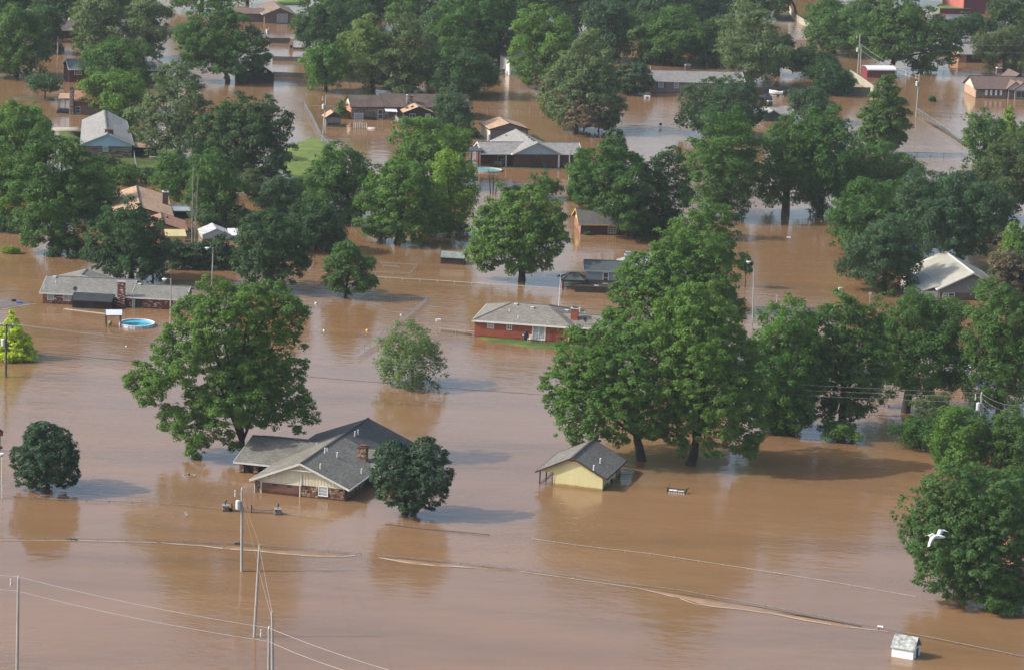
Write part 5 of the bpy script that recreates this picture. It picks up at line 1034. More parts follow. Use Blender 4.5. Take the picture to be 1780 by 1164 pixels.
def wood_fence(name, label, pp, h, mat, step=2.4, pw=.15, name2='picket'):
    P = poly3(pp); t = thing(name, label, 'fence', tuple(P[0])); o = P[0]; m = MB(); rg = random.Random(len(label)); r = MB(); px = None
    for a, b in zip(P, P[1:]):
        L = np.linalg.norm(b-a); e = (b-a)/L; n = int(L/pw)
        for i in range(n):
            s = a-o+e*(i*pw); q = s+e*(pw-.015); m.bar(s*.5+q*.5+V(0, 0, -1), s*.5+q*.5+V(0, 0, h+rg.uniform(-.04, .04)), pw-.015 if abs(e[0]) > .7 else .03, .03 if abs(e[0]) > .7 else pw-.015)
        for z in (.35*h, .85*h): r.bar(a-o+V(0, .06, z), b-o+V(0, .06, z), .05, .09)
        k = max(1, int(L/step))
        for i in range(k+1):
            q = a-o+e*(L*i/k)+V(0, .1, 0); ob = MB().box(q[0]-.06, q[1]-.02, -1, q[0]+.06, q[1]+.1, h+.05).build('post', mat, t)
    m.build(name2, mat, t, kind='stuff'); r.build('rail', mat, t); return t
DKF = plain('dark_fence_wood', (.055, .04, .035), .85, .3); GRF = plain('grey_fence_wood', (.14, .135, .125), .85, .3); MARF = plain('maroon_metal', (.11, .025, .04), .5, .1); VINYL = plain('cream_vinyl', (.66, .62, .50), .4, .06)
wood_fence('wooden_fence', 'dark brown wooden fence below the brown house with twin window', [(452, 75), (504, 76)], 1.4, DKF)
wood_fence('wooden_fence', 'dark wooden fence right of the small brick pillar', [(510, 86), (545, 87)], .5, DKF)
wood_fence('wooden_fence', 'grey picket fence in the water below the small brick pillar', [(474, 106), (528, 107)], 1.1, GRF)
wood_fence('wooden_fence', 'grey picket fence right of the black barn shed', [(475, 134), (530, 136), (700, 152)], 1.2, GRF)
wood_fence('wooden_fence', 'dark weathered fence behind the moored boat', [(1290, 165), (1400, 166), (1470, 165), (1512, 166)], 1.9, plain('mossy_fence_wood', (.075, .075, .06), .85, .3))
wood_fence('vinyl_fence', 'cream vinyl fence slanting from the vines to the tall cedar by the red shed', [(1471, 131), (1484, 139), (1500, 150), (1518, 163)], 1.9, VINYL)
wood_fence('vinyl_fence', 'cream vinyl fence curving down the far slope at top right', [(1372, 22), (1378, 33), (1388, 40), (1400, 47), (1414, 54)], 1.9, VINYL)
wood_fence('metal_fence', 'maroon metal fence in front of the red barn', [(1634, 24), (1700, 25), (1712, 24)], 1.6, MARF, pw=.3, name2='panel')
fence('pipe_gate', 'thin dark pipe gate at the foot of the curved vinyl fence', [(1369, 54), (1406, 54)], 1.0, mat=STEELD, step=5, cat='gate')

# ------------------------------------------------------------------ spill of muddy water over the drowned road edge
m_, n_, l_, b_ = nodes('spilling_water'); tc_ = n_.new('ShaderNodeTexCoord'); l_.new(ramp(n_, l_, noise(n_, l_, tc_.outputs['Object'], .6, 5), [(.35, (.215, .128, .068)), (.6, (.265, .168, .10))]), b_.inputs['Base Color']); b_.inputs['Roughness'].default_value = .16
SPILL = m_; FOAM = plain('pale_foam', (.44, .34, .26), .5, .15, (.5, 4))
def spill(pts, seed): sheet('spill', gpts(pts), .05, SPILL, .05, seed, 1.2, dome=.03)
spill([(270, 942), (360, 943.5), (430, 948.5), (520, 957.5), (600, 962.2), (633, 964.2), (590, 966.5), (540, 965.5), (480, 961), (440, 956), (400, 954), (350, 948), (310, 945.5)], 31)
spill([(652, 966), (690, 970.5), (760, 977), (830, 983), (880, 988), (910, 993), (860, 990), (820, 987), (750, 983.5), (700, 978), (660, 971)], 32)
spill([(1090, 1018), (1150, 1025.5), (1200, 1033), (1280, 1047), (1360, 1061), (1450, 1078), (1530, 1093), (1500, 1094), (1460, 1087), (1400, 1077), (1350, 1067), (1290, 1058), (1240, 1053), (1205, 1048), (1180, 1039), (1130, 1029)], 33)
def foam(pp, seed, w=.16):
    P = poly3(pp); m = MB(); rg = random.Random(seed); k = []
    for a, b in zip(P, P[1:]):
        n = max(2, int(np.linalg.norm(b-a)/.8))
        for i in range(n): k.append(a+(b-a)*i/n)
    for i, q in enumerate(k):
        ww = w*rg.uniform(.5, 1.5); m.v += [(q[0], q[1]-ww*2, .052), (q[0], q[1]+ww*2, .066)]
        if i: j = 2*i; m.f.append((j-2, j, j+1, j-1))
    m.build('foam', FOAM, kind='structure')
foam([(658, 969), (700, 976.3), (750, 982), (820, 986.5), (852, 988)], 1, .07); foam([(1182, 1040), (1206, 1049), (1240, 1054), (1290, 1059), (1350, 1068), (1400, 1078), (1460, 1088)], 2, .06)
foam([(400, 954.5), (440, 956.5), (480, 961.5), (540, 966), (590, 967), (630, 964.8)], 3, .07); foam([(280, 943), (310, 946), (350, 948.5), (400, 954.5)], 4, .07)
foam([(0, 938.5), (120, 939), (200, 941), (285, 943)], 6, .04); foam([(905, 993), (960, 1000.5), (1040, 1012), (1110, 1022), (1182, 1040)], 7, .04); foam([(1470, 1089), (1540, 1097), (1545, 1099)], 8, .05)
foam([(0, 538.5), (20, 535), (45, 530), (72, 528)], 5, .07)

# ------------------------------------------------------------------ poles, wires, lamps
def upole(base, top, label, mat=POLE, r=.16, arm=None, can=0, name='utility_pole', group='utility poles', lamp=0, ins=True):
    p = G(*base); tp = at_y(*top, p[1]); t = thing(name, label, 'utility pole' if name == 'utility_pole' else 'street lamp' if lamp else 'pole', tuple(p), 0, group); e = V(tp[0]-p[0], 0, tp[2])
    MB().tube([-e*.15, e*.5, e], [r*1.1, r, r*.75], 9).build('pole', mat, t)
    if can:
        c = e*can; MB().lathe(c+V(-.42, -.12, -.55), [(.26, 0), (.28, .08), (.28, .9), (.24, 1.0), (.08, 1.08)], 12).build('transformer', CERAM, t); MB().bar(c+V(-.2, 0, .1), c+V(0, 0, .1), .12).build('bracket', STEELD, t)
    if arm:
        w, d = arm; MB().bar(e+V(-w/2, 0, -d), e+V(w/2, 0, -d), .10, .13).build('crossarm', mat, t)
        for x in (-w/2+.1, 0, w/2-.1): MB().lathe(e+V(x, 0, -d+.08), [(.05, 0), (.09, .06), (.05, .12), (.08, .2), (.04, .26)], 8).build('insulator', CERAM, t)
    elif ins:
        MB().lathe(e+V(0, 0, 0), [(.05, 0), (.1, .08), (.05, .15), (.08, .25)], 8).build('insulator', CERAM, t); MB().bar(e+V(-.7, 0, -.55), e+V(-.05, 0, -.5), .05).build('standoff', GALV, t); MB().lathe(e+V(-.75, 0, -.9), [(.05, 0), (.1, .25), (.05, .5), (.08, .75), (.03, .85)], 8).build('cutout_fuse', CERAM, t)
    if lamp:
        MB().tube([e+V(0, 0, -.25), e+V(lamp*.5, -.15, .0), e+V(lamp, -.3, -.02)], .05, 6).build('arm', GALV, t); MB().ball(e+V(lamp*1.15, -.34, -.08), .3, (1.3, .7, .45)).build('lamp_head', PLASTICW, t); MB().lathe(e+V(lamp*1.15, -.34, -.42), [(.12, 0), (.2, .12), (.2, .24)], 10).build('lamp_glass', GLB, t)
    return t, p+e
def wire(label, pts, sag=.6, r=.022, mat=WIREL, group=None, cat='wire', name='power_line'):
    o = pts[0]; m = MB(); L = []
    for a, b in zip(pts, pts[1:]):
        n = 16
        for i in range(n+(1 if b is pts[-1] else 0)): s = i/n; L.append(a+(b-a)*s-V(0, 0, 4*sag*s*(1-s))-o)
    m.tube(L, r, 5); ob = m.build(name, mat); ob.location = tuple(o); tag(ob, label, cat, group)
def up(e, dz, dx=0): return e+V(dx, 0, dz)
_, P1 = upole((420, 992), (420.5, 850), 'grey utility pole with a white transformer in front of the garage house', can=.82)
_, P2 = upole((442, 1106), (451, 946), 'leaning grey pole second from the bottom edge, right of the transformer pole', r=.15, ins=False)
_, P3 = upole((474, 1236), (473, 1062), 'taller of the paired grey poles at the bottom edge', r=.15, ins=False)
_, P3b = upole((467, 1262), (467.5, 1092), 'shorter of the paired grey poles at the bottom edge', r=.15)
_, P4 = upole((29.5, 1184), (32, 1004), 'grey utility pole in the bottom left corner', r=.15)
_, P5 = upole((10, 655), (11.5, 563), 'dark utility pole with crossarm in front of the yellow conifer', POLED, .16, (1.9, .25), .66, )
_, P7 = upole((1704, 790), (1706, 684), 'grey utility pole rising out of the bushes at the right', POLE, .15, None, .8)
_, P8 = upole((1491, 127), (1495, 62), 'tall paired utility pole behind the cream vinyl fence', POLE, .17, None, .62)
_, P8b = upole((1495.5, 128), (1497, 78), 'shorter pole of the pair behind the cream vinyl fence', POLE, .14, ins=False)
_, P9 = upole((1592, 203), (1598, 131), 'leaning pale utility pole standing in the upper right water', POLE, .13, None, .8)
_, P10 = upole((560.5, 247), (567, 168), 'slanting utility pole beside the plank shed', POLE, .15, None, .78)
_, P11 = upole((989, 331), (990.5, 261), 'plain wooden pole in front of the grey roofed house', POLE, .15, ins=False)
_, P12 = upole((466.5, 84), (467.5, 50), 'far thin pole with a white can in front of the brown gabled house', POLE, .11, None, .85)
_, P13 = upole((100, 95), (100.5, 64), 'thin pale post in the gap among the top left trees', OFFW, .13, ins=False)
_, P14 = upole((1110, 800), (1108.5, 702), 'broken topped grey pole in the shade right of the yellow cottage', POLED, .2, ins=False)
_, P15 = upole((653, 160), (607, 128), 'thin white bare snag sticking up behind the long brown house', OFFW, .07, ins=False, name='bare_snag', group='bare snags') if False else (None, None)
upole((296, 588), (297, 484), 'grey street lamp with white base behind the large left tree', POLE, .12, name='street_lamp', group='street lamps', lamp=-.8, ins=False)
upole((368, 505), (370.5, 430), 'street lamp in front of the dark cedar hedge', POLE, .11, name='street_lamp', group='street lamps', lamp=-.8, ins=False)
upole((1308.5, 556), (1311, 454), 'street lamp beside the small staked tree', POLE, .11, name='street_lamp', group='street lamps', lamp=-.8, ins=False)
upole((4, 864), (3, 786), 'thin white lamp post at the left edge beside the round tree', OFFW, .06, name='lamp_post', group='street lamps', lamp=.01, ins=False)
wire('upper of the two pale wires crossing the bottom left corner', [P4+V(-30, 6, .7), up(P4, .15), up(P3b, .1), G(712, 1164)*.0+at_y(760, 1186, 276)], .35, .017, group='overhead wires')
wire('lower of the two pale wires crossing the bottom left corner', [up(P4, -1.0)+V(-30, 6, .8), up(P4, -1.35), up(P3b, -1.25), at_y(680, 1186, 275)], .35, .017, group='overhead wires')
wire('thin brown wire from the transformer pole down to the leaning pole', [up(P1, -.9, .1), up(P2, 0)], .1, .014, plain('brown_wire', (.42, .28, .18), .6), group='overhead wires')
wire('second thin brown wire between transformer pole and leaning pole', [up(P1, -1.3, .1), up(P2, -2.6)], .1, .012, plain('dull_brown_wire', (.38, .27, .19), .6), group='overhead wires')
wire('thin wire from the leaning pole to the paired poles', [up(P2, -.2), up(P3, -.1)], .1, .014, WIREL, group='overhead wires'); wire('lower thin wire from the leaning pole to the paired poles', [up(P2, -2.7), up(P3, -.7)], .1, .012, WIREL, group='overhead wires')
P7e = at_y(1800, 700, P7[1]-10)
wire('top pale power line spanning from the dark crossarm pole to the right', [P5+V(-40, 8, 0), up(P5, .1, -.8), up(P7, .1), P7e+V(0, 0, .4)], 1.1, .015, WIREG, group='overhead wires')
wire('middle pale power line spanning from the dark crossarm pole to the right', [P5+V(-40, 8, -.2), up(P5, .05, .0), up(P7, -.45), P7e], 1.5, .015, WIREG, group='overhead wires')
wire('lower pale power line spanning from the dark crossarm pole to the right', [P5+V(-40, 8, -.4), up(P5, .05, .8), up(P7, -1.2), P7e+V(0, 0, -.8)], 1.7, .015, WIREG, group='overhead wires')
wire('thick black cable slung low across the flood to the right', [up(P5, -3.6)+V(-40, 8, 0), up(P5, -3.6), up(P7, -3.6), P7e+V(0, 0, -3)], .9, .028, WIRED, group='overhead wires')
far8 = at_y(1800, 92, P8[1])
wire('upper wire from the tall paired pole across the dark oak', [up(P8, 0), far8+V(0, 0, 2)], 1, .02, GALV, group='overhead wires'); wire('lower wire from the tall paired pole across the dark oak', [up(P8, -1.4), far8], 1, .02, GALV, group='overhead wires')
wire('wire slanting from the tall paired pole down to the leaning pale pole', [up(P8, -2), up(P9, -.2)], .8, .022, WIREL, group='overhead wires'); wire('second wire from the tall paired pole to the leaning pale pole', [up(P8, -3.4), up(P9, -.9)], .8, .02, WIREL, group='overhead wires')
wire('wire from the leaning pale pole off to the brown roofed house', [up(P9, -.1), at_y(1668, 182, G(1660, 175)[1])], .5, .02, WIREL, group='overhead wires')

# ------------------------------------------------------------------ gate pillars, boat, car, small things in the water
def pillar(p, label):
    t = thing('gate_pillar', label, 'gate pillar', tuple(G(*p)), .1, 'stone gate pillars'); c = MB().box(-.38, -.38, -1, .38, .38, .62).build('shaft', MORT, t)
    class _h: root = t
    stone_face(_h, [('y', -.38, .38, -.38, -1, -.3, .6), ('x', -.38, .38, -.38, -1, -.3, .6), ('x', -.38, .38, .38, 1, -.3, .6)], LEDGE, int(p[0]), rh=(.15, .3), rw=(.2, .4), parent=c)
    MB().box(-.45, -.45, .622, .45, .45, .72).build('pillar_cap', GREYT, t); MB().tube([(0, 0, .7), (0, 0, 1.0)], .05).build('lamp_stem', BLACKP, t); MB().lathe((0, 0, 1.0), [(.06, 0), (.13, .05), (.15, .25), (.03, .4)], 8).build('lantern', STEELD, t)
pillar((392, 887), 'left stone gate pillar with a small lantern'); pillar((483, 893), 'right stone gate pillar with a small lantern, left of the drowned fence')
def gate(a, b, label, curve):
    A, B = G(*a), G(*b); t = thing('iron_gate', label, 'gate', tuple(A), 0, 'iron gate leaves'); d = B-A; n = 14
    tz = lambda s: .62-curve*s*(1-s)*4
    m = MB(); m.tube([d*(i/n)+V(0, 0, tz(i/n)) for i in range(n+1)], .035, 5); m.build('top_bar', STEELD, t); MB().bar(V(0, 0, .12), d+V(0, 0, .12), .05).build('lower_bar', STEELD, t)
    for i in range(n+1): MB().bar(d*(i/n)+V(0, 0, -.5), d*(i/n)+V(0, 0, tz(i/n)+.06), .04).build('bar', STEELD, t)
    MB().box(-.06, -.06, -1, .06, .06, 1.0).build('gate_post', DKBROWN, t)
gate((437, 890.5), (477, 893), 'iron gate leaf touching the right stone pillar', .25); gate((403, 888), (431, 890), 'iron gate leaf near the left stone pillar', .1)
t = thing('dark_barrel', 'black tub floating against the left stone gate pillar', 'tub', tuple(G(399, 887.5))); MB().lathe((0, 0, -.3), [(.3, 0), (.36, .6), (.38, .62), (.3, .5)], 12).build('tub', BLACKP, t)
# boat on its trailer and the car beside it
q = Q(1300, 100, 9.7); p = G(*q(480, 650)); t = thing('motor_boat', 'white motor boat lying on a trailer before the dark fence', 'boat', (p[0], p[1], .55), -.12)
m = MB(); k = 8; st = [(-1.5, .9, 0), (-1.0, 1.0, 0), (0, 1.0, .02), (.8, .8, .08), (1.4, .4, .18), (1.6, .05, .25)]; st = [(-x*1.05-.05, y, z) for x, y, z in st]
for x, f, s in st: y = .95*f; m.v += [(x, -y, .55+s), (x, -y*.75, 0), (x, 0, -.25+s), (x, y*.75, 0), (x, y, .55+s), (x, y*.85, .62+s), (x, 0, .68+s), (x, -y*.85, .62+s)]
for i in range(len(st)-1):
    for j in range(8): a, b = i*8+j, i*8+(j+1) % 8; m.f.append((a, b, b+8, a+8))
m.f += [tuple(range(8)), tuple(range((len(st)-1)*8, len(st)*8))]; m.build('hull', PLASTICW, t)
MB().box(.3, -.6, .60, 1.2, .6, .72).build('cockpit', GLD, t); w = MB(); w.poly([(-.1, -.7, .7), (-.1, .7, .7), (.3, .6, 1.15), (.3, -.6, 1.15)]).poly([(-.1, .7, .7), (.7, .75, .68), (.3, .6, 1.15)]); w.build('windscreen', GL, t); MB().box(1.5, -.2, .1, 1.95, .2, .95).build('outboard_motor', STEELD, t)
tr = thing('boat_trailer', 'white painted trailer carrying the motor boat', 'trailer', (p[0], p[1], 0), -.12); m = MB(); [m.bar((-2.2, y, .12), (1.8, y*1.1, .12), .1) for y in (-.7, .7)]; m.bar((-2.2, -.7, .12), (-3, 0, .12), .1).bar((-2.2, .7, .12), (-3, 0, .12), .1).bar((-1, -.7, .2), (-1, .7, .2), .1).bar((1, -.7, .2), (1, .7, .2), .1); m.build('frame', WHITE, tr)
for y in (-.85, .85): MB().tube([(.4, y-.1, 0), (.4, y+.1, 0)], .33, 12).build('wheel', BLACKP, tr)
t = thing('parked_car', 'dark blue car standing in floodwater left of the boat', 'car', (*G(*q(312, 712))[:2], -.25), 1.75); car_body(t, plain('dark_blue_paint', (.02, .03, .06), .3, .05, spec=.5))
# sunken garden swing
q = Q(1140, 820, 22.25); p = G(*q(800, 800)); t = thing('sunken_swing_seat', 'half sunken black swing seat with white cushions right of the yellow cottage', 'swing seat', tuple(p), -.1)
f = MB(); W = 1.15
for x in (-W, W): f.tube([(x, -.35, -.4), (x, -.35, .3), (x-.1*np.sign(x)*-1, .4, .62)], .05); f.bar((x, -.35, .3), (x, .5, .3), .08)
f.bar((-W, -.35, .30), (W, -.35, .22), .07).bar((-W, .4, .45), (W, .4, .35), .07).bar((-W, -.35, .0), (W, -.35, .0), .07); f.build('frame', BLACKP, t)
MB().box(-W+.1, -.3, .1, W-.1, .4, .16).build('seat', STEELD, t)
for x in (-.95, -.45): MB().box(x, -.28, .165, x+.46, .3, .34).build('cushion', PLASTICW, t)
MB().box(.1, -.25, .165, .9, .25, .26).build('cushion', OFFW, t); MB().tube([(-W+.15, .1, .2), (-W+.2, .1, 1.15)], .03).build('pole', DKBROWN, t); MB().tube([(W, 0, .2), (W+.4, .3, .75)], .05).build('armrest', DKBROWN, t)
m = MB(); [m.box(-W+.15+i*.3, -.40, -.1, -W+.35+i*.3, -.37, .18) for i in range(7)]; m.build('slat', OFFW, t)
t = thing('drowned_fountain', 'round fountain rim with a centre spout just above the water', 'fountain', tuple(G(329, 826))); m = MB(); k = 18
for r, z in ((.78, -.3), (.82, .06), (.70, .06), (.66, -.3)):
    for j in range(k): a = 2*math.pi*j/k; m.v.append((r*math.cos(a), r*math.sin(a), z+random.Random(j).uniform(-.03, .03)))
for i in range(3):
    for j in range(k): m.f.append((i*k+j, i*k+(j+1) % k, (i+1)*k+(j+1) % k, (i+1)*k+j))
m.build('rim', GREYT, t); MB().lathe((0, 0, -.3), [(.1, 0), (.07, .4), (.12, .5), (.05, .68)], 8).build('spout', STEELD, t)
def drift(label, p, kind, L, w, yaw, mat, cat, name):
    t = thing(name, label, cat, tuple(G(*p)), yaw, None)
    if kind == 'plank': MB().box(-L/2, -w/2, -.04, L/2, w/2, .05).build('board', mat, t)
    if kind == 'log': MB().tube([(-L/2, 0, 0), (-L*.2, .06, .05), (L*.25, -.05, .03), (L/2, .05, -.03)], [w*.7, w, w*.8, w*.4], 8).build('trunk', mat, t); MB().tube([(0, 0, .02), (.15, .1, .32)], .05).build('stub', mat, t)
    if kind == 'ball': MB().ball((0, 0, w*.3), w, k=12).build('float', mat, t)
    if kind == 'drum': MB().tube([(-L/2, 0, .1), (L/2, 0, .12)], w, 12).build('drum', mat, t)
    if kind == 'box': MB().box(-L/2, -w/2, -.2, L/2, w/2, .25).build('case', mat, t); MB().box(-L/2-.02, -w/2-.02, .251, L/2+.02, w/2+.02, .30).build('lid', mat, t)
drift('pale plank drifting left of the transformer pole', (324, 893), 'plank', .35, 1.9, .25, WOODG, 'plank', 'drift_plank'); drift('dark log lying on the drowned fence below the round left tree', (127, 938), 'log', 1.5, .2, -.1, BLACKP, 'log', 'drift_log')
drift('black log caught at the foot of the transformer pole', (414, 945.5), 'log', .9, .2, 0, BLACKP, 'log', 'drift_log'); drift('black ended white pipe beside the drowned fence, left of the white barn shed', (1530, 1091), 'drum', .6, .18, -.2, PLASTICW, 'pipe', 'drift_pipe')
drift('yellow and white float in the water left of the slanting chain link fence', (638, 575), 'ball', 1, .22, 0, plain('yellow_plastic', (.7, .55, .1), .4), 'float', 'drift_float'); drift('small white ball afloat near the large left tree top', (549, 528), 'ball', 1, .2, 0, PLASTICW, 'ball', 'drift_ball')
drift('white box drifting left of the red brick house', (762, 558), 'box', .75, .4, .2, PLASTICW, 'box', 'drift_box'); drift('white bottle bobbing at the chain link fence corner', (697, 548), 'ball', 1, .16, 0, PLASTICW, 'bottle', 'drift_bottle'); drift('tiny white bag floating below the rectangle of drowned fence', (563, 575), 'ball', 1, .16, 0, PLASTICW, 'bag', 'drift_bag')
drift('white scrap floating in open water right of the yellow conifer', (219, 602), 'ball', 1, .13, 0, PLASTICW, 'scrap', 'drift_scrap'); drift('pale box floating near the tall dark elm trunk at right', (1461, 503), 'box', .6, .5, .3, OFFW, 'box', 'drift_box'); drift('white crate floating in front of the ash grey ranch', (1177, 208), 'box', .9, .6, .1, PLASTICW, 'crate', 'drift_crate')
drift('white flat panel floating in the brown water left of the elms', (1371, 413), 'plank', .7, .9, 0, PLASTICW, 'board', 'drift_board'); drift('blue crate at the end of the muddy gravel track', (33, 527), 'box', .7, .6, .1, plain('blue_plastic', (.10, .18, .5), .5), 'crate', 'drift_crate'); drift('dark trolley at the end of the muddy gravel track', (24, 524), 'box', .6, .5, .4, BLACKP, 'trolley', 'drift_trolley')
t = thing('charcoal_grill', 'dark kettle grill standing in the pale water near the cedar snag', 'grill', tuple(G(1148, 222))); MB().ball((0, 0, .75), .36, (1, 1, .8)).build('kettle', BLACKP, t); [MB().tube([(.3*math.cos(a), .3*math.sin(a), -.5), (.15*math.cos(a), .15*math.sin(a), .6)], .03).build('leg', STEELD, t) for a in (0, 2.1, 4.2)]
t = thing('brick_barbecue', 'tall pale brick outdoor fireplace between the two far wooden fences', 'fireplace', tuple(G(506, 84))); MB().box(-.55, -.4, -1, .55, .4, 1.3).prism([(-.55, 1.301), (.55, 1.301), (.34, 1.7), (-.34, 1.7)], 'y', -.4, .4).build('body', plain('pale_brick', (.50, .34, .25), .8), t); MB().box(-.33, -.35, 1.701, .33, .35, 2.5).build('chimney', plain('pale_brick_top', (.5, .34, .25), .8), t); MB().box(-.28, -.45, .1, .28, -.401, .8).build('firebox', GLD, t)
t = thing('mailbox_stand', 'brown wooden birdhouse stand at the left edge above the round tree', 'stand', tuple(G(0, 783))); MB().tube([(0, 0, -1), (0, 0, 2.4)], .06).build('post', WOODD, t); MB().box(-.35, -.25, 2.0, .35, .25, 2.5).build('box', plain('brown_box', (.14, .08, .05), .8), t); MB().prism([(-.42, 2.501), (.42, 2.501), (0, 2.8)], 'y', -.3, .3).build('roof', DKBROWN, t); MB().box(-.3, -.2, .3, .3, .2, .6).build('shelf', WOODD, t)
for p, l in (((1512, 520), 'thin white stake beside the trunk of the dark elm'), ((1350, 525), 'thin blue white sign post in the rippled water by the elms')):
    t = thing('marker_stake', l, 'stake', tuple(G(*p))); MB().tube([(0, 0, -1), (0, 0, 1.2)], .04).build('stake', OFFW, t); MB().box(-.25, -.03, .7, .25, .03, 1.15).build('plate', plain('pale_blue_plate', (.45, .55, .6), .5), t)
t = thing('lawn_swing', 'small dark playset frame in the water behind the red shed', 'playset', tuple(G(1566, 134))); m = MB(); [m.tube([(x, y, -1), (x, 0, 1.6)], .06) for x in (-1.2, 1.2) for y in (-.8, .8)]; m.bar((-1.2, 0, 1.6), (1.2, 0, 1.6), .1); m.build('frame', OFFW, t); [MB().box(x-.25, -.12, .3, x+.25, .12, .36).bar((x-.22, 0, .36), (x-.22, 0, 1.6), .025).bar((x+.22, 0, .36), (x+.22, 0, 1.6), .025).build('swing', STEELD, t) for x in (-.5, .5)]

# ------------------------------------------------------------------ egret flying past
def egret():
    d = ray(1630, 932); c = CAM+d*(112/d[1]); t = thing('white_egret', 'white egret in flight in front of the big leafy tree', 'bird', tuple(c), 0)
    m = MB(); fm = plain('white_feathers', (.82, .82, .80), .6, .04)
    body = [((-.30, .03, -.02), .012), ((-.22, .02, 0), .035), ((-.10, 0, .01), .065), ((.05, 0, .0), .075), ((.18, .01, -.005), .05), ((.30, .02, -.02), .018)]
    # neck folded to the left, tail and legs trailing right
    m.tube([(p[0], p[1], p[2]) for p, r in body], [r for p, r in body], 9)
    m.tube([(-.10, 0, .05), (-.20, 0, .10), (-.27, -.01, .05), (-.31, -.01, .045), (-.36, -.01, .035)], [.035, .03, .03, .028, .008], 8)
    def wing(root0, root1, mid0, mid1, tip0, tip1):
        S = [(root0, root1, .03), (mid0, mid1, .022), (tip0, tip1, .006)]; n = len(m.v)
        for a, b, h in S: a, b = V(*a), V(*b); md = (a*.65+b*.35); m.v += [tuple(a), tuple(md+V(0, 0, h)), tuple(b), tuple(md-V(0, 0, h))]
        for i in range(2):
            for j in range(4): p, q2 = n+i*4+j, n+i*4+(j+1) % 4; m.f.append((p, q2, q2+4, p+4))
        m.f += [(n, n+1, n+2, n+3), (n+8, n+11, n+10, n+9)]
    wing((-.15, -.03, .03), (.08, -.04, .05), (-.30, -.20, .02), (-.10, -.22, .06), (-.40, -.34, -.30), (-.27, -.36, -.24))
    wing((-.06, .03, .04), (.14, .04, .05), (.04, .24, .20), (.24, .26, .16), (.26, .40, .17), (.46, .44, .06))
    b = m.build('body', fm, t, smooth=True)
    MB().tube([(-.36, -.01, .035), (-.47, -.01, .02)], [.010, .003], 6).build('beak', plain('yellow_beak', (.6, .4, .05), .5), t)
    for y in (-.012, .02): MB().tube([(.26, y, -.03), (.42, y, -.05), (.52, y, -.055)], .009, 5).build('leg', BLACKP, t)
egret()

# ------------------------------------------------------------------ trees
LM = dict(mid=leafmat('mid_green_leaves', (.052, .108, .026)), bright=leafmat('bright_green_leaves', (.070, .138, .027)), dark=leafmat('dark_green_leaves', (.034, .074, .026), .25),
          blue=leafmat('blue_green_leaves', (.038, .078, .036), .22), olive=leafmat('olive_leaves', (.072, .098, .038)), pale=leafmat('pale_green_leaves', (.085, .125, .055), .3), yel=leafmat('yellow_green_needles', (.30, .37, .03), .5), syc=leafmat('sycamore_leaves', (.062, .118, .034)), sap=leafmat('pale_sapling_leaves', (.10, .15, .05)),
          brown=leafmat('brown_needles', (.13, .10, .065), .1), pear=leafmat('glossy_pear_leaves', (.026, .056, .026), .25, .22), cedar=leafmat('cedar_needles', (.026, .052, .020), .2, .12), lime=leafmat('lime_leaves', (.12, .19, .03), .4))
BARK = plain('grey_brown_bark', (.10, .08, .065), .95, .35, (1, 8), bump=.6); BARKD = plain('dark_wet_bark', (.05, .042, .036), .95, .35, (1, 8), bump=.6); BARKW = plain('pale_bark', (.34, .31, .27), .9, .3, (1, 8))
def unit(a): return a/np.maximum(np.linalg.norm(a, axis=-1, keepdims=True), 1e-9)
def leaf_mesh(name, P, tint, mat):
    n = len(P); me = bpy.data.meshes.new(name); me.vertices.add(3*n); me.vertices.foreach_set('co', P.reshape(-1).astype(np.float32))
    me.loops.add(3*n); me.loops.foreach_set('vertex_index', np.arange(3*n, dtype=np.int32)); me.polygons.add(n); me.polygons.foreach_set('loop_start', np.arange(0, 3*n, 3, dtype=np.int32)); me.polygons.foreach_set('loop_total', np.full(n, 3, dtype=np.int32))
    a = me.attributes.new('tint', 'FLOAT', 'FACE'); a.data.foreach_set('value', tint.astype(np.float32)); me.materials.append(mat); me.update(calc_edges=True); return me
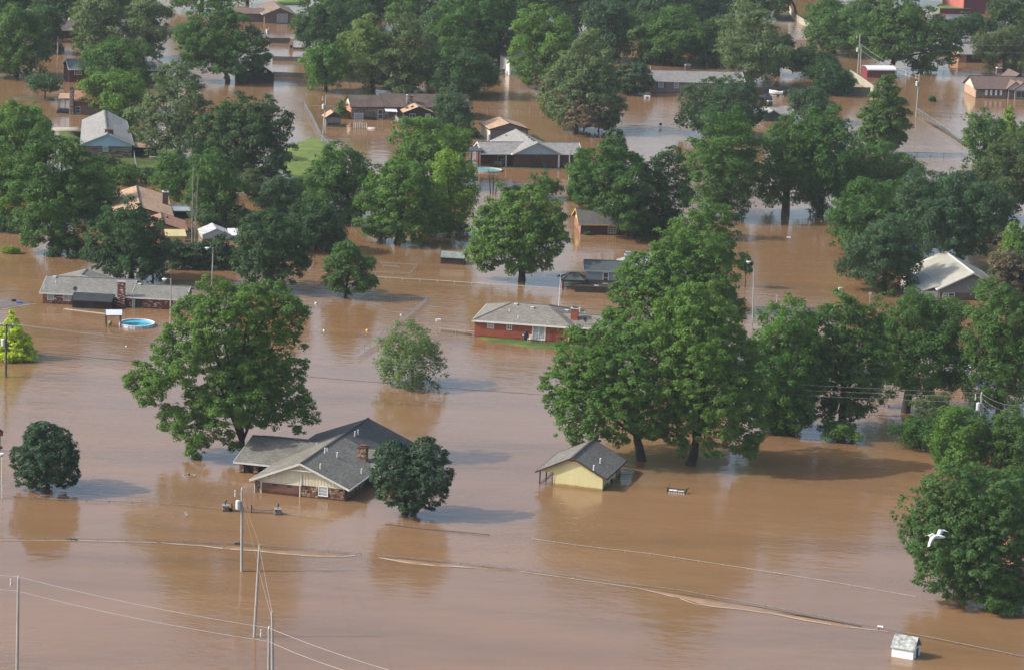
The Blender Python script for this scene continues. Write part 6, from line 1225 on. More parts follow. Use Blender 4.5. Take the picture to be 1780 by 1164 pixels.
def leaves(lobes, s, rg, cover=1.35, puff=.9, rough=1.):
    """leaf sprays in many small flattened clumps that sit on the shells of the lobes; puff = clump radius in metres"""
    C, Nn, T = [], [], []
    L = np.array([l[:3] for l in lobes]); R = np.array([l[3:6] for l in lobes])
    for li, (cx, cy, cz, rx, ry, rz) in enumerate(lobes):
        r = (rx*ry*rz)**(1/3); c = V(cx, cy, cz); rr = V(rx, ry, rz); pk = min(.55, max(.11, puff/r))
        n = max(6, int(3.0/pk**2)); d = unit(rg.normal(size=(n, 3))); keep = (d[:, 2] > -.5) | (rg.random(n) < .55); d = d[keep]
        # low-frequency swelling of the lobe, so that its outline is uneven
        ph = rg.uniform(0, 6.28, (4, 3)); sw = sum(np.sin(d*(2.2+k)+ph[k]).sum(1) for k in range(4))*.045
        pc = c+d*rr*((.92+rough*(rg.uniform(-.18, .14, len(d))+sw))[:, None]-pk*.35); pr = pk*r*(.40+1.15*rg.random(len(d))**1.6)
        ins = np.zeros(len(d), bool)
        for lj in range(len(lobes)):
            if lj != li: ins |= (((pc-L[lj])/R[lj])**2).sum(1) < .5
        ok = ~ins | (rg.random(len(d)) < .15); d, pc, pr = d[ok], pc[ok], pr[ok]
        if len(d):
            m = np.maximum(4, (cover*(6.6-3.2*(d[:, 1] > .35))*pr**2/(.46*s*s)).astype(int)); ix = np.repeat(np.arange(len(d)), m); M = len(ix)
            e = unit(rg.normal(size=(M, 3))+d[ix]*.5+V(0, 0, .2)); rad = pr[ix][:, None]*1.18*rg.random((M, 1))**.5*(1+.7*(rg.random((M, 1)) < .07)*rg.random((M, 1)))
            C.append(pc[ix]+e*rad*V(1.15, 1.15, .70)-V(0, 0, .12)*rad**2/np.maximum(pr[ix][:, None], .3)); Nn.append(unit(.50*e+.30*d[ix]+V(0, 0, .40)+rg.normal(size=(M, 3))*.40)); T.append(np.clip(rg.normal(.5, .18, M)+rg.normal(0, .14, len(d))[ix], 0, 1))
        m = int(.10*cover*12*r*r/(.46*s*s)); e = unit(rg.normal(size=(m, 3))); C.append(c+e*rr*rg.uniform(.25, .72, (m, 1))); Nn.append(unit(e+rg.normal(size=(m, 3))*.6)); T.append(np.clip(rg.normal(.35, .15, m), 0, 1))
    return np.concatenate(C), np.concatenate(Nn), np.concatenate(T)
def leaf_tris(C, Nn, s, rg, asp=1.5):
    n = len(C); t = unit(np.cross(Nn, rg.normal(size=(n, 3)))); b = np.cross(Nn, t); z = s*rg.uniform(.6, 1.3, (n, 1)); l = z*.72*asp/1.5; w = z*.43
    return np.stack([C-t*l*.5-b*w, C-t*l*.5+b*w, C+t*l], axis=1)
def auto_lobes(kind, rx, ry, rz, rg):
    out = []
    if kind in ('broad', 'round', 'bush'):
        n = {'broad': 15, 'round': 12, 'bush': 9}[kind]; out.append((0, 0, -.05*rz, rx*.62, ry*.62, rz*.62)); g = rg.uniform(0, 6.28)
        for i in range(n):
            zz = 1-1.55*(i+.5)/n; a = g+i*2.399+rg.uniform(-.3, .3); q = math.sqrt(max(0, 1-zz*zz)); k = rg.uniform(.50, .68); r = rg.uniform(.30, .46)
            out.append((math.cos(a)*q*rx*k, math.sin(a)*q*ry*k, zz*rz*k, rx*r, ry*r, rz*r*1.0))
    elif kind == 'dense':
        out = [(0, 0, 0, rx*.93, ry*.93, rz*.95)]
        for i in range(9): a = i*2.4; zz = .8-1.5*i/9; q = math.sqrt(1-zz*zz); out.append((math.cos(a)*q*rx*.6, math.sin(a)*q*ry*.6, zz*rz*.6, rx*.42, ry*.42, rz*.42))
    elif kind == 'tall':
        n = 14
        for i in range(n):
            f = (i+.5)/n; w = (math.sin(math.pi*min(1, f*.80+.16)))**.8; a = i*2.399+rg.uniform(-.4, .4); k = rg.uniform(.25, .55)*w
            out.append((math.cos(a)*rx*k, math.sin(a)*ry*k, (f*2-1)*rz*.84, rx*.50*w+.2, ry*.50*w+.2, rz*rg.uniform(.20, .30)))
    elif kind == 'cone':
        n = 11
        for i in range(n):
            f = i/(n-1); w = max(.06, 1-f); m = max(2, int(8*w))
            for j in range(m): a = j*6.283/m+i*.9+rg.uniform(-.2, .2); out.append((math.cos(a)*rx*w*.6, math.sin(a)*ry*w*.6, (f*1.95-1)*rz, rx*.36*w+.10, ry*.36*w+.10, rz*.11))
    return out
NTREE = 0
def tree(name, label, base, box, kind, mat, lobes=None, cover=1.35, puff=.34, bark=None, size=1.0, asp=1.5, group='trees standing in the flood', cat='tree', trunk=True, dy=None, sparse=0, tr=1.0, rough=1.):
    """base = waterline point of the trunk, box = crown extent in the photo (x0, y0, x1, y1); both fix the tree's place and size in metres"""
    global NTREE; NTREE += 1; rg = np.random.default_rng(NTREE*17+5)
    p = G(*base); s = scl(*base); x0, y0, x1, y1 = box; dep = math.atan2(CAMH, p[1]); cd, sd = math.cos(dep), math.sin(dep)
    rx = (x1-x0)/2/s; ry = dy if dy else min(rx, 9.0)
    a = (y1-y0)/2/s; rz = math.sqrt(max(a*a-(ry*sd)**2, (a*.55)**2))/cd; cr, sr = math.cos(ROLL), math.sin(ROLL); X_ = (x0+x1)/2-base[0]; Y_ = base[1]-(y0+y1)/2; cx = (X_*cr-Y_*sr)/s; cz = (Y_*cr+X_*sr)/s/cd
    ls = min(.58, max(.21, 1.95/(s*.575)))*size
    if lobes:
        LB = []
        for lx, ly, lr, *o in lobes:
            r = lr/s; oy = o[0] if o else 0.; ey = o[1] if len(o) > 1 else 1.; X_ = lx-base[0]; Y_ = base[1]-ly; z = (Y_*cr+X_*sr)/s/cd-oy*math.tan(dep)
            LB.append(((X_*cr-Y_*sr)/s, oy, z, r, r*.95, r*.92*ey))
    else:
        LB = [(l[0]+cx, l[1], l[2]+cz, *l[3:]) for l in auto_lobes(kind, rx, ry, rz, rg)]
    C, Nn, T = leaves(LB, ls, rg, cover, puff/.34*4.0/(s*.575), rough)
    if not lobes:
        c0 = V(cx, 0, cz)
        lo, hi = np.percentile(C, .6, axis=0), np.percentile(C, 99.4, axis=0); C = (C-(lo+hi)/2)/((hi-lo)/2)*V(rx, ry, rz)+c0
    if sparse: k = rg.random(len(C)) > sparse; C, Nn, T = C[k], Nn[k], T[k]
    k = C[:, 2] > -.25; C, Nn, T = C[k], Nn[k], T[k]
    t = thing(name, label, cat, tuple(p), 0, group)
    link('crown', leaf_mesh('crown', leaf_tris(C, Nn, ls, rg, asp), T, LM[mat] if isinstance(mat, str) else mat), t)
    if trunk:
        H = max(l[2]+l[5]*.5 for l in LB); tw = max(.12, min(.75, .030*H+.018*rx*2))*tr*.8; b = MB(); top = V(np.mean([l[0] for l in LB])*.7, 0, H*.72)
        zf = max(.8, min(H*.35, min(l[2]-l[5] for l in LB)+1.0)); k0 = V(top[0]*.25, 0, zf)
        b.tube([(0, 0, -1), (0, 0, 0), k0*.6+V(.1, 0, 0), k0], [tw*1.25, tw*1.1, tw*.9, tw*.85], 8); b.tube([k0, k0*.5+top*.5+V(.3, .1, 0), top], [tw*.8, tw*.5, tw*.12], 7)
        order = sorted(range(len(LB)), key=lambda i: -LB[i][3])[:11]
        for i in order:
            l = LB[i]; e = V(*l[:3]); f = rg.uniform(.0, .5); st = k0*(1-f)+top*f
            if e[2] < st[2]*.8: st = k0
            md = st*.45+e*.55+V(0, 0, .08*np.linalg.norm(e-st)); b.tube([st, md, e+V(0, 0, l[5]*.3)], [tw*.5, tw*.3, tw*.07], 6)
        b.build('trunk', bark or BARKD, t, smooth=True)
    return t
def bare(name, label, base, top, spread, n, mat, r=.1, seed=1, cat='bare tree', multi=1):
    p = G(*base); e = at_y(*top, p[1])-p; rg = random.Random(seed); t = thing(name, label, cat, tuple(p), 0); H = e[2]; tm = MB()
    stems = []
    for k in range(multi): o = V((k-(multi-1)/2)*.5, 0, 0); f = e+V((k-(multi-1)/2)*.9, 0, -k*.1*H); stems.append((o, f)); tm.tube([o*.6-V(0, 0, 1), o, o*.5+f*.5, f], [r*1.2, r, r*.7, r*.15], 7)
    tm.build('trunk', mat, t); b = MB()
    for i in range(n):
        o, f = stems[i % multi]; s = rg.uniform(.22, .95); st = o+(f-o)*s; a = rg.uniform(0, 6.28); L = spread*(1.1-s)*rg.uniform(.6, 1.1)
        d = V(math.cos(a), math.sin(a), rg.uniform(.8, 1.6)); d /= np.linalg.norm(d); en = st+d*L; b.tube([st, (st+en)/2+V(0, 0, -.03*L), en], [r*.3, r*.18, r*.05], 4, False)
        for j in range(4):
            q = st+(en-st)*rg.uniform(.3, .95); a2 = rg.uniform(0, 6.28); d2 = V(math.cos(a2), math.sin(a2), rg.uniform(.4, 1.4)); b.tube([q, q+d2*L*.25], [r*.12, r*.04], 3, False)
    b.build('branch', mat, t); return t

# --- foreground
tree('pecan_tree', 'largest spreading tree with open branches rising behind the garage house', (428, 792), (208, 474, 562, 800), 'broad', 'bright', tr=.75, cover=1.35, puff=.30, bark=BARKD, lobes=[
    (375, 508, 30), (400, 520, 36, 1), (345, 545, 38, 1), (440, 530, 38, -1), (480, 520, 36, 1), (508, 548, 32, 0), (385, 560, 44, -2), (440, 575, 44, -1), (490, 585, 38), (320, 580, 32), (350, 600, 36, -2), (290, 610, 26, -1), (250, 645, 22), (232, 665, 18, 1), (262, 690, 22, -1), (285, 668, 28, -3), (325, 640, 34, -3), (400, 625, 36, 3), (500, 625, 34), (462, 640, 36, -2), (300, 712, 20, -1), (325, 730, 26, -3), (290, 735, 14), (345, 775, 22, -2), (375, 745, 26, -3), (398, 712, 34, -4), (365, 690, 26, -3), (345, 760, 18, -4), (455, 690, 36, -2), (497, 665, 34, 0), (530, 700, 22, 1), (505, 722, 24, -1), (540, 722, 15, 1), (470, 728, 22, 1), (430, 600, 44, 5), (350, 620, 36, 5), (470, 660, 40, 5), (405, 770, 16, -2), (520, 745, 10), (420, 645, 30, -1), (395, 660, 24, -3), (420, 700, 30, -3), (442, 728, 22, -2), (360, 722, 24, -2), (345, 690, 26, 2), (310, 755, 14, -2), (395, 690, 34, 3), (430, 655, 36, 3), (480, 700, 30, 3), (300, 640, 26, 2), (270, 660, 20)])
tree('round_pear_tree', 'small dense round dark tree alone in the water at the left', (82, 851), (20, 725, 144, 850), 'dense', 'pear', cover=1.5, puff=.16, rough=.4, size=.78, lobes=[(82, 790, 50), (82, 762, 36, 0), (55, 800, 34, -1), (110, 800, 34, -1), (82, 815, 42, -2), (50, 825, 26), (115, 822, 28), (82, 790, 50, 2), (66, 757, 24), (102, 765, 28)])
tree('twin_pear_tree', 'dense dark tree with two rounded tops beside the garage house', (704, 893), (645, 757, 788, 895), 'dense', 'pear', cover=1.5, puff=.16, rough=.4, size=.78, lobes=[(684, 796, 34), (688, 825, 41, -1), (741, 792, 35), (744, 826, 42, -1), (682, 782, 22), (742, 777, 22), (684, 848, 34, -1), (746, 852, 36), (712, 858, 36, -1.5), (710, 878, 20), (664, 826, 20), (769, 832, 20), (713, 832, 34, 2)])
tree('leafy_sapling', 'small airy tree standing alone in the water before the red brick house', (716, 670), (655, 560, 773, 678), 'broad', 'sap', cover=.72, puff=.28, tr=.5, size=.9)
tree('bald_cypress', 'yellow green conifer behind the dark crossarm pole', (22, 622), (-22, 544, 62, 622), 'cone', 'yel', cover=1.3, asp=2.4)
tree('sycamore_tree', 'big leafy tree at the right edge with the egret in front of it', (1668, 1040), (1555, 802, 1792, 1042), 'broad', 'syc', tr=1.1, cover=1.4, puff=.22, lobes=[(1640, 850, 46), (1690, 845, 42, 1), (1740, 860, 50), (1600, 890, 42, -1), (1660, 900, 60, -2), (1725, 920, 56, -2), (1620, 940, 56, -3), (1590, 925, 36, -1), (1680, 970, 58, -4), (1740, 960, 48, -1), (1625, 990, 44, -3), (1660, 1015, 34, -3), (1710, 1010, 34, -2), (1765, 900, 46, 2), (1690, 900, 60, 4), (1690, 960, 60, 4), (1650, 945, 60, 4)])
tree('willow_shrub', 'drooping shrub at the foot of the big leafy right tree', (1742, 1062), (1698, 992, 1785, 1064), 'bush', 'mid', cover=1.3, size=.9, asp=2.6, cat='shrub', group='shrubs'); tree('willow_shrub', 'low leafy shrub right at the edge under the rust red roof', (1790, 1055), (1765, 1010, 1815, 1052), 'bush', 'lime', cat='shrub', group='shrubs')
tree('bush', 'round green bush alone in the water under the right trees', (1457, 765), (1424, 728, 1494, 766), 'bush', 'bright', cat='shrub', group='shrubs', cover=1.4); tree('bush', 'dark rounded shrub left of the bushes by the right utility pole', (1598, 780), (1548, 722, 1650, 782), 'bush', 'mid', cat='shrub', group='shrubs'); tree('bush', 'taller pale green shrub between the dark trunk and the right utility pole', (1625, 770), (1578, 684, 1668, 760), 'bush', 'olive', cat='shrub', group='shrubs')
tree('elm_tree', 'bushy tree below the right utility pole, above the big leafy tree', (1670, 838), (1616, 706, 1728, 835), 'broad', 'bright'); tree('elm_tree', 'bushy tree cut by the right edge above the big leafy tree', (1748, 842), (1700, 710, 1800, 850), 'broad', 'mid'); tree('elm_tree', 'dark tree filling the gap at the right edge beside the rust red roof', (1775, 930), (1725, 815, 1820, 940), 'broad', 'mid')
# --- centre right cluster
tree('oak_tree', 'broad bright tree with dark trunk behind the yellow cottage', (1115, 800), (948, 560, 1190, 790), 'broad', 'bright', tr=1.0, cover=1.35, puff=.28, lobes=[(1010, 610, 46), (1060, 595, 46, 1), (1110, 605, 50), (1150, 620, 44, -1), (985, 655, 40), (1040, 650, 54, -2), (1095, 660, 58, -3), (1150, 680, 50, -2), (975, 700, 30), (1010, 705, 44, -2), (1060, 715, 48, -4), (1000, 745, 34, -2), (1120, 725, 40, -3), (1150, 720, 30, -1), (1035, 745, 26, -3), (1080, 660, 60, 4), (1030, 680, 50, 4), (1070, 755, 22, -3), (1135, 745, 26, -1), (1000, 765, 14, -2)])
tree('oak_tree', 'huge bright tree with twin dark trunks right of the broad bright tree', (1200, 808), (1100, 500, 1335, 790), 'broad', 'bright', tr=1.1, cover=1.35, puff=.28, lobes=[(1190, 550, 50), (1240, 560, 44), (1150, 590, 46, 1), (1210, 610, 60, -2), (1260, 620, 50), (1190, 660, 52, -2), (1245, 680, 56, -3), (1290, 690, 40), (1200, 710, 40, -1), (1255, 735, 42, -3), (1300, 735, 34), (1280, 765, 24, -1), (1210, 745, 30, -1), (1230, 640, 60, 5), (1210, 700, 50, 5), (1200, 530, 36), (1165, 750, 24, 0), (1235, 780, 20, -2), (1297, 785, 16, -1), (1185, 775, 16, -1), (1310, 765, 16), (1290, 650, 34), (1298, 610, 26), (1270, 590, 26)])
tree('oak_tree', 'tall bright tree right of the blue grey house chimney', (1165, 640), (1050, 400, 1285, 640), 'broad', 'bright', cover=1.35, puff=.28, lobes=[(1165, 430, 36), (1130, 470, 44), (1190, 460, 46), (1240, 480, 42), (1095, 480, 34), (1150, 510, 55, -2), (1210, 520, 60, -2), (1260, 540, 34), (1090, 520, 36, -1), (1115, 555, 50, -3), (1180, 570, 56, -3), (1240, 580, 46, -2), (1090, 580, 36, -1), (1170, 500, 60, 4), (1060, 550, 20, 0), (1230, 440, 34)])
tree('oak_tree', 'bright leaning treetop above the tall tree by the blue grey house', (1225, 540), (1165, 345, 1280, 470), 'broad', 'bright', puff=.3, lobes=[(1225, 380, 36), (1195, 395, 30), (1250, 405, 30), (1220, 430, 46, -1), (1180, 430, 26), (1250, 450, 32), (1165, 450, 24)])
tree('elm_tree', 'dense tree left of the dark shaded trunks in the right middle', (1345, 750), (1288, 520, 1430, 750), 'broad', 'bright'); tree('elm_tree', 'tall dark green tree above the lone round bush', (1462, 742), (1395, 505, 1545, 735), 'broad', 'mid', lobes=[(1465, 535, 30), (1430, 555, 32), (1495, 560, 34), (1465, 590, 44, -2), (1420, 610, 30), (1510, 600, 34), (1440, 640, 40, -3), (1490, 645, 44, -3), (1525, 650, 22), (1415, 670, 24, -1), (1455, 690, 32, -3), (1500, 690, 30, -2), (1430, 710, 22, -2), (1475, 715, 22, -3), (1465, 620, 46, 4)]); tree('elm_tree', 'dark tree with a bare dark trunk in the shadowed water', (1574, 716), (1508, 512, 1688, 690), 'broad', 'mid', tr=1.1); tree('elm_tree', 'tall tree at the right edge behind the right utility pole', (1735, 740), (1668, 495, 1800, 720), 'broad', 'mid'); tree('elm_tree', 'low leafy crown hanging over water between the two dark trees', (1362, 747), (1325, 640, 1415, 746), 'broad', 'mid')
tree('small_elm', 'small green crown below the white roofed house windows', (1690, 545), (1600, 518, 1712, 548), 'bush', 'olive', cat='shrub', group='shrubs'); tree('pine_tree', 'grey green pine hiding the right corner of the white roofed house', (1752, 545), (1714, 436, 1790, 545), 'round', 'brown', cover=1.1, asp=2.6); LM['pine'] = leafmat('pine_needles', (.050, .062, .038), .1); tree('pine_tree', 'dark pine at the right edge near the white metal roof', (1768, 540), (1715, 438, 1795, 520), 'round', 'pine', cover=1.3, asp=2.6)
tree('elm_tree', 'leafy yellowish tree at the right edge behind the pine', (1776, 520), (1735, 388, 1805, 490), 'broad', 'bright')
tree('red_oak', 'round dark tree with a single trunk in front of the white roofed house', (1537, 504), (1458, 376, 1596, 500), 'round', 'blue', cover=1.4, tr=.8); tree('ash_tree', 'large silvery leaved tree right behind the white roofed house', (1665, 470), (1555, 298, 1760, 452), 'broad', 'blue', cover=1.4); tree('ash_tree', 'green tree behind the round dark single trunk tree', (1510, 445), (1440, 312, 1590, 445), 'broad', 'mid'); tree('ash_tree', 'small olive topped tree between the dark crowns left of the silvery tree', (1600, 430), (1520, 318, 1660, 420), 'round', 'olive')
# --- middle right
tree('cottonwood_tree', 'tree with a thick leaning dark trunk in the upper right water', (1365, 372), (1304, 205, 1425, 356), 'broad', 'mid', tr=1.35, bark=BARK); tree('elm_tree', 'bushy crown right of the thick leaning trunk', (1425, 375), (1372, 190, 1485, 370), 'broad', 'mid'); tree('elm_tree', 'dark wide crown below the tall pointed cedar', (1520, 365), (1440, 248, 1600, 365), 'broad', 'mid', cover=1.4); tree('cottonwood_tree', 'tall two toned tree with pale limbs below the big round willow', (1262, 378), (1188, 195, 1330, 375), 'tall', 'mid', bark=BARKW, cover=1.4); tree('round_willow', 'big round blue green tree beside the ash grey ranch', (1255, 240), (1180, 133, 1331, 240), 'round', 'blue', cover=1.4, puff=.25, rough=.6)
tree('tall_cedar', 'tall pointed dark cedar right of the cream vinyl fence', (1540, 268), (1488, 128, 1580, 262), 'tall', 'mid', cover=1.7, puff=.28, lobes=[(1541, 140, 12), (1538, 160, 20), (1530, 180, 24, -1), (1552, 182, 20), (1520, 205, 26), (1545, 205, 28, -1), (1562, 215, 20), (1525, 232, 30, -1), (1555, 238, 24), (1505, 235, 18), (1540, 245, 26, -1)]); tree('small_elm', 'round bushy tree in front of the dark fence near the boat', (1403, 214), (1370, 154, 1447, 208), 'round', 'blue'); tree('dark_cedar', 'dark cedar growing through the weathered fence right of the boat', (1445, 165), (1412, 110, 1480, 164), 'round', 'dark'); tree('vine_hedge', 'bright vines heaped over the cream vinyl fence', (1466, 163), (1442, 122, 1490, 162), 'bush', 'bright', cat='shrub', group='shrubs', trunk=False)
tree('elm_tree', 'dark dense tree at the right edge below the yellow green conifer', (1745, 385), (1688, 235, 1800, 380), 'broad', 'olive', cover=1.4); tree('elm_tree', 'round green tree at the right edge above the white barrel tip', (1712, 288), (1674, 193, 1748, 288), 'round', 'mid'); tree('bald_cypress', 'yellow green pointed tree at the right edge in front of the brown roofed house', (1752, 262), (1730, 187, 1772, 262), 'tall', 'lime'); tree('elm_tree', 'low green crown at the right edge beside the yellow green pointed tree', (1782, 268), (1762, 212, 1800, 268), 'round', 'mid')
tree('bush', 'tiny dark bush poking out of the upper right water', (1620, 177), (1614, 168, 1627, 177), 'bush', 'dark', cat='shrub', group='shrubs', trunk=False)
tree('staked_tree', 'tiny staked tree beside the street lamp at right of centre', (1295, 500), (1281, 439, 1309, 473), 'round', 'dark', tr=.5, puff=.4)
# --- centre
tree('maple_tree', 'rounded spreading tree with one clear trunk in the middle of the view', (907, 487), (810, 325, 986, 480), 'broad', 'bright', tr=1.0, cover=1.35, lobes=[(880, 350, 28), (930, 345, 26), (900, 375, 44, -1), (850, 385, 32), (950, 375, 34), (965, 410, 24), (835, 415, 28), (880, 415, 46, -3), (930, 415, 44, -3), (830, 445, 22), (850, 460, 18), (900, 445, 30, -3), (945, 440, 30, -1), (970, 425, 18), (915, 460, 18, -2), (885, 400, 48, 4), (935, 405, 40, 4), (845, 435, 22, -2)])
tree('elm_tree', 'dark spreading tree covering the yellow gabled house roof', (1103, 414), (984, 236, 1135, 395), 'broad', 'mid', lobes=[(1060, 262, 28), (1030, 285, 32), (1080, 290, 34), (1010, 305, 28), (1050, 320, 42, -2), (1090, 330, 36, -3), (1020, 340, 28, -1), (1065, 355, 34, -3), (1095, 375, 30, -4), (1010, 325, 22), (1105, 300, 28), (1060, 320, 46, 3)], cover=1.35); tree('elm_tree', 'darker tree right of the yellow gabled house', (1150, 412), (1090, 250, 1196, 400), 'broad', 'dark', lobes=[(1165, 275, 24), (1140, 300, 30), (1165, 310, 30), (1130, 340, 36, -2), (1165, 345, 32, -1), (1110, 370, 28, -3), (1150, 380, 30, -2), (1115, 400, 20, -3), (1180, 330, 18)], cover=1.4); tree('round_cedar', 'rounded clipped cedar top behind the dark spreading tree', (1068, 292), (1046, 224, 1090, 290), 'dense', 'cedar', puff=.2, rough=.3); tree('elm_tree', 'bright crown left of the rounded cedar, under the plain wooden pole', (1010, 345), (985, 262, 1040, 345), 'broad', 'mid')
tree('bush', 'low bushy crown just above the rounded middle tree', (945, 345), (912, 300, 978, 345), 'bush', 'mid', cat='shrub', group='shrubs'); tree('bush', 'dark little bush at the left of the rounded middle tree top', (893, 340), (878, 322, 908, 340), 'bush', 'dark', cat='shrub', group='shrubs')
tree('oak_tree', 'wide rounded bright tree left of the bare dead tree', (690, 422), (619, 272, 770, 420), 'broad', 'bright', cover=1.35, lobes=[(690, 300, 26), (720, 305, 28), (665, 320, 30), (700, 340, 46, -2), (645, 350, 28), (745, 345, 34), (655, 375, 28, -1), (690, 385, 34, -3), (730, 385, 34, -2), (645, 395, 16), (700, 405, 22, -2), (755, 375, 26, 1), (700, 350, 46, 4)]); tree('oak_tree', 'yellowish bright tree touching the wide rounded one on its right', (780, 412), (738, 262, 830, 402), 'broad', 'lime', cover=1.35); tree('oak_tree', 'rounded tree top in front of the grey roofed house left end', (750, 320), (680, 207, 820, 320), 'broad', 'bright', cover=1.35); tree('elm_tree', 'dark tree right of the wide lawn in the middle left', (605, 385), (530, 250, 662, 385), 'broad', 'mid', cover=1.4); tree('elm_tree', 'dark low tree between the two dark crowns left of centre', (548, 436), (500, 345, 596, 434), 'broad', 'dark', cover=1.4); tree('maple_tree', 'small dark tree with one thin trunk reflected in the water', (600, 517), (557, 412, 658, 512), 'broad', 'mid', lobes=[(607, 430, 18), (600, 448, 28), (625, 455, 22), (585, 465, 22), (610, 478, 34, -1), (575, 485, 18), (640, 485, 15), (595, 498, 16), (632, 492, 16), (605, 465, 30, 2)], tr=.7)
tree('elm_tree', 'dark broad tree left of the small reflected tree', (470, 503), (402, 356, 545, 498), 'broad', 'dark', lobes=[(470, 375, 20), (455, 395, 32), (490, 400, 34), (430, 420, 28), (470, 430, 46, -2), (515, 425, 28), (425, 455, 26), (455, 470, 32, -2), (500, 465, 36, -2), (530, 455, 18), (480, 485, 20, -1), (470, 430, 48, 3)], cover=1.4)
tree('elm_tree', 'medium tree behind the broad dark tree, right of the dead poplar', (375, 388), (325, 262, 425, 385), 'broad', 'mid'); tree('elm_tree', 'paler tree between the dead poplar and the large dark oak', (305, 345), (262, 270, 348, 342), 'round', 'mid'); tree('elm_tree', 'small pale crown right of the medium tree in the left middle', (440, 350), (415, 292, 468, 348), 'tall', 'olive'); tree('elm_tree', 'bushy dark crown left of the flooded lane in the middle left', (490, 378), (448, 306, 532, 375), 'broad', 'blue')
# --- left
tree('sweetgum_tree', 'dark tree behind the mottled brick ranch', (228, 488), (145, 346, 298, 484), 'broad', 'dark', lobes=[(228, 370, 26), (205, 390, 32), (250, 395, 32), (180, 410, 26), (225, 420, 46, -2), (270, 425, 30), (170, 440, 24), (200, 455, 34, -2), (250, 455, 34, -3), (285, 445, 16), (225, 470, 22, -3), (225, 415, 48, 3)], cover=1.4, bark=BARKD); tree('small_elm', 'little tree tucked right of the dark tree behind the mottled ranch', (265, 494), (240, 440, 294, 490), 'round', 'dark')
for i, (x, y0, w, l) in enumerate(((306, 418, 24, 'leftmost of the dark cedars in the hedge behind the ranch'), (330, 424, 26, 'second cedar from the left in the dark hedge'), (352, 420, 26, 'middle cedar of the dark hedge, behind the street lamp'), (382, 408, 24, 'tallest pointed cedar of the dark hedge'), (400, 428, 24, 'rightmost cedar of the dark hedge beside the broad dark tree'))): tree('hedge_cedar', l, (x, 466), (x-w, y0, x+w, 466), 'tall', 'cedar', cover=1.4, puff=.4, group='cedars in the dark hedge', trunk=False)
tree('willow_oak', 'tall feathery tree in the left foreground of the tan roofed house', (100, 438), (22, 232, 200, 436), 'tall', 'mid', cover=1.35, lobes=[(80, 255, 28), (115, 265, 32), (60, 285, 32), (100, 300, 46, -2), (145, 295, 36), (50, 330, 30), (90, 345, 46, -3), (140, 340, 44, -2), (175, 330, 26), (50, 385, 28), (85, 395, 34, -3), (125, 385, 36, -3), (60, 412, 20, -2), (165, 370, 28), (105, 340, 55, 4), (110, 415, 22)]); tree('elm_tree', 'bright crown at the left edge above the feathery tree', (30, 300), (-30, 180, 92, 300), 'broad', 'bright', cover=1.35); tree('elm_tree', 'leafy crown cut by the left edge beside the feathery tree', (5, 388), (-45, 245, 62, 385), 'broad', 'bright', cover=1.35); tree('elm_tree', 'low dark crown between the feathery tree and the tan roof', (165, 370), (120, 285, 208, 365), 'broad', 'mid'); tree('bush', 'dark low shrub at the foot of the feathery tree', (118, 444), (82, 400, 152, 444), 'bush', 'dark', cat='shrub', group='shrubs'); tree('bush', 'dark shrub mass at the left edge above open brown water', (8, 402), (-20, 376, 32, 402), 'bush', 'dark', cat='shrub', group='shrubs')
tree('small_elm', 'dark crown left of the blue gabled house front lawn', (78, 245), (40, 195, 92, 246), 'round', 'dark'); tree('bush', 'olive shrub in front of the ledge stone wall of the blue gabled house', (170, 303), (138, 268, 212, 304), 'bush', 'olive', cat='shrub', group='shrubs'); tree('bush', 'small olive shrub right of the wall shrub by the blue gabled house', (225, 306), (202, 284, 245, 308), 'bush', 'mid', cat='shrub', group='shrubs'); tree('bush', 'dark bush behind the blue gabled house', (222, 225), (200, 190, 244, 225), 'bush', 'dark', cat='shrub', group='shrubs'); tree('bush', 'hedge bush at the right end of the left lawn', (258, 318), (240, 292, 280, 320), 'bush', 'dark', cat='shrub', group='shrubs')
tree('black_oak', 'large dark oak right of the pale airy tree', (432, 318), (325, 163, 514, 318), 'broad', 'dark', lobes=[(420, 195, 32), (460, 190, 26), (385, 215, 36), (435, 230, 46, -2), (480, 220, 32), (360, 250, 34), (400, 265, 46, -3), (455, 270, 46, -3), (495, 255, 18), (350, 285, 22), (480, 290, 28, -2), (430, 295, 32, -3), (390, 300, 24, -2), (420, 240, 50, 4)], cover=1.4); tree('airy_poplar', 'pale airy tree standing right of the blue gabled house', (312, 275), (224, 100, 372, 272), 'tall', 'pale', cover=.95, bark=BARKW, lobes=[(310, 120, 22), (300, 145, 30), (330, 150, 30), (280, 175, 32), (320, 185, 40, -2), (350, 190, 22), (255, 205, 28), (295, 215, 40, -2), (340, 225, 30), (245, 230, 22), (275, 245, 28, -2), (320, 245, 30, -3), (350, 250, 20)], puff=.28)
tree('mimosa_tree', 'small flat topped tree on a forked stem at the upper left', (78, 172), (45, 124, 110, 158), 'broad', 'blue', cover=.95, tr=.6); tree('holly_tree', 'vivid green tree behind the blue gabled house', (195, 198), (140, 124, 252, 198), 'broad', 'bright', cover=1.4); tree('maple_tree', 'round medium tree covering the slate roofed house', (203, 146), (143, 68, 266, 146), 'broad', 'mid', cover=1.35); tree('oak_tree', 'large tree with clear trunk at the top left centre', (396, 142), (306, 4, 472, 138), 'broad', 'mid', cover=1.35, lobes=[(385, 25, 26), (355, 40, 30), (410, 45, 34), (330, 60, 24), (375, 75, 46, -2), (430, 75, 34), (325, 90, 22), (355, 105, 32, -2), (405, 105, 40, -3), (445, 100, 26), (385, 75, 48, 4), (330, 100, 16), (430, 122, 18)])
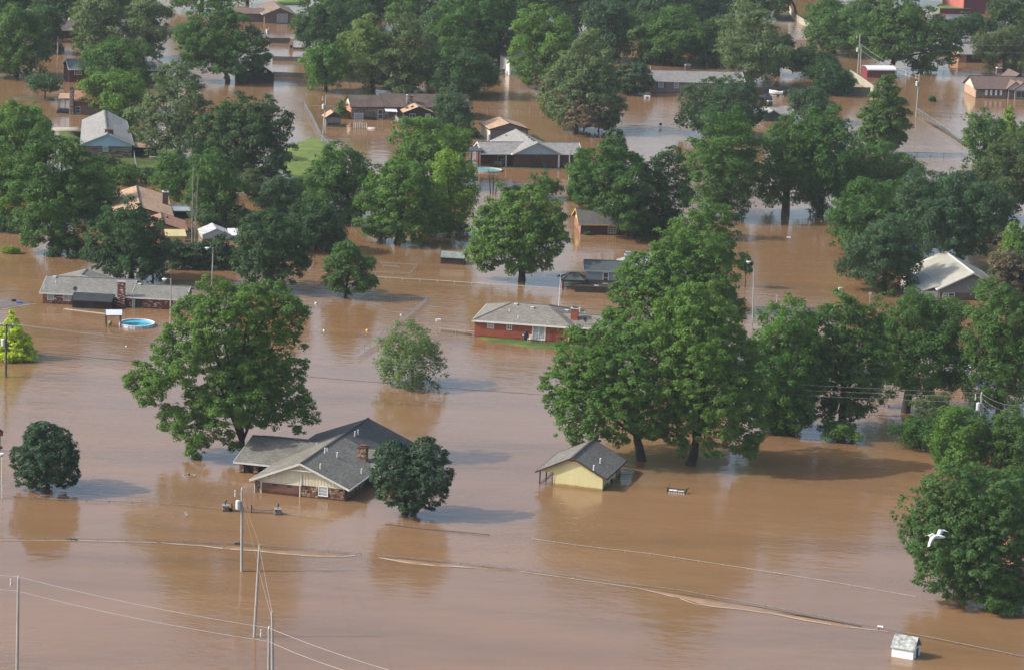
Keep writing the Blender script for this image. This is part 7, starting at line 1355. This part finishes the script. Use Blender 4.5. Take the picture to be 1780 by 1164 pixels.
tree('oak_tree', 'green oak at the top left edge with a dark trunk', (28, 133), (-24, 8, 90, 130), 'broad', 'mid', cover=1.35); tree('poplar_tree', 'pale dense tree at the top between the dark gap and the round maple', (165, 100), (126, -16, 224, 100), 'tall', 'pale'); tree('poplar_tree', 'pale tall tree left of the big clear trunk at top', (258, 102), (214, -20, 310, 100), 'tall', 'pale', cover=1.35); tree('black_oak', 'dark tree above the gap at the very top left', (85, 72), (58, -40, 135, 50), 'broad', 'dark'); tree('black_oak', 'dark tree in the top left corner behind the green oak', (20, 60), (-30, -50, 70, 55), 'broad', 'dark'); tree('black_oak', 'dark crown behind the two pale tall trees', (190, 50), (130, -70, 250, 45), 'broad', 'dark')
# --- top middle
tree('oak_tree', 'mid green crown left of the large dark mass at top', (350, 20), (290, -80, 420, 16), 'broad', 'mid'); tree('maple_tree', 'neat green tree with a short trunk behind the plank shed', (566, 160), (524, 72, 605, 154), 'round', 'bright', cover=1.4); tree('poplar_tree', 'light yellowish green tree behind the long brown house', (648, 158), (588, 28, 692, 150), 'tall', 'sap', cover=1.35); tree('olive_elm', 'olive feathery tree behind the long brown house roof', (708, 162), (655, 26, 757, 160), 'tall', 'olive', cover=1.4); tree('dark_maple', 'dark tree over the right end of the long brown roof', (815, 168), (750, 86, 866, 170), 'broad', 'dark', cover=1.4); tree('crape_tree', 'blue green tree at the right gable of the long brown house', (788, 236), (754, 162, 822, 232), 'broad', 'blue'); tree('bush', 'round clipped bush at the left end of the long brown house', (594, 206), (583, 175, 606, 206), 'bush', 'mid', cat='shrub', group='shrubs'); tree('bush', 'low shrub spilling under the blue green tree', (815, 240), (790, 218, 832, 240), 'bush', 'dark', cat='shrub', group='shrubs')
tree('azalea_bush', 'small red flowering bush left of the long brown house', (603, 204), (597, 193, 611, 205), 'bush', leafmat('red_flower_leaves', (.20, .05, .05), .1), cat='shrub', group='shrubs', trunk=False)
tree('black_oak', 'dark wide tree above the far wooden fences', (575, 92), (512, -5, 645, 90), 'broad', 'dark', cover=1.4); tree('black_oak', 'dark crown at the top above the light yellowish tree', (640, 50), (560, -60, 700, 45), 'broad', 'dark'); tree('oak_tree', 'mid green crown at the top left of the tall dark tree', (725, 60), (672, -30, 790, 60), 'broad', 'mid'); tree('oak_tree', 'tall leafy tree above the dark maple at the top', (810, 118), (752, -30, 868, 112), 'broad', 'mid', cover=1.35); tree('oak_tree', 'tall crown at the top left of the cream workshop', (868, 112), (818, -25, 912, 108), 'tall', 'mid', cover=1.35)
tree('maple_tree', 'fresh green tree standing over the cream workshop', (948, 152), (888, 14, 1008, 146), 'broad', 'bright', cover=1.35); tree('cottonwood_tree', 'pale green conical cottonwood towering in the top middle', (1000, 226), (934, 44, 1088, 222), 'tall', 'pale', cover=1.35, lobes=[(1025, 62, 16), (1015, 85, 22), (1040, 95, 24), (1000, 110, 28), (1030, 125, 36, -2), (975, 135, 26), (1010, 150, 40, -3), (1055, 145, 26), (960, 165, 22), (985, 180, 36, -3), (1035, 180, 40, -3), (1068, 180, 18), (955, 190, 18), (1000, 205, 24, -3), (1050, 205, 26, -2), (1065, 200, 18), (1015, 140, 40, 4)]); tree('dead_cedar', 'brownish half dead cedar under the pale cottonwood', (998, 234), (972, 160, 1046, 218), 'cone', 'brown', cover=.7, asp=2.2, tr=.8); tree('grey_shrub', 'grey thin shrub right of the brownish cedar', (1040, 228), (1018, 198, 1068, 226), 'bush', 'brown', cat='shrub', group='shrubs', cover=.6); tree('round_cedar', 'dense round dark cedar at the left end of the ash grey ranch', (1103, 164), (1064, 110, 1135, 163), 'dense', 'cedar', cover=1.6, puff=.18, rough=.3)
tree('elm_tree', 'dim crown above the round cedar at the top', (1062, 105), (1010, 0, 1110, 104), 'broad', 'blue'); tree('elm_tree', 'large dim tree behind the ash grey ranch chimney', (1168, 112), (1090, 12, 1230, 112), 'broad', 'mid', cover=1.35); tree('elm_tree', 'dark treetop at the very top middle', (1100, 40), (1030, -60, 1160, 38), 'broad', 'dark'); tree('elm_tree', 'blue green treetop left of the pale tall olive tree', (1210, 55), (1150, -50, 1270, 52), 'broad', 'blue'); tree('oak_tree', 'pale olive tall tree at the right end of the ash grey ranch', (1305, 148), (1248, 8, 1370, 140), 'tall', 'pale', cover=1.35, bark=BARKW); tree('dark_cedar', 'dark shadowy tree behind the pale olive tall tree', (1290, 112), (1215, 30, 1300, 110), 'broad', 'dark'); tree('elm_tree', 'crown filling the top above the pale olive tree', (1290, 30), (1240, -60, 1350, 28), 'broad', 'mid')
tree('elm_tree', 'dark crown right of the pale olive tree below the vinyl fence', (1352, 132), (1310, 60, 1385, 130), 'broad', 'blue'); tree('bush', 'dark scrub in front of the brown slab roof at top right', (1410, 134), (1368, 84, 1460, 132), 'broad', 'dark', cat='shrub', group='shrubs'); tree('oak_tree', 'light crown left of the great dark oak at top right', (1450, 95), (1400, 16, 1510, 92), 'broad', 'mid'); tree('great_oak', 'great dark oak spreading behind the red shed', (1546, 124), (1482, 2, 1672, 112), 'broad', 'mid', lobes=[(1540, 25, 26), (1580, 22, 28), (1515, 45, 28), (1560, 50, 40, -2), (1610, 40, 30), (1500, 70, 22), (1535, 80, 34, -2), (1585, 80, 40, -3), (1630, 65, 32), (1650, 85, 22), (1615, 98, 24, -2), (1570, 60, 44, 4), (1655, 100, 14)], tr=1.3, cover=1.4); tree('oak_tree', 'bushy tree just below the curved vinyl fence', (1430, 66), (1400, -2, 1480, 58), 'broad', 'mid'); tree('bush', 'green shrub right behind the red shed roof', (1602, 126), (1584, 104, 1628, 126), 'bush', 'mid', cat='shrub', group='shrubs')
tree('elm_tree', 'dark trees corner crown at the upper right edge', (1760, 70), (1715, -10, 1800, 66), 'broad', 'dark'); tree('elm_tree', 'dark round crown left of the red barn grass', (1690, 68), (1668, 22, 1730, 68), 'round', 'dark'); tree('willow_tree', 'grey green feathery tree above the brown roofed house', (1745, 124), (1690, 45, 1800, 124), 'broad', 'olive', cover=1.2); tree('elm_tree', 'small dark tree left of the open garage at far right', (1650, 72), (1630, 30, 1680, 70), 'round', 'dark'); tree('elm_tree', 'mid green treetop at the very top right of centre', (1545, 5), (1480, -70, 1620, 2), 'broad', 'mid'); tree('elm_tree', 'treetop above the curved vinyl fence', (1400, -12), (1350, -80, 1460, 14), 'broad', 'mid'); tree('elm_tree', 'tall crown at the top between the cottonwood and the workshop', (985, 60), (930, -50, 1040, 56), 'broad', 'blue')
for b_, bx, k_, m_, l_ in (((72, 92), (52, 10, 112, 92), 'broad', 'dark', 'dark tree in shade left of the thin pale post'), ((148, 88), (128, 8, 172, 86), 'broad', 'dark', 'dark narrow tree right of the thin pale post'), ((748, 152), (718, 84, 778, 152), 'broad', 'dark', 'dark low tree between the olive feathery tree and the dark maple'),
    ((622, 100), (585, 30, 665, 100), 'broad', 'dark', 'dim tree behind the light yellowish green tree'), ((780, 92), (735, 10, 826, 92), 'broad', 'blue', 'blue green tree behind the dark maple'), ((905, 60), (860, -25, 950, 56), 'broad', 'dark', 'dark crown above the fresh green tree at top'), ((1040, 150), (1015, 98, 1072, 150), 'bush', 'dark', 'dark undergrowth between the cottonwood and the round cedar'),
    ((1135, 112), (1110, 78, 1165, 113), 'bush', 'dark', 'dark bushes at the back of the ash grey ranch roof'), ((1225, 116), (1198, 70, 1256, 116), 'bush', 'dark', 'dark bushes left of the pale olive tall tree'), ((1385, 36), (1335, -40, 1378, 24), 'broad', 'mid', 'crown at the top left of the curved vinyl fence'), ((1165, 62), (1110, -20, 1222, 60), 'broad', 'blue', 'dull treetop behind the large dim tree at top'),
    ((940, 30), (905, -60, 1000, 12), 'broad', 'dark', 'dark treetop cut by the top edge above the workshop'), ((1500, 60), (1470, -10, 1530, 58), 'broad', 'mid', 'crown between the light crown and the great dark oak'), ((430, 8), (395, -70, 470, 2), 'broad', 'dark', 'dark treetop left above the brown gabled house'), ((620, 8), (570, -70, 680, 2), 'broad', 'mid', 'treetop cut by the top edge above the dark wide tree'), ((830, 30), (770, -60, 880, 20), 'broad', 'mid', 'treetop cut by the top edge right of the bright grass')): tree('elm_tree', l_, b_, bx, k_, m_)
for b_, bx, m_, l_ in (((1350, 749), (1308, 696, 1400, 749), 'bright', 'low leafy mass touching water left of the lone round bush'), ((205, 320), (175, 288, 240, 322), 'mid', 'scrub between the tan roof and the left lawn'), ((300, 325), (276, 296, 325, 326), 'dark', 'dark scrub left of the medium tree, under the lawn edge'), ((520, 340), (500, 308, 545, 342), 'dark', 'dark scrub at the lower edge of the bright lawn'), ((660, 420), (640, 392, 684, 420), 'mid', 'low scrub under the wide rounded bright tree'),
    ((575, 432), (548, 396, 606, 432), 'dark', 'dark scrub left above the small reflected tree'), ((420, 395), (395, 362, 446, 396), 'blue', 'blue green scrub between the medium tree and the broad dark tree'), ((1015, 225), (990, 196, 1030, 222), 'olive', 'olive scrub at the foot of the pale cottonwood'), ((180, 395), (150, 362, 212, 396), 'dark', 'dark scrub left of the dark tree behind the ranch')): tree('bush', l_, b_, bx, 'bush', m_, cat='shrub', group='shrubs')
# garden plants by the grey roofed house, small stuff on walls
for x, y0, y1, w, l in ((910, 268, 290, 9, 'leftmost of the green shrubs below the pale blue gable'), (935, 262, 291, 9, 'tall green shrub in the middle below the pale blue gable'), (961, 266, 291, 9, 'rightmost green shrub below the pale blue gable')): tree('garden_shrub', l, (x, y1), (x-w, y0, x+w, y1), 'bush', 'mid', cat='shrub', group='garden shrubs', trunk=False)
tree('garden_shrub', 'small white flowering plant against the dark wall of the yellow gabled house', (1022, 408), (1015, 402, 1031, 408), 'bush', 'blue', cat='shrub', group='garden shrubs', trunk=False); tree('reed_clump', 'reeds standing in the brown water at far left', (18, 440), (4, 428, 34, 440), 'bush', 'lime', cat='reeds', group='reeds', trunk=False, asp=3.2, cover=.7)
tree('bush', 'low bush in the water below the wide rounded bright tree', (805, 405), (788, 388, 822, 404), 'bush', 'dark', cat='shrub', group='shrubs'); tree('bush', 'dark thicket behind the yellowish bright tree', (735, 405), (715, 375, 790, 404), 'bush', 'dark', cat='shrub', group='shrubs'); tree('bush', 'thicket at the waterline under the medium tree by the dead poplar', (355, 400), (330, 368, 385, 392), 'bush', 'dark', cat='shrub', group='shrubs')
bare('dead_poplar', 'tall thin bare grey poplar left of the grey barn shed', (336, 430), (340, 282), 3.2, 30, BARKW, .12, 4, multi=2); bare('dead_tree', 'small bare dark tree standing in water below the far turquoise pool', (857, 337), (858, 292), 2.2, 26, BARKD, .13, 7, multi=3); bare('bare_snag', 'thin white bare snag leaning behind the long brown house', (609, 161), (607, 130), .8, 4, BARKW, .09, 9)

# ------------------------------------------------------------------ air between the camera and the far trees
hz = MB().box(-330, -40, -4.5, 330, 1300, 106).build('haze', bpy.data.materials.new('haze_air'), kind='stuff')
hm = hz.data.materials[0]; hm.use_nodes = True; hm.node_tree.nodes.clear(); ho = hm.node_tree.nodes.new('ShaderNodeOutputMaterial'); hv = hm.node_tree.nodes.new('ShaderNodeVolumePrincipled')
hv.inputs['Density'].default_value = .00006; hv.inputs['Color'].default_value = (.84, .92, 1.0, 1); hv.inputs['Anisotropy'].default_value = .0
hm.node_tree.links.new(hv.outputs[0], ho.inputs['Volume'])
